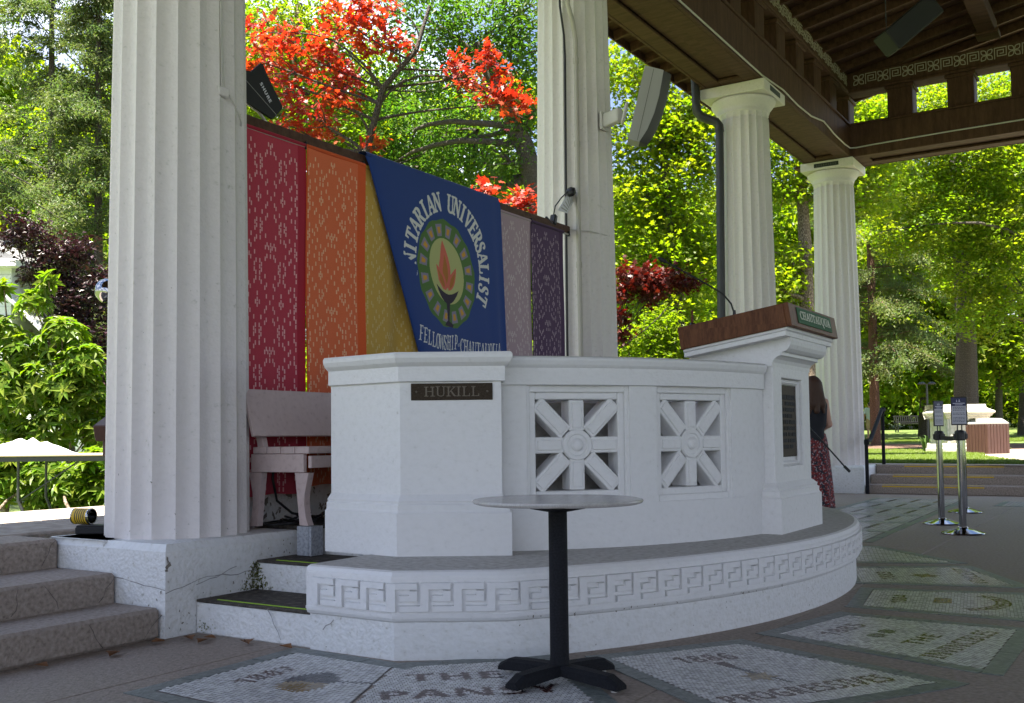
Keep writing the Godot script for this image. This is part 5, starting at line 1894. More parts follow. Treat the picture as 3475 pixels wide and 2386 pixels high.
# ---------------------------------------------------------------- things in the hall
func make_furniture() -> void:
	# cafe table
	var c := Vector3(-0.69, 0, 2.63)
	var t := thing("cafe_table", c, "round grey-topped cafe table on a black cross-foot pedestal", "table")
	var mb := MB.new()
	mb.lathe([[0.0, 0.716], [0.33, 0.716], [0.343, 0.720], [0.348, 0.727], [0.346, 0.733], [0.338, 0.735], [0.0, 0.7352]], 56, c)
	var wood := surf([[0.0, Color(0.34, 0.32, 0.30)], [0.5, Color(0.46, 0.44, 0.42)], [1.0, Color(0.58, 0.56, 0.53)]], 2.0, 0.22, 0.03, 5, 0.0, 0.1, 301)
	wood.uv1_scale = Vector3(1.0, 1.0, 12.0)
	part(t, "table_top", mb, wood)
	mb = MB.new()
	mb.lathe([[0.05, 0.684], [0.115, 0.696], [0.13, 0.714], [0.0, 0.7155]], 24, c)
	part(t, "top_plate", mb, M.iron)
	mb = MB.new()
	mb.lathe([[0.044, 0.045], [0.0385, 0.10], [0.038, 0.69]], 24, c, true)
	part(t, "pedestal", mb, M.iron)
	for d in [[Vector2(0.045, -0.30)], [Vector2(0.27, 0.085)], [Vector2(-0.26, -0.07)], [Vector2(-0.055, 0.30)]]:
		var v: Vector2 = d[0]
		var l := v.length()
		var u := v / l
		var bs := Basis(Vector3(u.x, 0, u.y), Vector3.UP, Vector3(-u.y, 0, u.x))
		mb = MB.new()
		var pr := []
		for i in 7:
			var f := i / 6.0
			pr.append([f * l, lerpf(0.046, 0.034, f), 0.072 - 0.012 * f * f - (0.022 if i == 6 else 0.0), 0.030 + 0.006 * (1.0 - f) - 0.018 * f])
		mb.grp = -1
		var row := func(q: Array) -> Array:
			var hw: float = q[1]
			return [c + bs * Vector3(q[0], q[3], -hw), c + bs * Vector3(q[0], q[2] - 0.012, -hw), c + bs * Vector3(q[0], q[2], -hw * 0.6), c + bs * Vector3(q[0], q[2], hw * 0.6), c + bs * Vector3(q[0], q[2] - 0.012, hw), c + bs * Vector3(q[0], q[3], hw)]
		for i in 6:
			var a: Array = row.call(pr[i]); var b: Array = row.call(pr[i + 1])
			for k in 6: mb.quad(a[k], a[(k + 1) % 6], b[(k + 1) % 6], b[k])
		var e: Array = row.call(pr[6])
		for k in range(1, 5): mb.tri(e[0], e[k], e[k + 1])
		var lg := part(t, "foot_arm", mb, M.iron)
		mb = MB.new()
		mb.lathe([[0.012, 0.0], [0.014, 0.004], [0.012, 0.018]], 10, c + bs * Vector3(l - 0.035, 0, 0))
		part(lg, "glide", mb, M.conduit)
	# pink bench
	t = thing("painted_bench", Vector3(0.7, 0.484, 0.42), "pale pink painted wooden bench standing in front of the red cloth", "bench")
	var x0 := -0.03; var x1 := 1.55
	for s in [[x0 + 0.025, 0.23, 0.484], [x0 + 0.025, 0.585, 0.502], [x1 - 0.025, 0.23, 0.484], [x1 - 0.025, 0.585, 0.484]]:
		mb = MB.new()
		var fwd := 1.0 if s[1] > 0.4 else -1.0
		var o := PackedVector2Array()
		for q in [[-0.045, 0.80], [0.06, 0.80], [0.045, 0.74], [0.03, 0.68], [0.027, 0.62], [0.038, 0.55], [0.058, s[2]], [-0.008, s[2]], [-0.02, 0.6]]: o.append(Vector2(s[1] + q[0] * fwd, q[1]))
		mb.solid(o, s[0] - 0.025, s[0] + 0.02, Transform3D(Basis(Vector3(0, 0, 1), Vector3.UP, Vector3(1, 0, 0)), Vector3.ZERO))
		part(t, "leg", mb, M.pink)
	for x in [x0, x1]:
		mb = MB.new()
		mb.box(Vector3(x, 0.855, 0.41), Vector3(0.028, 0.105, 0.42), 0.003)
		part(t, "end_rail", mb, M.pink)
		mb = MB.new()
		mb.box(Vector3(x + (0.02 if x < 0.5 else -0.02), 0.99, 0.255), Vector3(0.04, 0.19, 0.05), 0.003, Basis(Vector3.RIGHT, -0.25))
		part(t, "back_post", mb, M.pink)
	mb = MB.new()
	mb.box(Vector3((x0 + x1) / 2, 0.862, 0.64), Vector3(x1 - x0 - 0.03, 0.07, 0.025), 0.003)
	part(t, "front_rail", mb, M.pink)
	for k in 4:
		mb = MB.new()
		mb.box(Vector3((x0 + x1) / 2, 0.929 + 0.0008 * (k % 2), 0.275 + k * 0.112), Vector3(x1 - x0 + 0.04, 0.04, 0.106), 0.004)
		part(t, "seat_plank", mb, M.pink)
	mb = MB.new()
	mb.box(Vector3(0.72, 1.148, 0.29), Vector3(1.75, 0.285, 0.022), 0.003, Basis(Vector3.RIGHT, -0.28))
	part(t, "backrest", mb, M.pink)
	# block under the bench's front leg
	mb = MB.new()
	mb.box(Vector3(0.0, 0.417, 0.615), Vector3(0.10, 0.165, 0.085), 0.003)
	mb.box(Vector3(0.0, 0.417, 0.664), Vector3(0.092, 0.164, 0.012), 0.002)
	mb.box(Vector3(0.0, 0.417, 0.677), Vector3(0.10, 0.166, 0.012), 0.002)
	single("wooden_block", mb, M.block, Vector3(0.0, 0.334, 0.62), "grey painted wooden block propping up the bench leg on the side step", "block")
	# loose cables under the bench
	t = thing("cable_bundle", Vector3(0.3, 0.484, 0.3), "tangle of thin black cables lying under the pink bench", "cable")
	for k in 7:
		mb = MB.new()
		var pts := []
		var a := rng.randf() * TAU
		for i in 12:
			var f := i / 11.0
			pts.append(Vector3(0.17 + 0.10 * k * 0.5 + 0.14 * sin(a + f * 6.0), 0.492 + 0.008 * k * absf(sin(f * 8.0 + a)), 0.16 + 0.24 * f + 0.05 * cos(a + f * 7.0)))
		mb.tube(pts, 0.006, 6)
		part(t, "loop", mb, M.black)
	mb = MB.new()
	mb.tube([Vector3(0.18, 0.95, 0.17), Vector3(0.17, 0.75, 0.165), Vector3(0.2, 0.62, 0.17), Vector3(0.28, 0.54, 0.22), Vector3(0.4, 0.51, 0.3)], 0.008, 6)
	part(t, "hanging_cable", mb, M.black)
	# can and small case at the foot of the thick column
	var cc := Vector3(-0.68, PED + 0.045, -0.30)
	t = thing("small_case", Vector3(-0.60, PED, -0.36), "flat black plastic case beside the thick column's foot", "case")
	mb = MB.new()
	var cb := Basis(Vector3.UP, 0.62)
	mb.box(Vector3(-0.66, PED + 0.025, -0.36), Vector3(0.10, 0.042, 0.25), 0.006, cb)
	part(t, "box", mb, M.black_matt)
	mb = MB.new()
	mb.box(Vector3(-0.66, PED + 0.05, -0.36), Vector3(0.092, 0.008, 0.24), 0.003, cb)
	part(t, "lid", mb, M.black)
	t = thing("tin_can", Vector3(-0.73, PED + 0.054, -0.37), "yellow labelled tin can lying on its side on the black case", "can")
	mb = MB.new()
	var ax := Basis(Vector3(0, 0, 1), PI / 2) * Basis(Vector3.RIGHT, 0.0)
	var lay := Basis(Vector3.UP, 1.875) * ax
	var ctr := Vector3(-0.69, PED + 0.1, -0.47)
	mb.lathe([[0.044, -0.055], [0.045, -0.052], [0.045, 0.045]], 28, ctr, false, lay)
	part(t, "label_wrap", mb, M.yellow)
	mb = MB.new()
	mb.lathe([[0.0, -0.052], [0.040, -0.053], [0.0455, -0.058], [0.046, -0.05]], 28, ctr, false, lay)
	mb.lathe([[0.0455, 0.043], [0.047, 0.052], [0.045, 0.058], [0.041, 0.057], [0.041, -0.03], [0.0, -0.03]], 28, ctr, false, lay)
	part(t, "rim", mb, M.chrome)
	mb = MB.new()
	for k in 5: mb.lathe([[0.0454, -0.03 + k * 0.014], [0.0454, -0.024 + k * 0.014]], 28, ctr, false, lay)
	part(t, "printed_bands", mb, M.black)
	# dry leaves
	for q in [[-1.30, 0.62, 0.5], [-0.86, 0.62, 1.2], [-0.80, 0.70, 2.3], [-0.88, 0.74, 0.2], [-0.79, 0.95, 1.0], [-1.0, 0.56, 3.0], [-1.62, 0.55, 2.0], [-0.78, 1.2, 1.7]]:
		dry_leaf(Vector3(q[0], 0.006, q[1]), q[2])
	make_stanchions()
	make_speakers()

func dry_leaf(at: Vector3, turn: float) -> void:
	var mb := MB.new()
	mb.grp = 1
	var bs := Basis(Vector3.UP, turn)
	var l := rng.randf_range(0.05, 0.09)
	for i in 5:
		var f0 := i / 5.0; var f1 := (i + 1) / 5.0
		for s in [-1.0, 1.0]:
			var p := func(f: float, e: float) -> Vector3: return at + bs * Vector3((f - 0.5) * l, 0.002 + 0.02 * f * f * l * 10.0 * 0.5 + absf(e) * 0.25 * l * sin(PI * f) * (1.2 - f), e * l * 0.36 * sin(PI * f) * (1.0 + 0.25 * sin(f * 19.0)))
			mb.quad(p.call(f0, 0.0), p.call(f1, 0.0), p.call(f1, s), p.call(f0, s))
	single("dry_leaf", mb, flat_mat(0.20, 0.09, 0.035, 0.8), at, "curled brown dead leaf on the floor by the steps", "leaf", "dead leaves on the floor")

func sign_tex() -> ImageTexture:
	var im := Image.create(96, 144, false, Image.FORMAT_RGB8)
	im.fill(Color(0.72, 0.72, 0.76))
	im.fill_rect(Rect2i(0, 0, 96, 44), Color(0.10, 0.12, 0.30))
	var w := Color(0.72, 0.72, 0.78)
	fill_poly(im, PackedVector2Array([Vector2(30, 22), Vector2(34, 6), Vector2(40, 22)]), w)
	fill_poly(im, PackedVector2Array([Vector2(46, 22), Vector2(52, 4), Vector2(60, 22)]), w)
	im.fill_rect(Rect2i(8, 27, 80, 5), w)
	im.fill_rect(Rect2i(22, 36, 52, 4), w)
	var y := 50
	var r := RandomNumberGenerator.new(); r.seed = 5
	while y < 138:
		if y in [74, 98]: y += 8
		var x := 8
		while x < 86:
			var l := r.randi_range(4, 14)
			im.fill_rect(Rect2i(x, y, mini(l, 88 - x), 3), Color(0.25, 0.26, 0.34))
			x += l + 3
		y += 8
	return ImageTexture.create_from_image(im)

func make_stanchions() -> void:
	var face := StandardMaterial3D.new()
	face.albedo_texture = sign_tex()
	face.roughness = 0.35
	var yaw := atan2(-4.37 - 7.0, 4.7 - 2.8)
	var spots := [[Vector3(6.713, 0, 3.033), "chrome stanchion with a sign, joined by a short belt, standing out on bare concrete", -0.15], [Vector3(7.806, 0, 2.658), "chrome stanchion with a narrow turned sign at the edge of the mosaic walk", 0.85], [Vector3(9.727, 0, 2.61), "chrome stanchion without a sign standing behind the two with signs", 0.0]]
	for i in 3:
		var s: Array = spots[i]
		var c: Vector3 = s[0]
		var t := thing("stanchion", c, s[1], "stanchion", "chrome queue posts")
		var mb := MB.new()
		mb.lathe([[0.0, 0.001], [0.20, 0.001], [0.203, 0.008], [0.198, 0.016], [0.10, 0.045], [0.05, 0.058], [0.045, 0.07], [0.0, 0.07]], 40, c, false)
		part(t, "base", mb, M.chrome)
		mb = MB.new()
		mb.lathe([[0.034, 0.06], [0.034, 0.925]], 28, c)
		part(t, "pole", mb, M.chrome)
		mb = MB.new()
		mb.lathe([[0.0, 0.915], [0.048, 0.918], [0.05, 0.93], [0.05, 0.995], [0.044, 1.012], [0.03, 1.02], [0.0, 1.022]], 24, c)
		for k in 4:
			var bb := Basis(Vector3.UP, PI / 2 * k + 0.3)
			mb.box(c + bb * Vector3(0.05, 0.955, 0), Vector3(0.02, 0.06, 0.034), 0.004, bb)
		part(t, "head", mb, M.black)
		if i == 2: continue
		var bs := Basis(Vector3.UP, yaw + s[2])
		var sg := Node3D.new()
		sg.name = "sign"
		t.add_child(sg, true)
		mb = MB.new()
		for q in [-0.02, 0.02]: mb.tube([c + bs * Vector3(q, 1.02, 0), c + bs * Vector3(q, 1.08, 0)], 0.006, 6)
		part(sg, "bracket", mb, M.black)
		mb = MB.new()
		mb.box(c + Vector3(0, 1.21, 0), Vector3(0.15, 0.28, 0.014), 0.004, bs)
		part(sg, "frame", mb, M.black)
		mb = MB.new()
		mb.has_uv = true
		mb.grp = -1
		for zz in [0.0078, -0.0078]:
			var d := 1.0 if zz > 0 else -1.0
			var p := func(x: float, y: float) -> Vector3: return c + bs * Vector3(x * d, 1.21 + y, zz)
			mb.quad(p.call(-0.065, -0.128), p.call(0.065, -0.128), p.call(0.065, 0.128), p.call(-0.065, 0.128), Vector2(0, 1), Vector2(1, 1), Vector2(1, 0), Vector2(0, 0))
		part(sg, "printed_face", mb, face)
	var a: Vector3 = spots[0][0]; var b: Vector3 = spots[1][0]
	var t := thing("queue_belt", (a + b) / 2 + Vector3(0, 0.93, 0), "short black belt stretched between two chrome stanchions", "belt")
	var mb := MB.new()
	var d := (b - a).normalized()
	mb.grp = 1
	for k in 8:
		var f0 := k / 8.0; var f1 := (k + 1) / 8.0
		var p := func(f: float, y: float) -> Vector3: return (a + d * 0.055).lerp(b - d * 0.055, f) + Vector3(0, 0.955 + y - 0.02 * sin(PI * f), 0)
		mb.quad(p.call(f0, -0.024), p.call(f1, -0.024), p.call(f1, 0.024), p.call(f0, 0.024))
	part(t, "webbing", mb, M.black_matt)

func make_speakers() -> void:
	# curved column loudspeaker on the second column
	var at := Vector3(4.10, 3.68, 0.72)
	var t := thing("column_loudspeaker", at, "long grey curved loudspeaker tilted on a bracket on the column", "loudspeaker", "loudspeakers")
	var f := Vector3(0.47, 0, 0.883)          # the way it faces before it is tipped
	var s := Vector3(0.883, 0, -0.47)
	var bs := Basis(s, Vector3.UP, f) * Basis(Vector3.RIGHT, 0.24)
	# outline in (forward, up), drawn out sideways
	var side := PackedVector2Array([Vector2(0.0, 0.0), Vector2(0.105, -0.005), Vector2(0.150, 0.12), Vector2(0.178, 0.28), Vector2(0.186, 0.45), Vector2(0.175, 0.68), Vector2(0.0, 0.69)])
	var xf := Transform3D(bs * Basis(Vector3(0, 0, 1), Vector3.UP, Vector3(1, 0, 0)), at)
	var mb := MB.new()
	mb.solid(side, -0.09, 0.09, xf)
	part(t, "cabinet", mb, M.grey_box)
	mb = MB.new()
	var fr := [Vector2(0.107, 0.0), Vector2(0.152, 0.12), Vector2(0.180, 0.28), Vector2(0.188, 0.45), Vector2(0.177, 0.675)]
	mb.grp = 2
	var n := 8
	for i in fr.size() - 1:
		for k in n:
			var g := func(p: Vector2, q: float) -> Vector3:
				var a := (q / n - 0.5) * 2.0
				return xf * Vector3(p.x + 0.075 * (1.0 - a * a), p.y, a * 0.092)
			mb.quad(g.call(fr[i], k), g.call(fr[i], k + 1), g.call(fr[i + 1], k + 1), g.call(fr[i + 1], k))
	for e in [0, fr.size() - 1]:
		for k in n:
			var g := func(q: float, r: float) -> Vector3:
				var a := (q / n - 0.5) * 2.0
				return xf * Vector3(fr[e].x + 0.075 * (1.0 - a * a) * r, fr[e].y, a * 0.092)
			mb.quad(g.call(k, 0.0), g.call(k + 1, 0.0), g.call(k + 1, 1.0), g.call(k, 1.0))
	part(t, "grille", mb, M.grey_grille)
	mb = MB.new()
	for z in [-0.0915, 0.0915]:
		mb.box(xf * Vector3(0.085, 0.34, z), Vector3(0.004, 0.67, 0.002), 0.0, xf.basis)
	part(t, "seam", mb, M.grey_grille)
	mb = MB.new()
	var w := Vector3(4.42, 3.99, 0.0) + Vector3(-0.05, 0, 0.345)
	mb.box(w + Vector3(-0.03, 0, 0.02), Vector3(0.14, 0.17, 0.03), 0.006)
	mb.box(w + Vector3(-0.09, 0, 0.14), Vector3(0.075, 0.13, 0.23), 0.01, Basis(Vector3.UP, -0.45))
	mb.box(w + Vector3(-0.165, -0.01, 0.30), Vector3(0.15, 0.18, 0.03), 0.01, bs)
	part(t, "bracket", mb, M.conduit)
	# dark box hung in the roof
	var hc := Vector3(7.12, 5.34, 2.6)
	t = thing("hanging_loudspeaker", hc, "black boxy loudspeaker hung on chains under the roof", "loudspeaker", "loudspeakers")
	var a := Vector3(0.24, 0.39, 0.403).normalized()
	var dn := Vector3(0.10, -0.19, 0.12)
	dn = (dn - a * dn.dot(a)).normalized()
	var b3 := Basis(a, dn, a.cross(dn))
	mb = MB.new()
	mb.box(hc, Vector3(0.62, 0.24, 0.34), 0.012, b3)
	part(t, "cabinet", mb, M.black_matt)
	mb = MB.new()
	mb.box(hc + dn * 0.122, Vector3(0.60, 0.008, 0.32), 0.002, b3)
	part(t, "grille", mb, flat_mat(0.055, 0.048, 0.05, 0.6))
	for e in [-0.22, 0.25]:
		mb = MB.new()
		var p: Vector3 = hc + a * e - dn * 0.1
		var top := Vector3(p.x, roof_y(p.z) + 0.02, p.z)
		var links := 22
		for k in links:
			var y := lerpf(p.y, top.y, (k + 0.5) / links)
			mb.box(Vector3(p.x, y, p.z), Vector3(0.014, (top.y - p.y) / links * 1.1, 0.005), 0.001, Basis(Vector3.UP, PI / 2 * (k % 2)))
		part(t, "chain", mb, M.gutter)

func make_mic_stand() -> void:
	var c := Vector3(7.10, 0, 1.36)
	var t := thing("microphone_stand", c, "black boom microphone stand behind the pulpit, its arm hanging down", "microphone stand")
	var mb := MB.new()
	mb.tube([c + Vector3(0, 0.1, 0), c + Vector3(0, 1.27, 0)], 0.011, 8)
	part(t, "upright", mb, M.black)
	for p in [Vector3(0.02, 0.015, 0.52), Vector3(0.42, 0.015, -0.2), Vector3(-0.38, 0.015, -0.22)]:
		mb = MB.new()
		mb.tube([c + Vector3(0, 0.2, 0), c + p * Vector3(0.85, 1, 0.85) + Vector3(0, 0.01, 0), c + p], [0.010, 0.011, 0.018], 7)
		part(t, "leg", mb, M.black)
	mb = MB.new()
	mb.tube([Vector3(7.07, 1.36, 1.20), Vector3(7.13, 1.25, 1.28), Vector3(7.31, 0.927, 1.52), Vector3(7.46, 0.64, 1.72), Vector3(7.462, 0.636, 1.722), Vector3(7.50, 0.575, 1.77)], [0.009, 0.009, 0.009, 0.009, 0.017, 0.016], 8)
	part(t, "boom", mb, M.black)


# ---------------------------------------------------------------- people
# surface nets over a field made of tapered capsules joined smoothly; bones: [a, b, ra, rb]
func body_mesh(bones: Array, cell: float, blend: float, squash := Vector3.ONE) -> ArrayMesh:
	var lo := Vector3.ONE * 1e9; var hi := -lo
	for b in bones:
		var r: float = maxf(b[2], b[3]) + blend + cell * 2
		for p in [b[0], b[1]]:
			lo = lo.min(p - Vector3.ONE * r); hi = hi.max(p + Vector3.ONE * r)
	var n := Vector3i(((hi - lo) / cell).ceil()) + Vector3i.ONE
	var field := PackedFloat32Array()
	field.resize(n.x * n.y * n.z)
	field.fill(1.0)
	for b in bones:
		var a: Vector3 = b[0]; var e: Vector3 = b[1]
		var r: float = maxf(b[2], b[3]) + blend + cell
		var i0 := Vector3i(((a.min(e) - Vector3.ONE * r - lo) / cell).floor()).max(Vector3i.ZERO)
		var i1 := Vector3i(((a.max(e) + Vector3.ONE * r - lo) / cell).ceil()).min(n - Vector3i.ONE)
		var ab := e - a
		var l2 := maxf(ab.length_squared(), 1e-9)
		for z in range(i0.z, i1.z + 1):
			for y in range(i0.y, i1.y + 1):
				for x in range(i0.x, i1.x + 1):
					var p := lo + Vector3(x, y, z) * cell
					var t := clampf((p - a).dot(ab) / l2, 0, 1)
					var d: float = (p - a - ab * t).length() - lerpf(b[2], b[3], t)
					var k := (z * n.y + y) * n.x + x
					var o := field[k]
					var h := clampf(0.5 + 0.5 * (o - d) / blend, 0, 1)
					field[k] = lerpf(o, d, h) - blend * h * (1.0 - h)
	var vert := {}
	var pts := PackedVector3Array()
	var sx := 1; var sy := n.x; var sz := n.x * n.y
	var corner := [0, sx, sy, sx + sy, sz, sx + sz, sy + sz, sx + sy + sz]
	for z in n.z - 1:
		for y in n.y - 1:
			for x in n.x - 1:
				var k := z * sz + y * sy + x
				var neg := 0
				for c in corner:
					if field[k + c] < 0: neg += 1
				if neg == 0 or neg == 8: continue
				var sum := Vector3.ZERO; var m := 0
				for e in [[0, 1], [2, 3], [4, 5], [6, 7], [0, 2], [1, 3], [4, 6], [5, 7], [0, 4], [1, 5], [2, 6], [3, 7]]:
					var fa := field[k + corner[e[0]]]; var fb := field[k + corner[e[1]]]
					if (fa < 0) != (fb < 0):
						var t := fa / (fa - fb)
						var pa := Vector3(e[0] & 1, (e[0] >> 1) & 1, e[0] >> 2)
						var pb := Vector3(e[1] & 1, (e[1] >> 1) & 1, e[1] >> 2)
						sum += pa.lerp(pb, t); m += 1
				vert[k] = pts.size()
				pts.append((lo + (Vector3(x, y, z) + sum / m) * cell) * squash)
	var st := SurfaceTool.new()
	st.begin(Mesh.PRIMITIVE_TRIANGLES)
	st.set_smooth_group(0)
	for p in pts: st.add_vertex(p)
	for z in range(1, n.z - 1):
		for y in range(1, n.y - 1):
			for x in range(1, n.x - 1):
				var k := z * sz + y * sy + x
				var fa := field[k]
				for ax in 3:
					var stp: int = [sx, sy, sz][ax]
					var fb := field[k + stp]
					if (fa < 0) == (fb < 0): continue
					var u: int = [sy, sz, sx][ax]; var w: int = [sz, sx, sy][ax]
					var q := [k - u - w, k - w, k, k - u]
					var ok := true
					for i in q:
						if not vert.has(i): ok = false
					if not ok: continue
					if fa < 0: q.reverse()
					for i in [0, 1, 2, 0, 2, 3]: st.add_index(vert[q[i]])
	st.generate_normals()
	return st.commit()

func hand_bones(wrist: Vector3, d: Vector3, side: Vector3, s := 1.0) -> Array:
	# palm, four bent fingers of unequal length and a thumb from the side of the palm
	var out := []
	var nrm := d.cross(side).normalized()
	var palm := wrist + d * 0.085 * s
	for k in 4: out.append([wrist + side * (k - 1.5) * 0.012 * s + d * 0.02 * s, palm + side * (k - 1.5) * 0.019 * s, 0.016 * s, 0.013 * s])
	for k in 4:
		var l: float = [0.066, 0.076, 0.07, 0.054][k] * s
		var r := palm + side * (k - 1.5) * 0.020 * s
		var m := r + (d * 0.95 + nrm * 0.3).normalized() * l * 0.55
		out.append([r, m, 0.0095 * s, 0.0085 * s])
		out.append([m, m + (d * 0.75 + nrm * 0.65).normalized() * l * 0.5, 0.0085 * s, 0.007 * s])
	var tb := wrist + d * 0.03 * s - side * 0.03 * s
	out.append([tb, tb + (d * 0.7 - side * 0.7).normalized() * 0.04 * s, 0.012 * s, 0.0105 * s])
	out.append([tb + (d * 0.7 - side * 0.7).normalized() * 0.04 * s, tb + (d * 0.7 - side * 0.7).normalized() * 0.04 * s + (d * 0.9 - side * 0.2).normalized() * 0.03 * s, 0.0105 * s, 0.008 * s])
	return out

func make_person(at: Vector3, yaw: float, h: float, label: String, lady: bool, cell: float) -> void:
	var t := thing("person", at, label, "person")
	t.rotation.y = yaw
	var k := h / 1.70
	var V := func(x: float, y: float, z: float) -> Vector3: return Vector3(x, y, z) * k
	var bones := []
	# figure stands facing +z, weight on both feet
	var sh := 0.175 if lady else 0.195
	for s in [-1, 1]:
		bones.append([V.call(s * 0.085, 0.88, 0), V.call(s * 0.09, 0.48, 0.015), 0.088, 0.058])
		bones.append([V.call(s * 0.09, 0.48, 0.015), V.call(s * 0.092, 0.30, -0.012), 0.056, 0.054])
		bones.append([V.call(s * 0.092, 0.30, -0.012), V.call(s * 0.095, 0.09, -0.01), 0.054, 0.036])
		bones.append([V.call(s * 0.095, 0.05, -0.03), V.call(s * 0.11, 0.032, 0.14), 0.040, 0.030])
		var el: Vector3 = V.call(s * (sh + 0.045), 1.10, -0.01)
		var wr: Vector3 = V.call(s * (sh - 0.02), 0.98, 0.18)
		bones.append([V.call(s * sh, 1.385, 0), el, 0.050, 0.038])
		bones.append([el, wr, 0.037, 0.026])
		bones.append_array(hand_bones(wr, (wr - el).normalized(), Vector3(0, 0, 1).cross((wr - el).normalized()).normalized() * -s, k))
	bones.append([V.call(0, 0.90, 0), V.call(0, 1.08, 0.0), 0.125 if lady else 0.13, 0.105 if lady else 0.125])
	bones.append([V.call(-0.05, 1.12, 0.0), V.call(-0.075, 1.33, 0), 0.105, 0.10])
	bones.append([V.call(0.05, 1.12, 0.0), V.call(0.075, 1.33, 0), 0.105, 0.10])
	bones.append([V.call(0, 1.36, 0), V.call(0, 1.50, 0.012), 0.062, 0.050])
	# head: skull, jaw, nose, ears
	bones.append([V.call(0, 1.60, -0.012), V.call(0, 1.585, 0.02), 0.088, 0.080])
	bones.append([V.call(0, 1.545, 0.04), V.call(0, 1.52, 0.06), 0.055, 0.036])
	bones.append([V.call(0, 1.595, 0.098), V.call(0, 1.562, 0.112), 0.010, 0.014])
	for s in [-1, 1]: bones.append([V.call(s * 0.088, 1.60, -0.005), V.call(s * 0.09, 1.565, 0.0), 0.016, 0.011])
	part_m(t, "body", body_mesh(bones, cell, 0.03), M.skin)
	# face
	for s in [-1, 1]:
		var mb := MB.new()
		mb.lathe([[0.0, -0.012], [0.011, 0.0], [0.0, 0.012]], 8, V.call(s * 0.033, 1.60, 0.092), true)
		part_m(t, "eye", mb.mesh(), M.black)
	var mo := MB.new()
	mo.box(V.call(0, 1.535, 0.098), Vector3(0.045, 0.009, 0.01), 0.003)
	part_m(t, "mouth", mo.mesh(), flat_mat(0.35, 0.10, 0.09, 0.5))
	var hair := flat_mat(0.05, 0.02, 0.009, 0.65) if lady else flat_mat(0.02, 0.013, 0.009, 0.5)
	if lady:
		var hb := [[V.call(0, 1.625, -0.028), V.call(0, 1.60, -0.04), 0.098, 0.10], [V.call(-0.03, 1.60, -0.05), V.call(-0.07, 1.36, -0.105), 0.08, 0.055], [V.call(0.03, 1.60, -0.05), V.call(0.07, 1.36, -0.105), 0.08, 0.055], [V.call(0, 1.55, -0.07), V.call(0.01, 1.27, -0.125), 0.07, 0.04], [V.call(0.07, 1.40, -0.10), V.call(0.10, 1.24, -0.11), 0.045, 0.018], [V.call(-0.07, 1.40, -0.10), V.call(-0.09, 1.25, -0.12), 0.045, 0.02]]
		part_m(t, "hair", body_mesh(hb, cell, 0.025), hair)
		# sleeveless navy top
		var tb := [[V.call(0, 0.93, 0), V.call(0, 1.08, 0.0), 0.152, 0.128], [V.call(-0.055, 1.12, 0.0), V.call(-0.08, 1.33, 0), 0.122, 0.116], [V.call(0.055, 1.12, 0.0), V.call(0.08, 1.33, 0), 0.122, 0.116], [V.call(-0.11, 1.40, -0.005), V.call(0.11, 1.40, -0.005), 0.052, 0.052]]
		part_m(t, "sleeveless_top", body_mesh(tb, cell, 0.03), flat_mat(0.010, 0.011, 0.016, 0.85))
		# long printed skirt
		var im := Image.create(128, 128, false, Image.FORMAT_RGB8)
		var n := FastNoiseLite.new(); n.seed = 91; n.frequency = 0.05
		var n2 := FastNoiseLite.new(); n2.seed = 92; n2.frequency = 0.09
		for y in 128:
			for x in 128:
				var a := n.get_noise_2d(x, y); var b := n2.get_noise_2d(x, y * 0.8)
				var c := Color(0.20, 0.022, 0.020)
				if a > 0.12: c = Color(0.018, 0.022, 0.032)
				if b > 0.27: c = Color(0.33, 0.27, 0.28)
				elif b < -0.3: c = Color(0.055, 0.035, 0.045)
				im.set_pixel(x, y, c.linear_to_srgb())
		var mat := fabric(ImageTexture.create_from_image(im))
		mat.texture_repeat = true
		var sm := MB.new()
		sm.has_uv = true
		sm.grp = 1
		var seg := 40; var rows := 14
		var f := func(i: int, j: int) -> Vector3:
			var a := TAU * i / seg; var v := float(j) / rows
			var r := lerpf(0.145, 0.225, pow(v, 0.6)) * (1.0 + 0.07 * v * sin(a * 9.0) + 0.04 * v * sin(a * 5.0 + 1.0))
			return V.call(cos(a) * r * 1.08, lerpf(0.985, 0.05, v), sin(a) * r * 0.88)
		for i in seg:
			for j in rows:
				sm.quad(f.call(i + 1, j + 1), f.call(i, j + 1), f.call(i, j), f.call(i + 1, j), Vector2((i + 1) * 3.0 / seg, (j + 1) * 2.4 / rows), Vector2(i * 3.0 / seg, (j + 1) * 2.4 / rows), Vector2(i * 3.0 / seg, j * 2.4 / rows), Vector2((i + 1) * 3.0 / seg, j * 2.4 / rows))
		part_m(t, "skirt", sm.mesh(), mat)
	else:
		part_m(t, "hair", body_mesh([[V.call(0, 1.63, -0.03), V.call(0, 1.60, -0.045), 0.09, 0.088]], cell, 0.02), hair)
		var tb := [[V.call(0, 0.90, 0), V.call(0, 1.08, 0.0), 0.15, 0.145], [V.call(-0.055, 1.12, 0.0), V.call(-0.085, 1.33, 0), 0.125, 0.12], [V.call(0.055, 1.12, 0.0), V.call(0.085, 1.33, 0), 0.125, 0.12], [V.call(-0.13, 1.40, 0), V.call(0.13, 1.40, 0), 0.06, 0.06]]
		for s in [-1, 1]: tb.append([V.call(s * 0.195, 1.385, 0), V.call(s * 0.24, 1.20, -0.02), 0.068, 0.062])
		part_m(t, "shirt", body_mesh(tb, cell, 0.03), flat_mat(0.48, 0.55, 0.55, 0.85))
		var sb := [[V.call(0, 0.86, 0), V.call(0, 0.95, 0.0), 0.142, 0.135]]
		for s in [-1, 1]: sb.append([V.call(s * 0.085, 0.86, 0), V.call(s * 0.095, 0.52, 0.012), 0.108, 0.085])
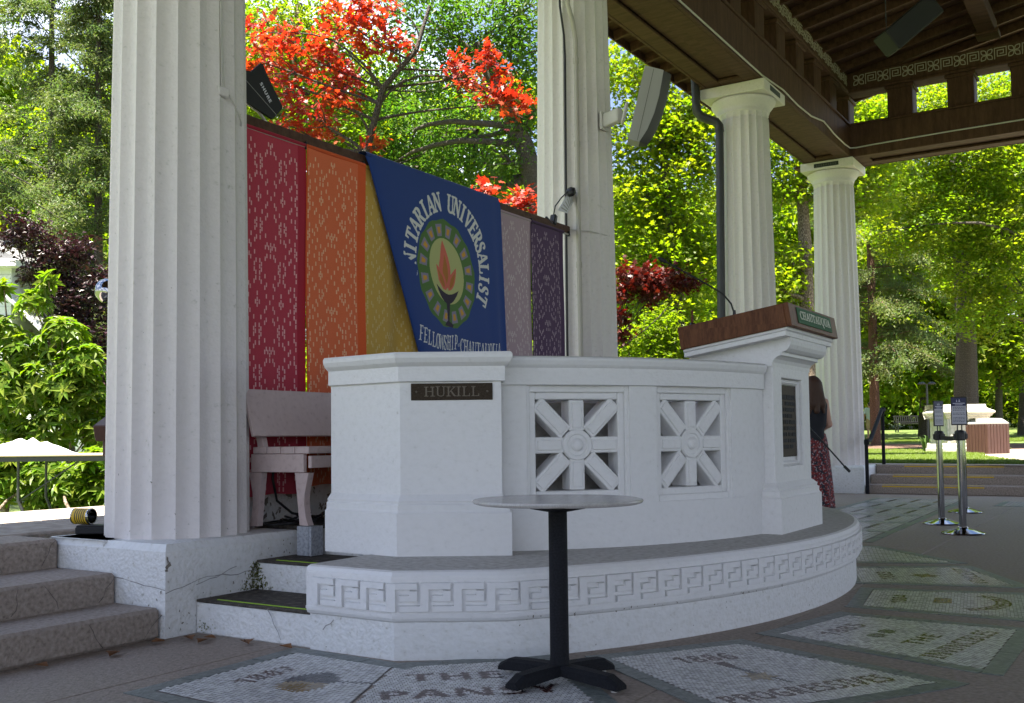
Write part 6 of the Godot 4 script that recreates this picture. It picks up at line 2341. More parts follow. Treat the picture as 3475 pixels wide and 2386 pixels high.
		part_m(t, "shorts", body_mesh(sb, cell, 0.03), flat_mat(0.42, 0.31, 0.17, 0.85))
const CROWN := {
	"red": [[4.82, 6.14, -4.56, 0.33], [4.56, 5.67, -4.44, 0.33], [4.94, 5.5, -4.44, 0.31], [5.11, 5.83, -4.15, 0.33], [5.51, 5.65, -4.1, 0.34], [5.37, 5.24, -3.8, 0.25], [5.14, 5.1, -4.17, 0.28], [5.01, 4.88, -4.39, 0.22], [5.38, 5.88, -3.72, 0.33], [5.39, 6.32, -3.66, 0.39], [5.57, 6.43, -3.38, 0.33], [5.48, 5.03, -4.19, 0.23], [5.71, 5.98, -3.21, 0.25], [5.61, 4.7, -3.49, 0.12], [6.54, 5.72, -2.7, 0.26], [6.7, 5.55, -2.46, 0.32], [6.87, 5.34, -2.23, 0.24], [6.74, 5.93, -2.55, 0.2], [6.42, 4.13, -2.3, 0.12], [6.58, 4.02, -2.07, 0.22], [6.72, 3.93, -1.86, 0.17]],
	"oak": [[14.55, 10.82, -9.36, 1.13], [15.35, 10.6, -8.16, 1.13], [15.83, 9.77, -7.5, 0.93], [14.83, 9.48, -9.06, 0.82], [16.04, 8.54, -7.29, 0.62], [16.85, 8.71, -11.53, 1.27], [16.78, 8.74, -9.8, 1.11], [17.07, 7.62, -9.47, 1], [17.21, 7.54, -11.09, 1.04], [15.74, 7.52, -7.84, 0.62], [17.06, 10.56, -12.88, 1.32], [17.21, 8.16, -12.87, 1.08], [15.84, 11, -7.37, 0.82]],
	"oak2": [[14.65, 11.86, -14.61, 1.27], [15.27, 12.08, -13.63, 1.27], [15.03, 10.24, -14.19, 1.04], [15.82, 11.04, -12.9, 1.16], [14.53, 10.02, -14.97, 0.93], [15.51, 9.08, -13.55, 0.93], [16.03, 8.61, -12.79, 0.81]],
	"rb": [[15.59, 7.5, -4.41, 0.85], [15.99, 7.97, -3.76, 0.75], [15.64, 6.09, -4.46, 0.75], [16.09, 6.56, -3.74, 0.85], [16.32, 7.21, -3.32, 0.66], [15.84, 5.06, -4.26, 0.85], [16.29, 5.42, -3.54, 0.66], [16.47, 4.67, -3.33, 0.57], [15.66, 4.21, -4.61, 0.57], [16.19, 3.83, -3.84, 0.66], [16.35, 7.87, -3.21, 0.57], [15.44, 8.92, -4.52, 0.85], [15.79, 9.1, -3.96, 0.66]],
	"rcd": [[20.39, 7.71, -2.54, 0.75], [20.82, 7.06, -1.94, 0.86], [20.24, 6.97, -2.84, 0.54], [21.35, 6.95, -1.13, 0.86], [20.96, 8.02, -1.63, 0.86], [20.42, 5.26, -2.72, 0.54], [20.27, 4.62, -3.01, 0.54], [21.49, 8.01, -0.82, 0.86], [20.64, 8.88, -2.05, 0.96], [19.79, 8.05, -3.42, 0.64], [21.16, 8.98, -1.24, 0.86], [20.4, 4.08, -2.85, 0.43]],
	"rbr": [[29.42, 9.28, -1.36, 1.51], [30.31, 9.68, 0.03, 1.64], [31.08, 8.98, 1.15, 1.51], [30.01, 7.63, -0.62, 1.37], [30.92, 7.34, 0.75, 1.51], [29.36, 11.06, -1.3, 1.37], [30.25, 11.32, 0.09, 1.51], [31.08, 11.03, 1.34, 1.37], [29.2, 7.37, -1.89, 1.1], [31.21, 5.69, 1.03, 1.23], [30.45, 5.98, -0.11, 1.1], [30.72, 4.61, 0.19, 0.96]],
	"rfar": [[43.51, 8.6, -5.5, 1.77], [44.62, 7.6, -3.88, 1.77], [45.52, 6.6, -2.6, 1.58], [44.27, 5.44, -4.62, 1.58], [45.27, 4.64, -3.17, 1.58], [46.33, 5.01, -1.5, 1.58], [43.8, 3.68, -5.51, 1.18], [46.91, 4.01, -0.71, 1.18], [45, 3.27, -3.71, 0.99], [43.49, 6.24, -5.75, 1.38]],
	"rfar2": [[44.78, 11.46, -10.61, 2.14], [46.23, 10.15, -8.5, 1.93], [47.12, 11.42, -7.02, 2.14], [44.16, 9.34, -11.76, 1.71], [45.41, 7.17, -10.05, 1.71], [46.39, 5.87, -8.66, 1.5], [44.28, 5.91, -11.89, 1.29]],
	"lback": [[15.02, 13.32, -26.74, 1.17], [15.42, 10.99, -26.34, 1.46], [16.55, 10.53, -24.65, 1.46], [15.83, 8.66, -25.94, 1.46], [16.88, 8.05, -24.38, 1.17], [15.21, 8.09, -26.94, 1.17]],
	"mback": [[23.98, 12.49, -24.08, 1.88], [25.51, 11.6, -21.82, 1.88], [26.84, 10.89, -19.83, 1.88], [28.18, 10.35, -17.84, 1.71], [29.29, 10.67, -16.11, 1.54], [24.35, 15.04, -23.27, 2.06], [25.99, 13.64, -20.88, 1.88], [27.32, 13.28, -18.88, 1.88], [28.62, 13.59, -16.86, 1.88], [23.47, 16.09, -24.52, 1.88], [29.73, 13.74, -15.13, 1.54]],
	"purple": [[4.89, 4.26, -10.13, 0.31], [5.08, 4.15, -9.85, 0.31], [5.28, 3.77, -9.58, 0.38], [5.42, 4.04, -9.34, 0.27], [5.52, 3.22, -9.25, 0.45], [5.34, 3.22, -9.54, 0.41], [5.66, 2.67, -9.1, 0.41], [5.4, 2.47, -9.51, 0.48], [5.71, 2.12, -9.06, 0.41], [5.7, 3.49, -8.96, 0.27], [5.62, 1.71, -9.25, 0.41], [5.15, 3.64, -9.78, 0.27]],
	"redlow": [[10.61, 3.62, -2.34, 0.2], [10.77, 3.47, -2.1, 0.23], [10.96, 3.47, -1.81, 0.23], [11.1, 3.47, -1.6, 0.16], [10.58, 3.34, -2.4, 0.18], [10.82, 3.26, -2.05, 0.2], [10.56, 2.91, -2.48, 0.13], [10.59, 2.63, -2.46, 0.11]],
	"laurel": [[12.01, 2.7, -3.02, 0.31], [12.26, 2.77, -2.63, 0.35], [12.52, 2.69, -2.24, 0.35], [12.15, 2.31, -2.84, 0.35], [12.45, 2.31, -2.39, 0.35], [12.69, 2.53, -1.99, 0.31], [12.29, 3.08, -2.55, 0.27]],
	"rhodo1": [[2.54, 2.77, -6.54, 0.09], [2.73, 2.61, -6.26, 0.15], [2.82, 2.87, -6.1, 0.1], [2.93, 2.2, -6, 0.26], [2.68, 2.05, -6.39, 0.23], [3.07, 1.89, -5.82, 0.26], [2.86, 1.69, -6.15, 0.33], [3.14, 1.48, -5.74, 0.23], [2.67, 1.54, -6.45, 0.36], [2.99, 1.27, -5.99, 0.31], [3.18, 1.14, -5.71, 0.21], [2.83, 1.02, -6.26, 0.31], [2.63, 1.08, -6.56, 0.26], [2.58, 1.74, -6.57, 0.31], [3.24, 1.01, -5.63, 0.21], [3.03, 1.63, -5.89, 0.31], [2.55, 2.26, -6.58, 0.21]],
	"rhodo2": [[2.24, 0.64, -5.19, 0.21], [2.39, 0.55, -4.96, 0.23], [2.11, 0.69, -5.38, 0.19], [2.51, 0.71, -4.76, 0.19], [2.35, 0.34, -5.04, 0.18], [2.49, 0.36, -4.83, 0.16], [2.19, 0.41, -5.28, 0.16], [2.01, 0.55, -5.54, 0.21], [2.55, 0.5, -4.72, 0.19], [2.03, 0.79, -5.5, 0.19]],
	"rhodo3": [[11.05, 1.81, -2.74, 0.29], [11.29, 1.95, -2.37, 0.33], [11.57, 1.87, -1.95, 0.33], [11.8, 2.01, -1.57, 0.33], [11.95, 2.37, -1.32, 0.29]],
}


# ---------------------------------------------------------------- plants
func leaf_fan(mb: MB, at: Vector3, bs: Basis, l: float, w: float, kind: String) -> void:
	mb.grp = -1
	if kind == "star":
		var prev := Vector3.ZERO
		var tips := 5
		var c := at + bs * Vector3(0, 0, l * 0.35)
		var ring := []
		for k in tips * 2 + 1:
			var a := lerpf(-2.35, 2.35, k / (tips * 2.0))
			var r := (l * 0.6 if k % 2 else l * 0.36)
			if k == tips: r = l * 0.68
			if k == 0 or k == tips * 2: r = l * 0.12
			ring.append(c + bs * Vector3(sin(a) * r * (w / l), -0.12 * r * r / l, cos(a) * r))
		for k in ring.size() - 1: mb.tri(c, ring[k], ring[k + 1])
		mb.tri(c, ring[-1], at); mb.tri(c, at, ring[0])
	elif kind == "oval":
		var m := at + bs * Vector3(0, 0.03 * l, l * 0.5)
		var tip := at + bs * Vector3(0, -0.1 * l, l)
		var a := at + bs * Vector3(-w * 0.5, 0.07 * l, l * 0.5)
		var b := at + bs * Vector3(w * 0.5, 0.07 * l, l * 0.5)
		mb.quad(at, m, tip, a)
		mb.quad(at, b, tip, m)
	else:
		mb.quad(at - bs * Vector3(w / 2, 0, 0), at + bs * Vector3(w / 2, 0, 0), at + bs * Vector3(w / 3, -0.02, l), at + bs * Vector3(-w / 3, -0.02, l))

func cluster(kind: String, n: int, spread: float, l: float, w: float, flat_: float) -> Mesh:
	var key := "%s%d%f%f" % [kind, n, spread, l]
	if mesh_cache.has(key): return mesh_cache[key]
	var mb := MB.new()
	mb.has_col = true
	if kind == "spray":
		# flat fan of needles on a drooping twig
		for i in n:
			var f := float(i) / n
			var p := Vector3(0, -0.10 * f * f * spread * 2.0, f * spread)
			for s in [-1.0, 1.0]:
				var sub := spread * 0.55 * (1.0 - f * 0.75)
				var d := Vector3(s * 0.8, -0.05, 0.6).normalized()
				var b := Basis.looking_at(-d, Vector3.UP)
				var prev := p
				for k in 3:
					var q := p + d * sub * (k + 1) / 3.0 + Vector3(0, -0.03 * (k + 1) * sub, 0)
					var sd := d.cross(Vector3.UP).normalized() * w * (1.0 - 0.25 * k)
					mb.quad(prev - sd, q - sd * 0.7, q + sd * 0.7, prev + sd)
					prev = q
	else:
		for i in n:
			var p := Vector3(rng.randfn(0, 0.45), rng.randfn(0, 0.45) * flat_, rng.randfn(0, 0.45)) * spread
			var yaw := rng.randf() * TAU
			var b := Basis(Vector3.UP, yaw) * Basis(Vector3.RIGHT, rng.randfn(0.2, 0.45)) * Basis(Vector3(0, 0, 1), rng.randfn(0, 0.4))
			leaf_fan(mb, p, b, l * rng.randf_range(0.7, 1.2), w * rng.randf_range(0.8, 1.2), kind)
	var m := mb.mesh()
	mesh_cache[key] = m
	return m

func crown(t: Node3D, blobs: Array, m: Mesh, mat: Material, dens: float, base: Vector3, droop := 0.0, flat_ := 0.85, shell := 0.35, hue := 0.0) -> void:
	var xf := []
	for b in blobs:
		var c := Vector3(b[0], b[1], b[2])
		var r: float = b[3]
		var n := int(dens * r * r) + 3
		for i in n:
			var d := Vector3(rng.randfn(), rng.randfn() * flat_, rng.randfn()).normalized()
			var p := c + d * r * pow(rng.randf_range(shell, 1.0), 0.5) * rng.randf_range(0.85, 1.12) * Vector3(1, flat_, 1)
			var bs := Basis(Vector3.UP, rng.randf() * TAU) * Basis(Vector3.RIGHT, rng.randfn(droop, 0.35)) * Basis(Vector3(0, 0, 1), rng.randfn(0, 0.35))
			xf.append(Transform3D(bs.scaled(Vector3.ONE * rng.randf_range(0.75, 1.25)), p - base))
	scatter("crown", m, mat, xf, t, "", "", 0.22, true, hue)

func limb(mb: MB, a: Vector3, b: Vector3, r0: float, r1: float, bend := 0.12) -> void:
	var pts := []
	var rad := []
	var d := b - a
	var s := Vector3(rng.randfn(), rng.randfn() * 0.5 + 0.3, rng.randfn()) * d.length() * bend
	for i in 7:
		var f := i / 6.0
		pts.append(a + d * f + s * sin(PI * f) + Vector3(rng.randfn(), rng.randfn(), rng.randfn()) * r0 * 0.15)
		rad.append(lerpf(r0, r1, pow(f, 0.8)))
	mb.tube(pts, rad, 7, false)

# trunk: points up the stem; limbs reach for the blobs from the nearest stem point below them
func tree(called: String, label: String, group: String, stem: Array, r0: float, r1: float, bark: Material, blobs: Array, m: Mesh, mat: Material, dens: float, limb_r := 0.35, droop := 0.0, flat_ := 0.85, hue := 0.0) -> Node3D:
	var base: Vector3 = stem[0]
	var t := thing(called, base, label, "tree", group)
	var mb := MB.new()
	var rad := []
	for i in stem.size(): rad.append(lerpf(r0, r1, float(i) / (stem.size() - 1)) * (1.25 if i == 0 else 1.0))
	mb.tube(stem, rad, 12, false)
	part(t, "trunk", mb, bark)
	mb = MB.new()
	for b in blobs:
		var c := Vector3(b[0], b[1], b[2])
		var best: Vector3 = stem[-1]
		var bd := 1e9
		var br := r1
		for i in stem.size() - 1:
			for k in 4:
				var p: Vector3 = stem[i].lerp(stem[i + 1], k / 4.0)
				var dd := p.distance_to(c) + maxf(0.0, p.y - c.y + 0.3) * 2.0
				if dd < bd:
					bd = dd; best = p; br = lerpf(rad[i], rad[i + 1], k / 4.0)
		var lr := clampf(br * limb_r, 0.012, 0.16)
		limb(mb, best, c, lr, lr * 0.3)
		for k in 3:
			limb(mb, best.lerp(c, 0.7), c + Vector3(rng.randfn(), rng.randfn(), rng.randfn()).normalized() * b[3] * 0.9, lr * 0.45, lr * 0.12)
	part(t, "limbs", mb, bark)
	crown(t, blobs, m, mat, dens, base, droop, flat_, 0.35, hue)
	return t

func conifer(label: String, base: Vector3, h: float, r0: float, low: float, reach: float, mat: Material, dens: int, group: String, bark: Material, fine := 1.0) -> void:
	var t := thing("conifer_tree", base, label, "tree", group)
	var mb := MB.new()
	mb.tube([base, base + Vector3(0.05, h * 0.35, 0), base + Vector3(-0.03, h * 0.7, 0.04), base + Vector3(0, h, 0)], [r0 * 1.15, r0 * 0.85, r0 * 0.5, 0.02], 10, false)
	part(t, "trunk", mb, bark)
	mb = MB.new()
	var sp := cluster("oval", 34, 0.40 * fine, 0.10 * fine, 0.034 * fine, 0.35)
	var xf := []
	var y := low
	while y < h:
		var f := (y - low) / (h - low)
		var l := reach * (1.0 - f * 0.85) * rng.randf_range(0.65, 1.1)
		var a := rng.randf() * TAU
		var d := Vector3(cos(a), 0, sin(a))
		var p0 := base + Vector3.UP * y
		var tip := p0 + d * l + Vector3.UP * (-0.22 * l + 0.1)
		var mid := p0 + d * l * 0.5 + Vector3.UP * 0.06 * l
		mb.tube([p0, mid, tip], [r0 * 0.16, r0 * 0.10, 0.006], 5, false)
		for k in dens:
			var g := rng.randf_range(0.18, 1.0)
			var p := p0.lerp(mid, g * 2.0) if g < 0.5 else mid.lerp(tip, g * 2.0 - 1.0)
			var yaw := atan2(d.x, d.z) + rng.randfn(0, 0.9)
			xf.append(Transform3D((Basis(Vector3.UP, yaw) * Basis(Vector3.RIGHT, rng.randf_range(0.1, 0.6)) * Basis(Vector3(0, 0, 1), rng.randfn(0, 0.3))).scaled(Vector3.ONE * rng.randf_range(0.7, 1.4)), p - base))
		y += rng.randf_range(0.06, 0.16)
	part(t, "branches", mb, bark)
	scatter("crown", sp, mat, xf, t, "", "", 0.22, true)

func rhodo_leaf() -> Mesh:
	# long leaf folded a little along its middle
	var mb := MB.new()
	mb.has_col = true
	mb.grp = 1
	var n := 5
	var f := func(i: int, e: float) -> Vector3:
		var u := float(i) / n
		return Vector3(e * 0.5 * sin(PI * pow(u, 0.8)), 0.12 * absf(e) * sin(PI * u) - 0.28 * u * u, u)
	for i in n:
		for s in [-1.0, 1.0]:
			mb.grp = 2 if s > 0 else 3
			mb.quad(f.call(i, 0.0), f.call(i + 1, 0.0), f.call(i + 1, s), f.call(i, s))
	return mb.mesh()

func rhododendron(label: String, base: Vector3, blobs: Array, dens: float, mats: Array, stems: Array, toward: Vector3, leaf_parts: int) -> void:
	var t := thing("rhododendron_bush", base, label, "shrub", "rhododendron bushes")
	var mb := MB.new()
	for s in stems: limb(mb, s[0], s[1], s[2], s[2] * 0.5, 0.06)
	for b in blobs: limb(mb, base + Vector3(rng.randfn() * 0.3, 0.1, rng.randfn() * 0.3), Vector3(b[0], b[1], b[2]), 0.022, 0.008, 0.1)
	part(t, "stem", mb, M.bark_pale)
	var leaf := rhodo_leaf()
	var all := []
	for b in blobs:
		var c := Vector3(b[0], b[1], b[2])
		var n := int(dens * b[3] * b[3]) + 4
		for i in n:
			var d := Vector3(rng.randfn(), rng.randfn() * 0.9 + 0.25, rng.randfn()).normalized()
			var p: Vector3 = c + d * b[3] * pow(rng.randf_range(0.25, 1.0), 0.4)
			var axis := (d + Vector3.UP * 0.7).normalized()
			var ref := axis.cross(Vector3(0.3, 0.2, 0.9)).normalized()
			var k := rng.randi_range(6, 9)
			for j in k:
				var a := TAU * j / k + rng.randf() * 0.3
				var out := (ref.rotated(axis, a) + axis * rng.randf_range(0.0, 0.7)).normalized()
				var bx := out.cross(axis).normalized()
				var l := rng.randf_range(0.11, 0.17)
				all.append(Transform3D(Basis(bx * l * 0.33, out.cross(bx) * -l, out * l), p - base))
	all.sort_custom(func(p, q): return (p.origin - toward).length_squared() < (q.origin - toward).length_squared())
	var rest := []
	for i in all.size():
		if i % 3 == 0 and i / 3 < leaf_parts:
			var o := part_m(t, "leaf", leaf, mats[(i / 3) % mats.size()])
			o.transform = all[i]
		else: rest.append(all[i])
	var o := scatter("foliage", leaf, mats[0], rest, t, "", "", 0.22, true)

func make_plants() -> void:
	var broad_leaf := leaf_mat(0.23, 0.305, 0.027, 1.25, 1.45, 0.22)
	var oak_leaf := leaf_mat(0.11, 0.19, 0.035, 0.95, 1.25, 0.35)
	var red_leaf := leaf_mat(0.40, 0.045, 0.03, 1.1, 0.45, 0.25)
	var dark_red := leaf_mat(0.11, 0.018, 0.014, 0.9, 0.3, 0.2)
	var plum := leaf_mat(0.045, 0.022, 0.028, 0.35, 0.16, 0.18, 0.35)
	var fir := leaf_mat(0.15, 0.19, 0.075, 0.8, 0.95, 0.4, 0.5)
	var star := cluster("star", 26, 0.42, 0.105, 0.105, 0.65)
	var red_star := cluster("star", 16, 0.2, 0.085, 0.085, 0.6)
	var oval := cluster("oval", 22, 0.42, 0.14, 0.07, 0.7)
	var small := cluster("oval", 22, 0.26, 0.085, 0.045, 0.7)
	var far := cluster("oval", 22, 0.75, 0.30, 0.2, 0.7)
	# red maple behind the rail
	var C := CROWN
	var rb := Vector3(5.71, 0.14, -3.68)
	tree("red_maple_tree", "small red-leaved maple rising behind the cloth rail", "", [rb, rb + Vector3(-0.08, 2.4, 0.05), Vector3(5.55, 4.62, -3.58), Vector3(5.64, 5.43, -3.37), Vector3(5.85, 5.9, -3.0), Vector3(6.0, 6.5, -2.9)], 0.07, 0.02, M.bark, C.red, red_star, red_leaf, 105.0, 0.5, 0.0, 0.85, 1.3)
	tree("red_maple_shrub", "low dark red weeping maple beyond the second column", "", [Vector3(10.4, 0.2, -2.9), Vector3(10.4, 1.4, -2.8), Vector3(10.5, 2.6, -2.6)], 0.05, 0.02, M.bark, C.redlow, cluster("star", 14, 0.18, 0.085, 0.085, 0.5), dark_red, 420.0, 0.5)
	# big oak
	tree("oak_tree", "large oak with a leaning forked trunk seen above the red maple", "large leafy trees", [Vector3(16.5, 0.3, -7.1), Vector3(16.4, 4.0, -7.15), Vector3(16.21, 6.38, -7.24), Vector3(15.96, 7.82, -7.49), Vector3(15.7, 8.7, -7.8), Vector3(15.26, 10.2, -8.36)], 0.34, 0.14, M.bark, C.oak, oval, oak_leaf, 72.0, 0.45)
	tree("ash_tree", "grey-barked tree with thin leaves beside the black antenna", "large leafy trees", [Vector3(15.1, 0.3, -14.1), Vector3(15.13, 6.0, -14.13), Vector3(15.1, 9.5, -14.2), Vector3(15.2, 12.5, -13.9)], 0.26, 0.1, M.bark_pale, C.oak2, oval, broad_leaf, 58.0, 0.4)
	tree("maple_tree", "bright sunlit maple between the second and third columns", "large leafy trees", [Vector3(16.0, 0.42, -3.7), Vector3(16.05, 3.0, -3.75), Vector3(15.8, 6.0, -3.9), Vector3(15.6, 8.5, -3.9)], 0.16, 0.06, M.bark, C.rb, star, broad_leaf, 120.0, 0.4)
	tree("maple_tree", "maple with a pale mottled forked trunk beside the corner column", "large leafy trees", [Vector3(20.79, 0.45, -2.47), Vector3(20.72, 3.0, -2.4), Vector3(20.63, 5.57, -2.37), Vector3(20.53, 6.96, -2.39), Vector3(20.6, 9.0, -2.2)], 0.22, 0.10, M.bark_pale, C.rcd, star, broad_leaf, 110.0, 0.5)
	tree("maple_tree", "broad bright maple seen through the openings under the far fret band", "large leafy trees", [Vector3(33.5, 0.55, 2.2), Vector3(33.4, 4.0, 2.0), Vector3(33.0, 8.0, 1.6), Vector3(32.5, 11.0, 1.2)], 0.30, 0.12, M.bark, C.rbr, star, broad_leaf, 80.0, 0.35)
	tree("beech_tree", "lower shaded beech behind the black bench", "large leafy trees", [Vector3(47.0, 0.8, -4.5), Vector3(47.0, 4.0, -4.4), Vector3(46.6, 8.0, -4.2)], 0.28, 0.12, M.bark, C.rfar, far, broad_leaf, 34.0, 0.3)
	tree("beech_tree", "beech filling the gap between the third and the corner column", "large leafy trees", [Vector3(47.2, 0.8, -9.0), Vector3(47.2, 5.0, -9.0), Vector3(46.5, 11.0, -8.8)], 0.3, 0.12, M.bark, C.rfar2, far, broad_leaf, 30.0, 0.3)
	tree("birch_tree", "light green tree behind the conifers at the grey stairs", "large leafy trees", [Vector3(16.2, 0.5, -25.8), Vector3(16.2, 7.0, -25.8), Vector3(16.0, 13.0, -25.4)], 0.25, 0.1, M.bark, C.lback, far, broad_leaf, 20.0, 0.3)
	tree("beech_tree", "wide green tree behind the oak", "large leafy trees", [Vector3(27.8, 0.5, -18.4), Vector3(27.8, 8.0, -18.4), Vector3(27.0, 14.0, -19.0)], 0.3, 0.12, M.bark, C.mback, far, broad_leaf, 20.0, 0.3)
	tree("plum_tree", "dark purple-leaved plum behind the rhododendrons", "", [Vector3(5.6, 0.14, -9.6), Vector3(5.5, 1.4, -9.6), Vector3(5.3, 3.0, -9.6)], 0.09, 0.04, M.bark, C.purple, small, plum, 330.0, 0.4)
	tree("laurel_bush", "rounded laurel bush below the dark red maple", "", [Vector3(12.0, 0.4, -3.2), Vector3(12.0, 1.2, -3.2), Vector3(12.0, 2.0, -3.1)], 0.05, 0.03, M.bark, C.laurel + C.rhodo3, small, broad_leaf, 260.0, 0.5)
	conifer("tall thin hemlock with a bare visible stem nearest the white house", Vector3(9.4, 0.2, -16.0), 17.0, 0.10, 2.2, 2.6, fir, 22, "conifers behind the grey stairs", M.bark, 0.8)
	conifer("denser hemlock close beside the thick column", Vector3(8.75, 0.2, -13.4), 12.0, 0.11, 1.2, 2.2, fir, 28, "conifers behind the grey stairs", M.bark, 0.75)
	conifer("hemlock whose drooping branches hang in over the white house", Vector3(2.2, 0.14, -9.6), 12.0, 0.2, 4.6, 2.7, fir, 26, "conifers behind the grey stairs", M.bark, 0.6)
	conifer("hemlock with a slender red-brown stem on the lawn by the corner column", Vector3(35.4, 0.6, -4.15), 18.0, 0.17, 2.6, 3.6, fir, 26, "conifers on the lawn", M.bark_red, 1.1)
	# bare trunks in the park on the right
	for q in [[46.7, -1.35, 0.2, "slim dark trunked tree behind the white stone pedestal", 9.0], [49.2, -0.6, 0.26, "dark forked tree near the bench at the park's edge", 10.0], [33.2, -0.75, 0.5, "thick dark tree trunk behind the white stone pedestal", 11.0]]:
		var y := ground_height(q[0], q[1])
		var top := Vector3(q[0] - 0.2, y + q[4], q[1])
		var bl := []
		for k in 7: bl.append([q[0] + rng.randfn() * 1.6, y + q[4] * rng.randf_range(0.62, 1.05), q[1] + 1.5 + rng.randfn() * 1.6, rng.randf_range(0.9, 1.5)])
		tree("shade_tree", q[3], "shade trees in the park", [Vector3(q[0], y - 0.1, q[1]), Vector3(q[0] + 0.06, y + 1.2, q[1]), Vector3(q[0], y + 3.5, q[1] + 0.1), top], q[2], q[2] * 0.45, M.bark, bl, far, broad_leaf, 14.0, 0.4)
	# far wood all round the seen side
	var n := 0
	for q in [[62, -6, 14], [66, 2, 15], [70, 10, 15], [64, -14, 15], [60, -22, 16], [54, -30, 16], [46, -34, 17], [38, -36, 17], [30, -38, 17], [24, -36, 16], [17, -38, 12], [10, -36, 11], [74, -10, 18], [78, 4, 18], [58, 8, 12], [70, -26, 18], [84, -18, 20], [88, -4, 20], [86, 12, 20], [4, -30, 11], [-2, -34, 13], [50, -22, 15], [34, -28, 16], [22, -30, 17], [13, -29, 10], [60, 16, 15]]:
		var y := ground_height(q[0], q[1])
		var bl := []
		for k in 22: bl.append([q[0] + rng.randfn() * 3.0, y + q[2] * rng.randf_range(0.06, 1.0), q[1] + rng.randfn() * 3.0, rng.randf_range(1.6, 2.8)])
		tree("wood_tree", "tall leafy tree in the far wood behind the park", "trees of the far wood", [Vector3(q[0], y - 0.1, q[1]), Vector3(q[0], y + q[2] * 0.5, q[1]), Vector3(q[0] + 0.3, y + q[2] * 0.9, q[1])], 0.3, 0.1, M.bark, bl, far, broad_leaf, 15.0, 0.3)
		n += 1
	# clipped hedge closing the park
	var hb := []
	for k in 26: hb.append([62.0 + rng.randfn() * 0.8 + k * 0.25, ground_height(64.0, 0.0) + 1.0 + rng.randf() * 0.9, -24.0 + k * 1.35, 1.25])
	tree("hedge", "long green hedge closing the park behind the benches", "", [Vector3(64.5, 1.2, -6.0), Vector3(64.5, 1.8, -6.0), Vector3(64.5, 2.2, -6.0)], 0.1, 0.05, M.bark, hb, far, broad_leaf, 22.0, 0.3)
	# rhododendrons behind the pavement
	var rl := [leaf_mat(0.18, 0.26, 0.028, 1.0, 1.25, 0.2, 0.4)]
	rhododendron("sunlit rhododendron bush behind the folding table", Vector3(2.9, 0.14, -6.3), C.rhodo1, 560.0, rl, [[Vector3(2.62, 0.2, -6.6), Vector3(2.71, 2.05, -6.35), 0.05]], Vector3(-4.4, 1.0, 4.7) - Vector3(2.9, 0.14, -6.3), 300)
	rhododendron("shaded rhododendron bush below the folding table's top", Vector3(2.3, 0.14, -5.1), C.rhodo2, 800.0, rl, [], Vector3(-4.4, 1.0, 4.7) - Vector3(2.3, 0.14, -5.1), 200)


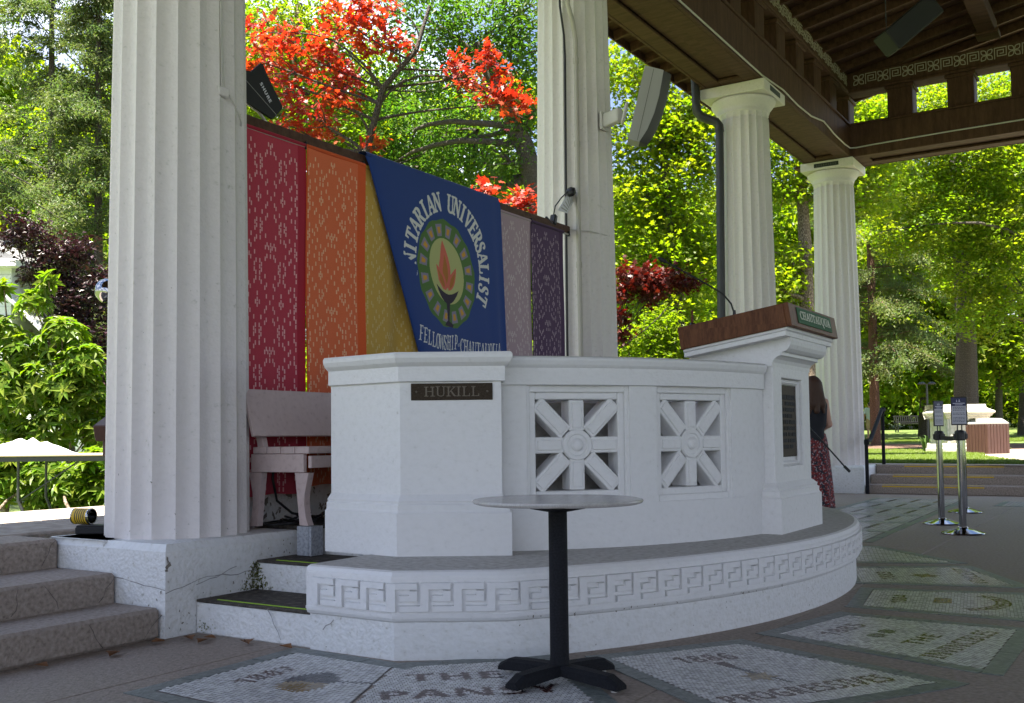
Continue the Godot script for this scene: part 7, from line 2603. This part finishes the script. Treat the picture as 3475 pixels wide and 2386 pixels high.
# ---------------------------------------------------------------- things outside
func make_outside() -> void:
	# folding table with plastic sheeting
	var u := Vector3(0.547, 0, 0.837).normalized()
	var w := Vector3(0.837, 0, -0.547).normalized()
	var o := Vector3(1.24, 0.14, -4.12)
	var bs := Basis(u, Vector3.UP, -w)
	var t := thing("folding_table", o, "brown-topped folding table standing in the sun behind the pavement", "table")
	var mb := MB.new()
	mb.box(o + u * 0.55 + w * 0.37 + Vector3.UP * 0.735, Vector3(1.83, 0.022, 0.76), 0.006, bs)
	part(t, "table_top", mb, flat_mat(0.42, 0.34, 0.27, 0.5))
	mb = MB.new()
	mb.box(o + u * 0.55 + w * 0.02 + Vector3.UP * 0.70, Vector3(1.7, 0.045, 0.03), 0.004, bs)
	mb.box(o + u * 0.55 + w * 0.72 + Vector3.UP * 0.70, Vector3(1.7, 0.045, 0.03), 0.004, bs)
	part(t, "apron_rail", mb, M.gutter)
	for e in [-0.05, 1.15]:
		for d in [0.06, 0.66]:
			mb = MB.new()
			mb.tube([o + u * e + w * d + Vector3.UP * 0.70, o + u * e + w * d + Vector3.UP * 0.32, o + u * (e + 0.03) + w * d + Vector3.UP * 0.25, o + u * (e + 0.12) + w * d], 0.013, 8)
			part(t, "leg", mb, M.gutter)
	mb = MB.new()
	mb.tube([o + u * -0.06 + w * 0.08 + Vector3.UP * 0.30, o + u * 0.52 + w * 0.08 + Vector3.UP * 0.69], 0.008, 6)
	part(t, "brace", mb, M.gutter)
	mb = MB.new()
	mb.grp = 1
	var n := FastNoiseLite.new(); n.seed = 12; n.frequency = 2.2
	var f := func(i: int, k: int) -> Vector3:
		var a := i / 16.0; var b := k / 10.0
		var e := sin(PI * a) * sin(PI * b)
		return o + u * (-0.42 + a * 0.72) + w * (0.08 + b * 0.5) + Vector3.UP * (0.748 + pow(e, 0.6) * (0.14 * (1.0 - 0.5 * a) + 0.09 * absf(n.get_noise_2d(a * 3.0, b * 3.0)) + 0.03 * n.get_noise_2d(a * 9.0, b * 9.0)))
	for i in 16:
		for k in 10: mb.quad(f.call(i, k), f.call(i + 1, k), f.call(i + 1, k + 1), f.call(i, k + 1))
	single("plastic_sheet", mb, M.plastic_white, o + Vector3.UP * 0.746, "crumpled white plastic sheet on the folding table", "sheet")
	# house at the left edge
	var h := Vector3(7.21, 0.2, -13.9)
	var hx := Vector3(0.547, 0, 0.837).normalized()
	var hz := Vector3(0.837, 0, -0.547).normalized()
	var hb := Basis(hx, Vector3.UP, -hz)
	t = thing("white_house", h, "white clapboard house with a lean-to behind the bushes", "house")
	mb = MB.new()
	mb.box(h - hx * 2.0 + hz * 2.0 + Vector3.UP * 2.1, Vector3(4.0, 4.2, 4.0), 0.0, hb)
	part(t, "wall", mb, M.siding)
	for k in 27:
		mb = MB.new()
		mb.box(h - hx * 2.0 - hz * 0.012 + Vector3.UP * (0.12 + k * 0.155), Vector3(4.02, 0.15, 0.022), 0.003, hb * Basis(Vector3.RIGHT, 0.07))
		part(t, "clapboard", mb, M.siding)
	for k in 18:
		var y := 0.12 + k * 0.155
		var ln := clampf((3.62 - y) / 1.05, 0.05, 1.5)
		if y > 3.2: continue
		mb = MB.new()
		mb.box(h + hx * ln * 0.5 - hz * 0.012 + Vector3.UP * y, Vector3(ln, 0.15, 0.022), 0.003, hb * Basis(Vector3.RIGHT, 0.07))
		part(t, "clapboard", mb, M.siding)
	mb = MB.new()
	var q0 := h + Vector3.UP * 3.55; var q1 := h + hx * 1.45 + Vector3.UP * 2.1
	mb.box((q0 + q1) / 2 + hz * 1.0 + Vector3.UP * 0.06, Vector3(q0.distance_to(q1) + 0.2, 0.06, 2.3), 0.006, hb * Basis(Vector3(0, 0, 1), -atan2(1.45, 1.45)))
	part(t, "lean_to_roof", mb, M.siding)
	mb = MB.new()
	mb.box(h - hx * 1.95 + hz * 1.9 + Vector3.UP * 4.27, Vector3(4.3, 0.14, 4.3), 0.01, hb)
	part(t, "eaves", mb, M.siding)
	mb = MB.new()
	mb.solid(PackedVector2Array([Vector2(-4.2, 4.34), Vector2(0.2, 4.34), Vector2(-2.0, 5.6)]), 0.1, -4.0, Transform3D(Basis(hx, Vector3.UP, -hz), h))
	part(t, "roof", mb, M.house_roof)
	# round lamp and a slanted wooden box behind the thick column
	t = thing("dome_floodlight", Vector3(-0.62, 1.86, -0.37), "small silver dome light on the back of the thick column", "light")
	mb = MB.new()
	var ob := Basis(Vector3(0, 0, 1), 0.9) * Basis(Vector3.RIGHT, -0.6)
	mb.lathe([[0.075, 0.0], [0.074, 0.02], [0.06, 0.055], [0.035, 0.078], [0.0, 0.086]], 24, Vector3(-0.585, 1.86, -0.395), true, ob)
	part(t, "dome", mb, M.chrome)
	mb = MB.new()
	mb.tube([Vector3(-0.585, 1.86, -0.39), Vector3(-0.53, 1.86, -0.33)], 0.02, 8)
	part(t, "mount", mb, M.gutter)
	t = thing("wooden_box_stand", Vector3(-0.42, PED, -0.62), "brown wooden box with a sloping lid on a post behind the thick column", "box")
	mb = MB.new()
	mb.box(Vector3(-0.34, 1.09, -0.58), Vector3(0.30, 0.10, 0.24), 0.005, Basis(Vector3.UP, 0.5) * Basis(Vector3(0, 0, 1), 0.35))
	part(t, "lid", mb, M.bin)
	mb = MB.new()
	mb.box(Vector3(-0.32, 0.98, -0.60), Vector3(0.2, 0.16, 0.18), 0.004, Basis(Vector3.UP, 0.5))
	part(t, "box", mb, M.bin)
	mb = MB.new()
	mb.box(Vector3(-0.32, 0.69, -0.60), Vector3(0.07, 0.447, 0.07), 0.004)
	part(t, "post", mb, M.bin)
	# white stone pedestal in the park
	var c := Vector3(26.85, ground_height(26.85, 0.0) - 0.01, -0.02)
	var yb := Basis(u, Vector3.UP, -w)
	t = thing("stone_pedestal", c, "white stone monument pedestal on the lawn behind the litter bin", "monument")
	var sq := func(a: float) -> Array:
		var r := []
		for p in [[-1, -1], [-1, 1], [1, 1], [1, -1], [-1, -1]]:
			var v: Vector3 = c + yb * Vector3(p[0] * a, 0, p[1] * a)
			r.append(Vector2(v.x, v.z))
		return r
	mb = MB.new()
	mb.sweep([[0.0, c.y], [0.0, c.y + 0.14], [-0.05, c.y + 0.2], [-0.05, c.y + 0.24], [-0.09, c.y + 0.30], [-0.12, c.y + 0.30], [-0.12, c.y]], sq.call(0.66), true, false)
	part(t, "base", mb, M.stone)
	mb = MB.new()
	mb.box(c + Vector3.UP * 0.64, Vector3(1.12, 0.72, 1.12), 0.01, yb)
	part(t, "die", mb, M.stone)
	for s in 4:
		mb = MB.new()
		var bb := yb * Basis(Vector3.UP, PI / 2 * s)
		for e in [-1, 1]:
			mb.box(c + bb * Vector3(e * 0.44, 0.64, 0.565), Vector3(0.10, 0.6, 0.02), 0.004, bb)
			mb.box(c + bb * Vector3(0, 0.64 + e * 0.27, 0.565), Vector3(0.78, 0.06, 0.02), 0.004, bb)
		part(t, "panel_frame", mb, M.stone)
	mb = MB.new()
	mb.sweep([[-0.12, c.y + 0.98], [-0.10, c.y + 1.0], [-0.10, c.y + 1.03], [-0.05, c.y + 1.06], [-0.05, c.y + 1.09], [0.0, c.y + 1.13], [0.0, c.y + 1.17], [-0.16, c.y + 1.26], [-0.18, c.y + 1.36], [-0.70, c.y + 1.37], [-0.70, c.y + 0.98]], sq.call(0.70), true, false)
	part(t, "cap", mb, M.stone)
	# litter bin of upright slats
	c = Vector3(25.15, ground_height(25, 1.0), 0.92)
	var lb := Basis(Vector3.UP, 0.35) * yb
	t = thing("litter_bin", c, "brown slatted litter bin with a grey lid beside the white pedestal", "bin")
	mb = MB.new()
	mb.box(c + Vector3.UP * 0.40, Vector3(0.66, 0.72, 0.66), 0.0, lb)
	part(t, "liner", mb, M.black_matt)
	for s in 4:
		var bb := lb * Basis(Vector3.UP, PI / 2 * s)
		for k in 7:
			mb = MB.new()
			mb.box(c + bb * Vector3(-0.315 + k * 0.105, 0.40, 0.352), Vector3(0.085, 0.76, 0.03), 0.005, bb)
			var sl := part(t, "slat", mb, M.bin)
			if s in [0, 3]:
				mb = MB.new()
				mb.lathe([[0.009, 0.0], [0.006, 0.005], [0.0, 0.006]], 7, c + bb * Vector3(-0.315 + k * 0.105, 0.73, 0.367), false, bb * Basis(Vector3.RIGHT, PI / 2))
				part(sl, "screw", mb, M.chrome)
	mb = MB.new()
	mb.sweep([[0.0, c.y + 0.785], [0.0, c.y + 0.81], [-0.06, c.y + 0.88], [-0.12, c.y + 0.93], [-0.34, c.y + 0.94], [-0.34, c.y + 0.785]], [Vector2(c.x, c.z) + v2(lb, -0.36, -0.36), Vector2(c.x, c.z) + v2(lb, -0.36, 0.36), Vector2(c.x, c.z) + v2(lb, 0.36, 0.36), Vector2(c.x, c.z) + v2(lb, 0.36, -0.36), Vector2(c.x, c.z) + v2(lb, -0.36, -0.36)], true, false)
	part(t, "lid", mb, M.grey_box)
	# park benches
	park_bench(Vector3(53.6, 0, -6.3), 2.0, M.black, "black slatted park bench on the shaded lawn")
	park_bench(Vector3(63.5, 0, -9.0), 1.5, M.plastic_white, "white slatted park bench far behind the black bench")
	park_bench(Vector3(53.2, 0, -0.2), 1.8, M.black, "black park bench beyond the forked tree")
	# twin-headed path lamp
	var lp := Vector3(31.0, ground_height(31, -1.55), -1.55)
	t = thing("path_lamp", lp, "low twin-headed lamp on a thin post behind the stone pedestal", "lamp")
	mb = MB.new()
	mb.tube([lp, lp + Vector3.UP * 2.1], 0.035, 8)
	part(t, "post", mb, M.gutter)
	for s in [-1, 1]:
		mb = MB.new()
		mb.lathe([[0.0, 0.07], [0.07, 0.06], [0.14, 0.0], [0.12, -0.01], [0.0, -0.01]], 14, lp + Vector3.UP * 2.1 + u * s * 0.16, true)
		part(t, "shade", mb, M.gutter)
	# iris leaves by the pedestal
	var ic := Vector3(27.4, ground_height(27.4, -1.0), -0.95)
	t = thing("iris_clump", ic, "clump of long iris leaves beside the stone pedestal", "plant")
	mb = MB.new()
	for k in 60:
		var a := rng.randf() * TAU
		var d := Vector3(cos(a), 0, sin(a))
		var p := ic + d * rng.randf() * 0.12
		var l := rng.randf_range(0.35, 0.7)
		var s := d.cross(Vector3.UP) * 0.014
		var m1 := p + Vector3.UP * l * 0.7 + d * l * 0.18
		var e := p + Vector3.UP * l * 0.75 + d * l * 0.6
		mb.quad(p - s, p + s, m1 + s, m1 - s)
		mb.tri(m1 - s, m1 + s, e)
	var ob2 := part(t, "leaves", mb, flat_mat(0.06, 0.12, 0.02, 0.5))
	ob2.set_meta("kind", "stuff")

func v2(b: Basis, x: float, z: float) -> Vector2:
	var q := b * Vector3(x, 0, z)
	return Vector2(q.x, q.z)

func park_bench(at: Vector3, l: float, mat: Material, label: String) -> void:
	at.y = ground_height(at.x, at.z)
	var bs := Basis(Vector3(0.547, 0, 0.837).normalized(), Vector3.UP, Vector3(-0.837, 0, 0.547).normalized())
	var t := thing("park_bench", at, label, "bench", "benches in the park")
	var mb: MB
	for k in 4:
		mb = MB.new()
		mb.box(at + bs * Vector3(0, 0.43, 0.06 + k * 0.11), Vector3(l, 0.03, 0.085), 0.004, bs)
		part(t, "seat_slat", mb, mat)
	for y in [0.52, 0.84]:
		mb = MB.new()
		mb.box(at + bs * Vector3(0, y, -0.02 - (y - 0.5) * 0.2), Vector3(l, 0.05, 0.03), 0.004, bs)
		part(t, "back_rail", mb, mat)
	var n := int(l / 0.11)
	for k in n:
		mb = MB.new()
		mb.box(at + bs * Vector3(-l / 2 + (k + 0.5) * l / n, 0.68, -0.055), Vector3(0.045, 0.3, 0.02), 0.003, bs * Basis(Vector3.RIGHT, -0.2))
		part(t, "back_slat", mb, mat)
	for s in [-1, 1]:
		mb = MB.new()
		mb.box(at + bs * Vector3(s * (l / 2 - 0.08), 0.21, 0.36), Vector3(0.06, 0.42, 0.06), 0.004, bs)
		part(t, "leg", mb, mat)
		mb = MB.new()
		mb.box(at + bs * Vector3(s * (l / 2 - 0.08), 0.21, 0.04), Vector3(0.06, 0.42, 0.06), 0.004, bs)
		part(t, "leg", mb, mat)
		mb = MB.new()
		mb.box(at + bs * Vector3(s * (l / 2 - 0.05), 0.64, 0.2), Vector3(0.06, 0.03, 0.46), 0.004, bs)
		mb.box(at + bs * Vector3(s * (l / 2 - 0.05), 0.54, 0.40), Vector3(0.05, 0.2, 0.04), 0.004, bs)
		part(t, "armrest", mb, mat)


func _ready() -> void:
	rng.seed = 20240
	setup_view()
	make_materials()
	make_ground()
	make_columns()
	make_steps()
	make_platform()
	make_roof()
	make_cloths()
	make_furniture()
	make_mic_stand()
	make_person(Vector3(9.12, 0.0, 0.92), 2.35, 1.74, "person with long brown hair in a navy sleeveless top and red printed skirt, back turned", true, 0.014)
	make_outside()
	make_person(Vector3(47.7, ground_height(47.7, -7.14) - 0.02, -7.14), 2.3, 1.76, "person in a pale shirt and tan shorts walking away beyond the lawn", false, 0.022)
	make_plants()
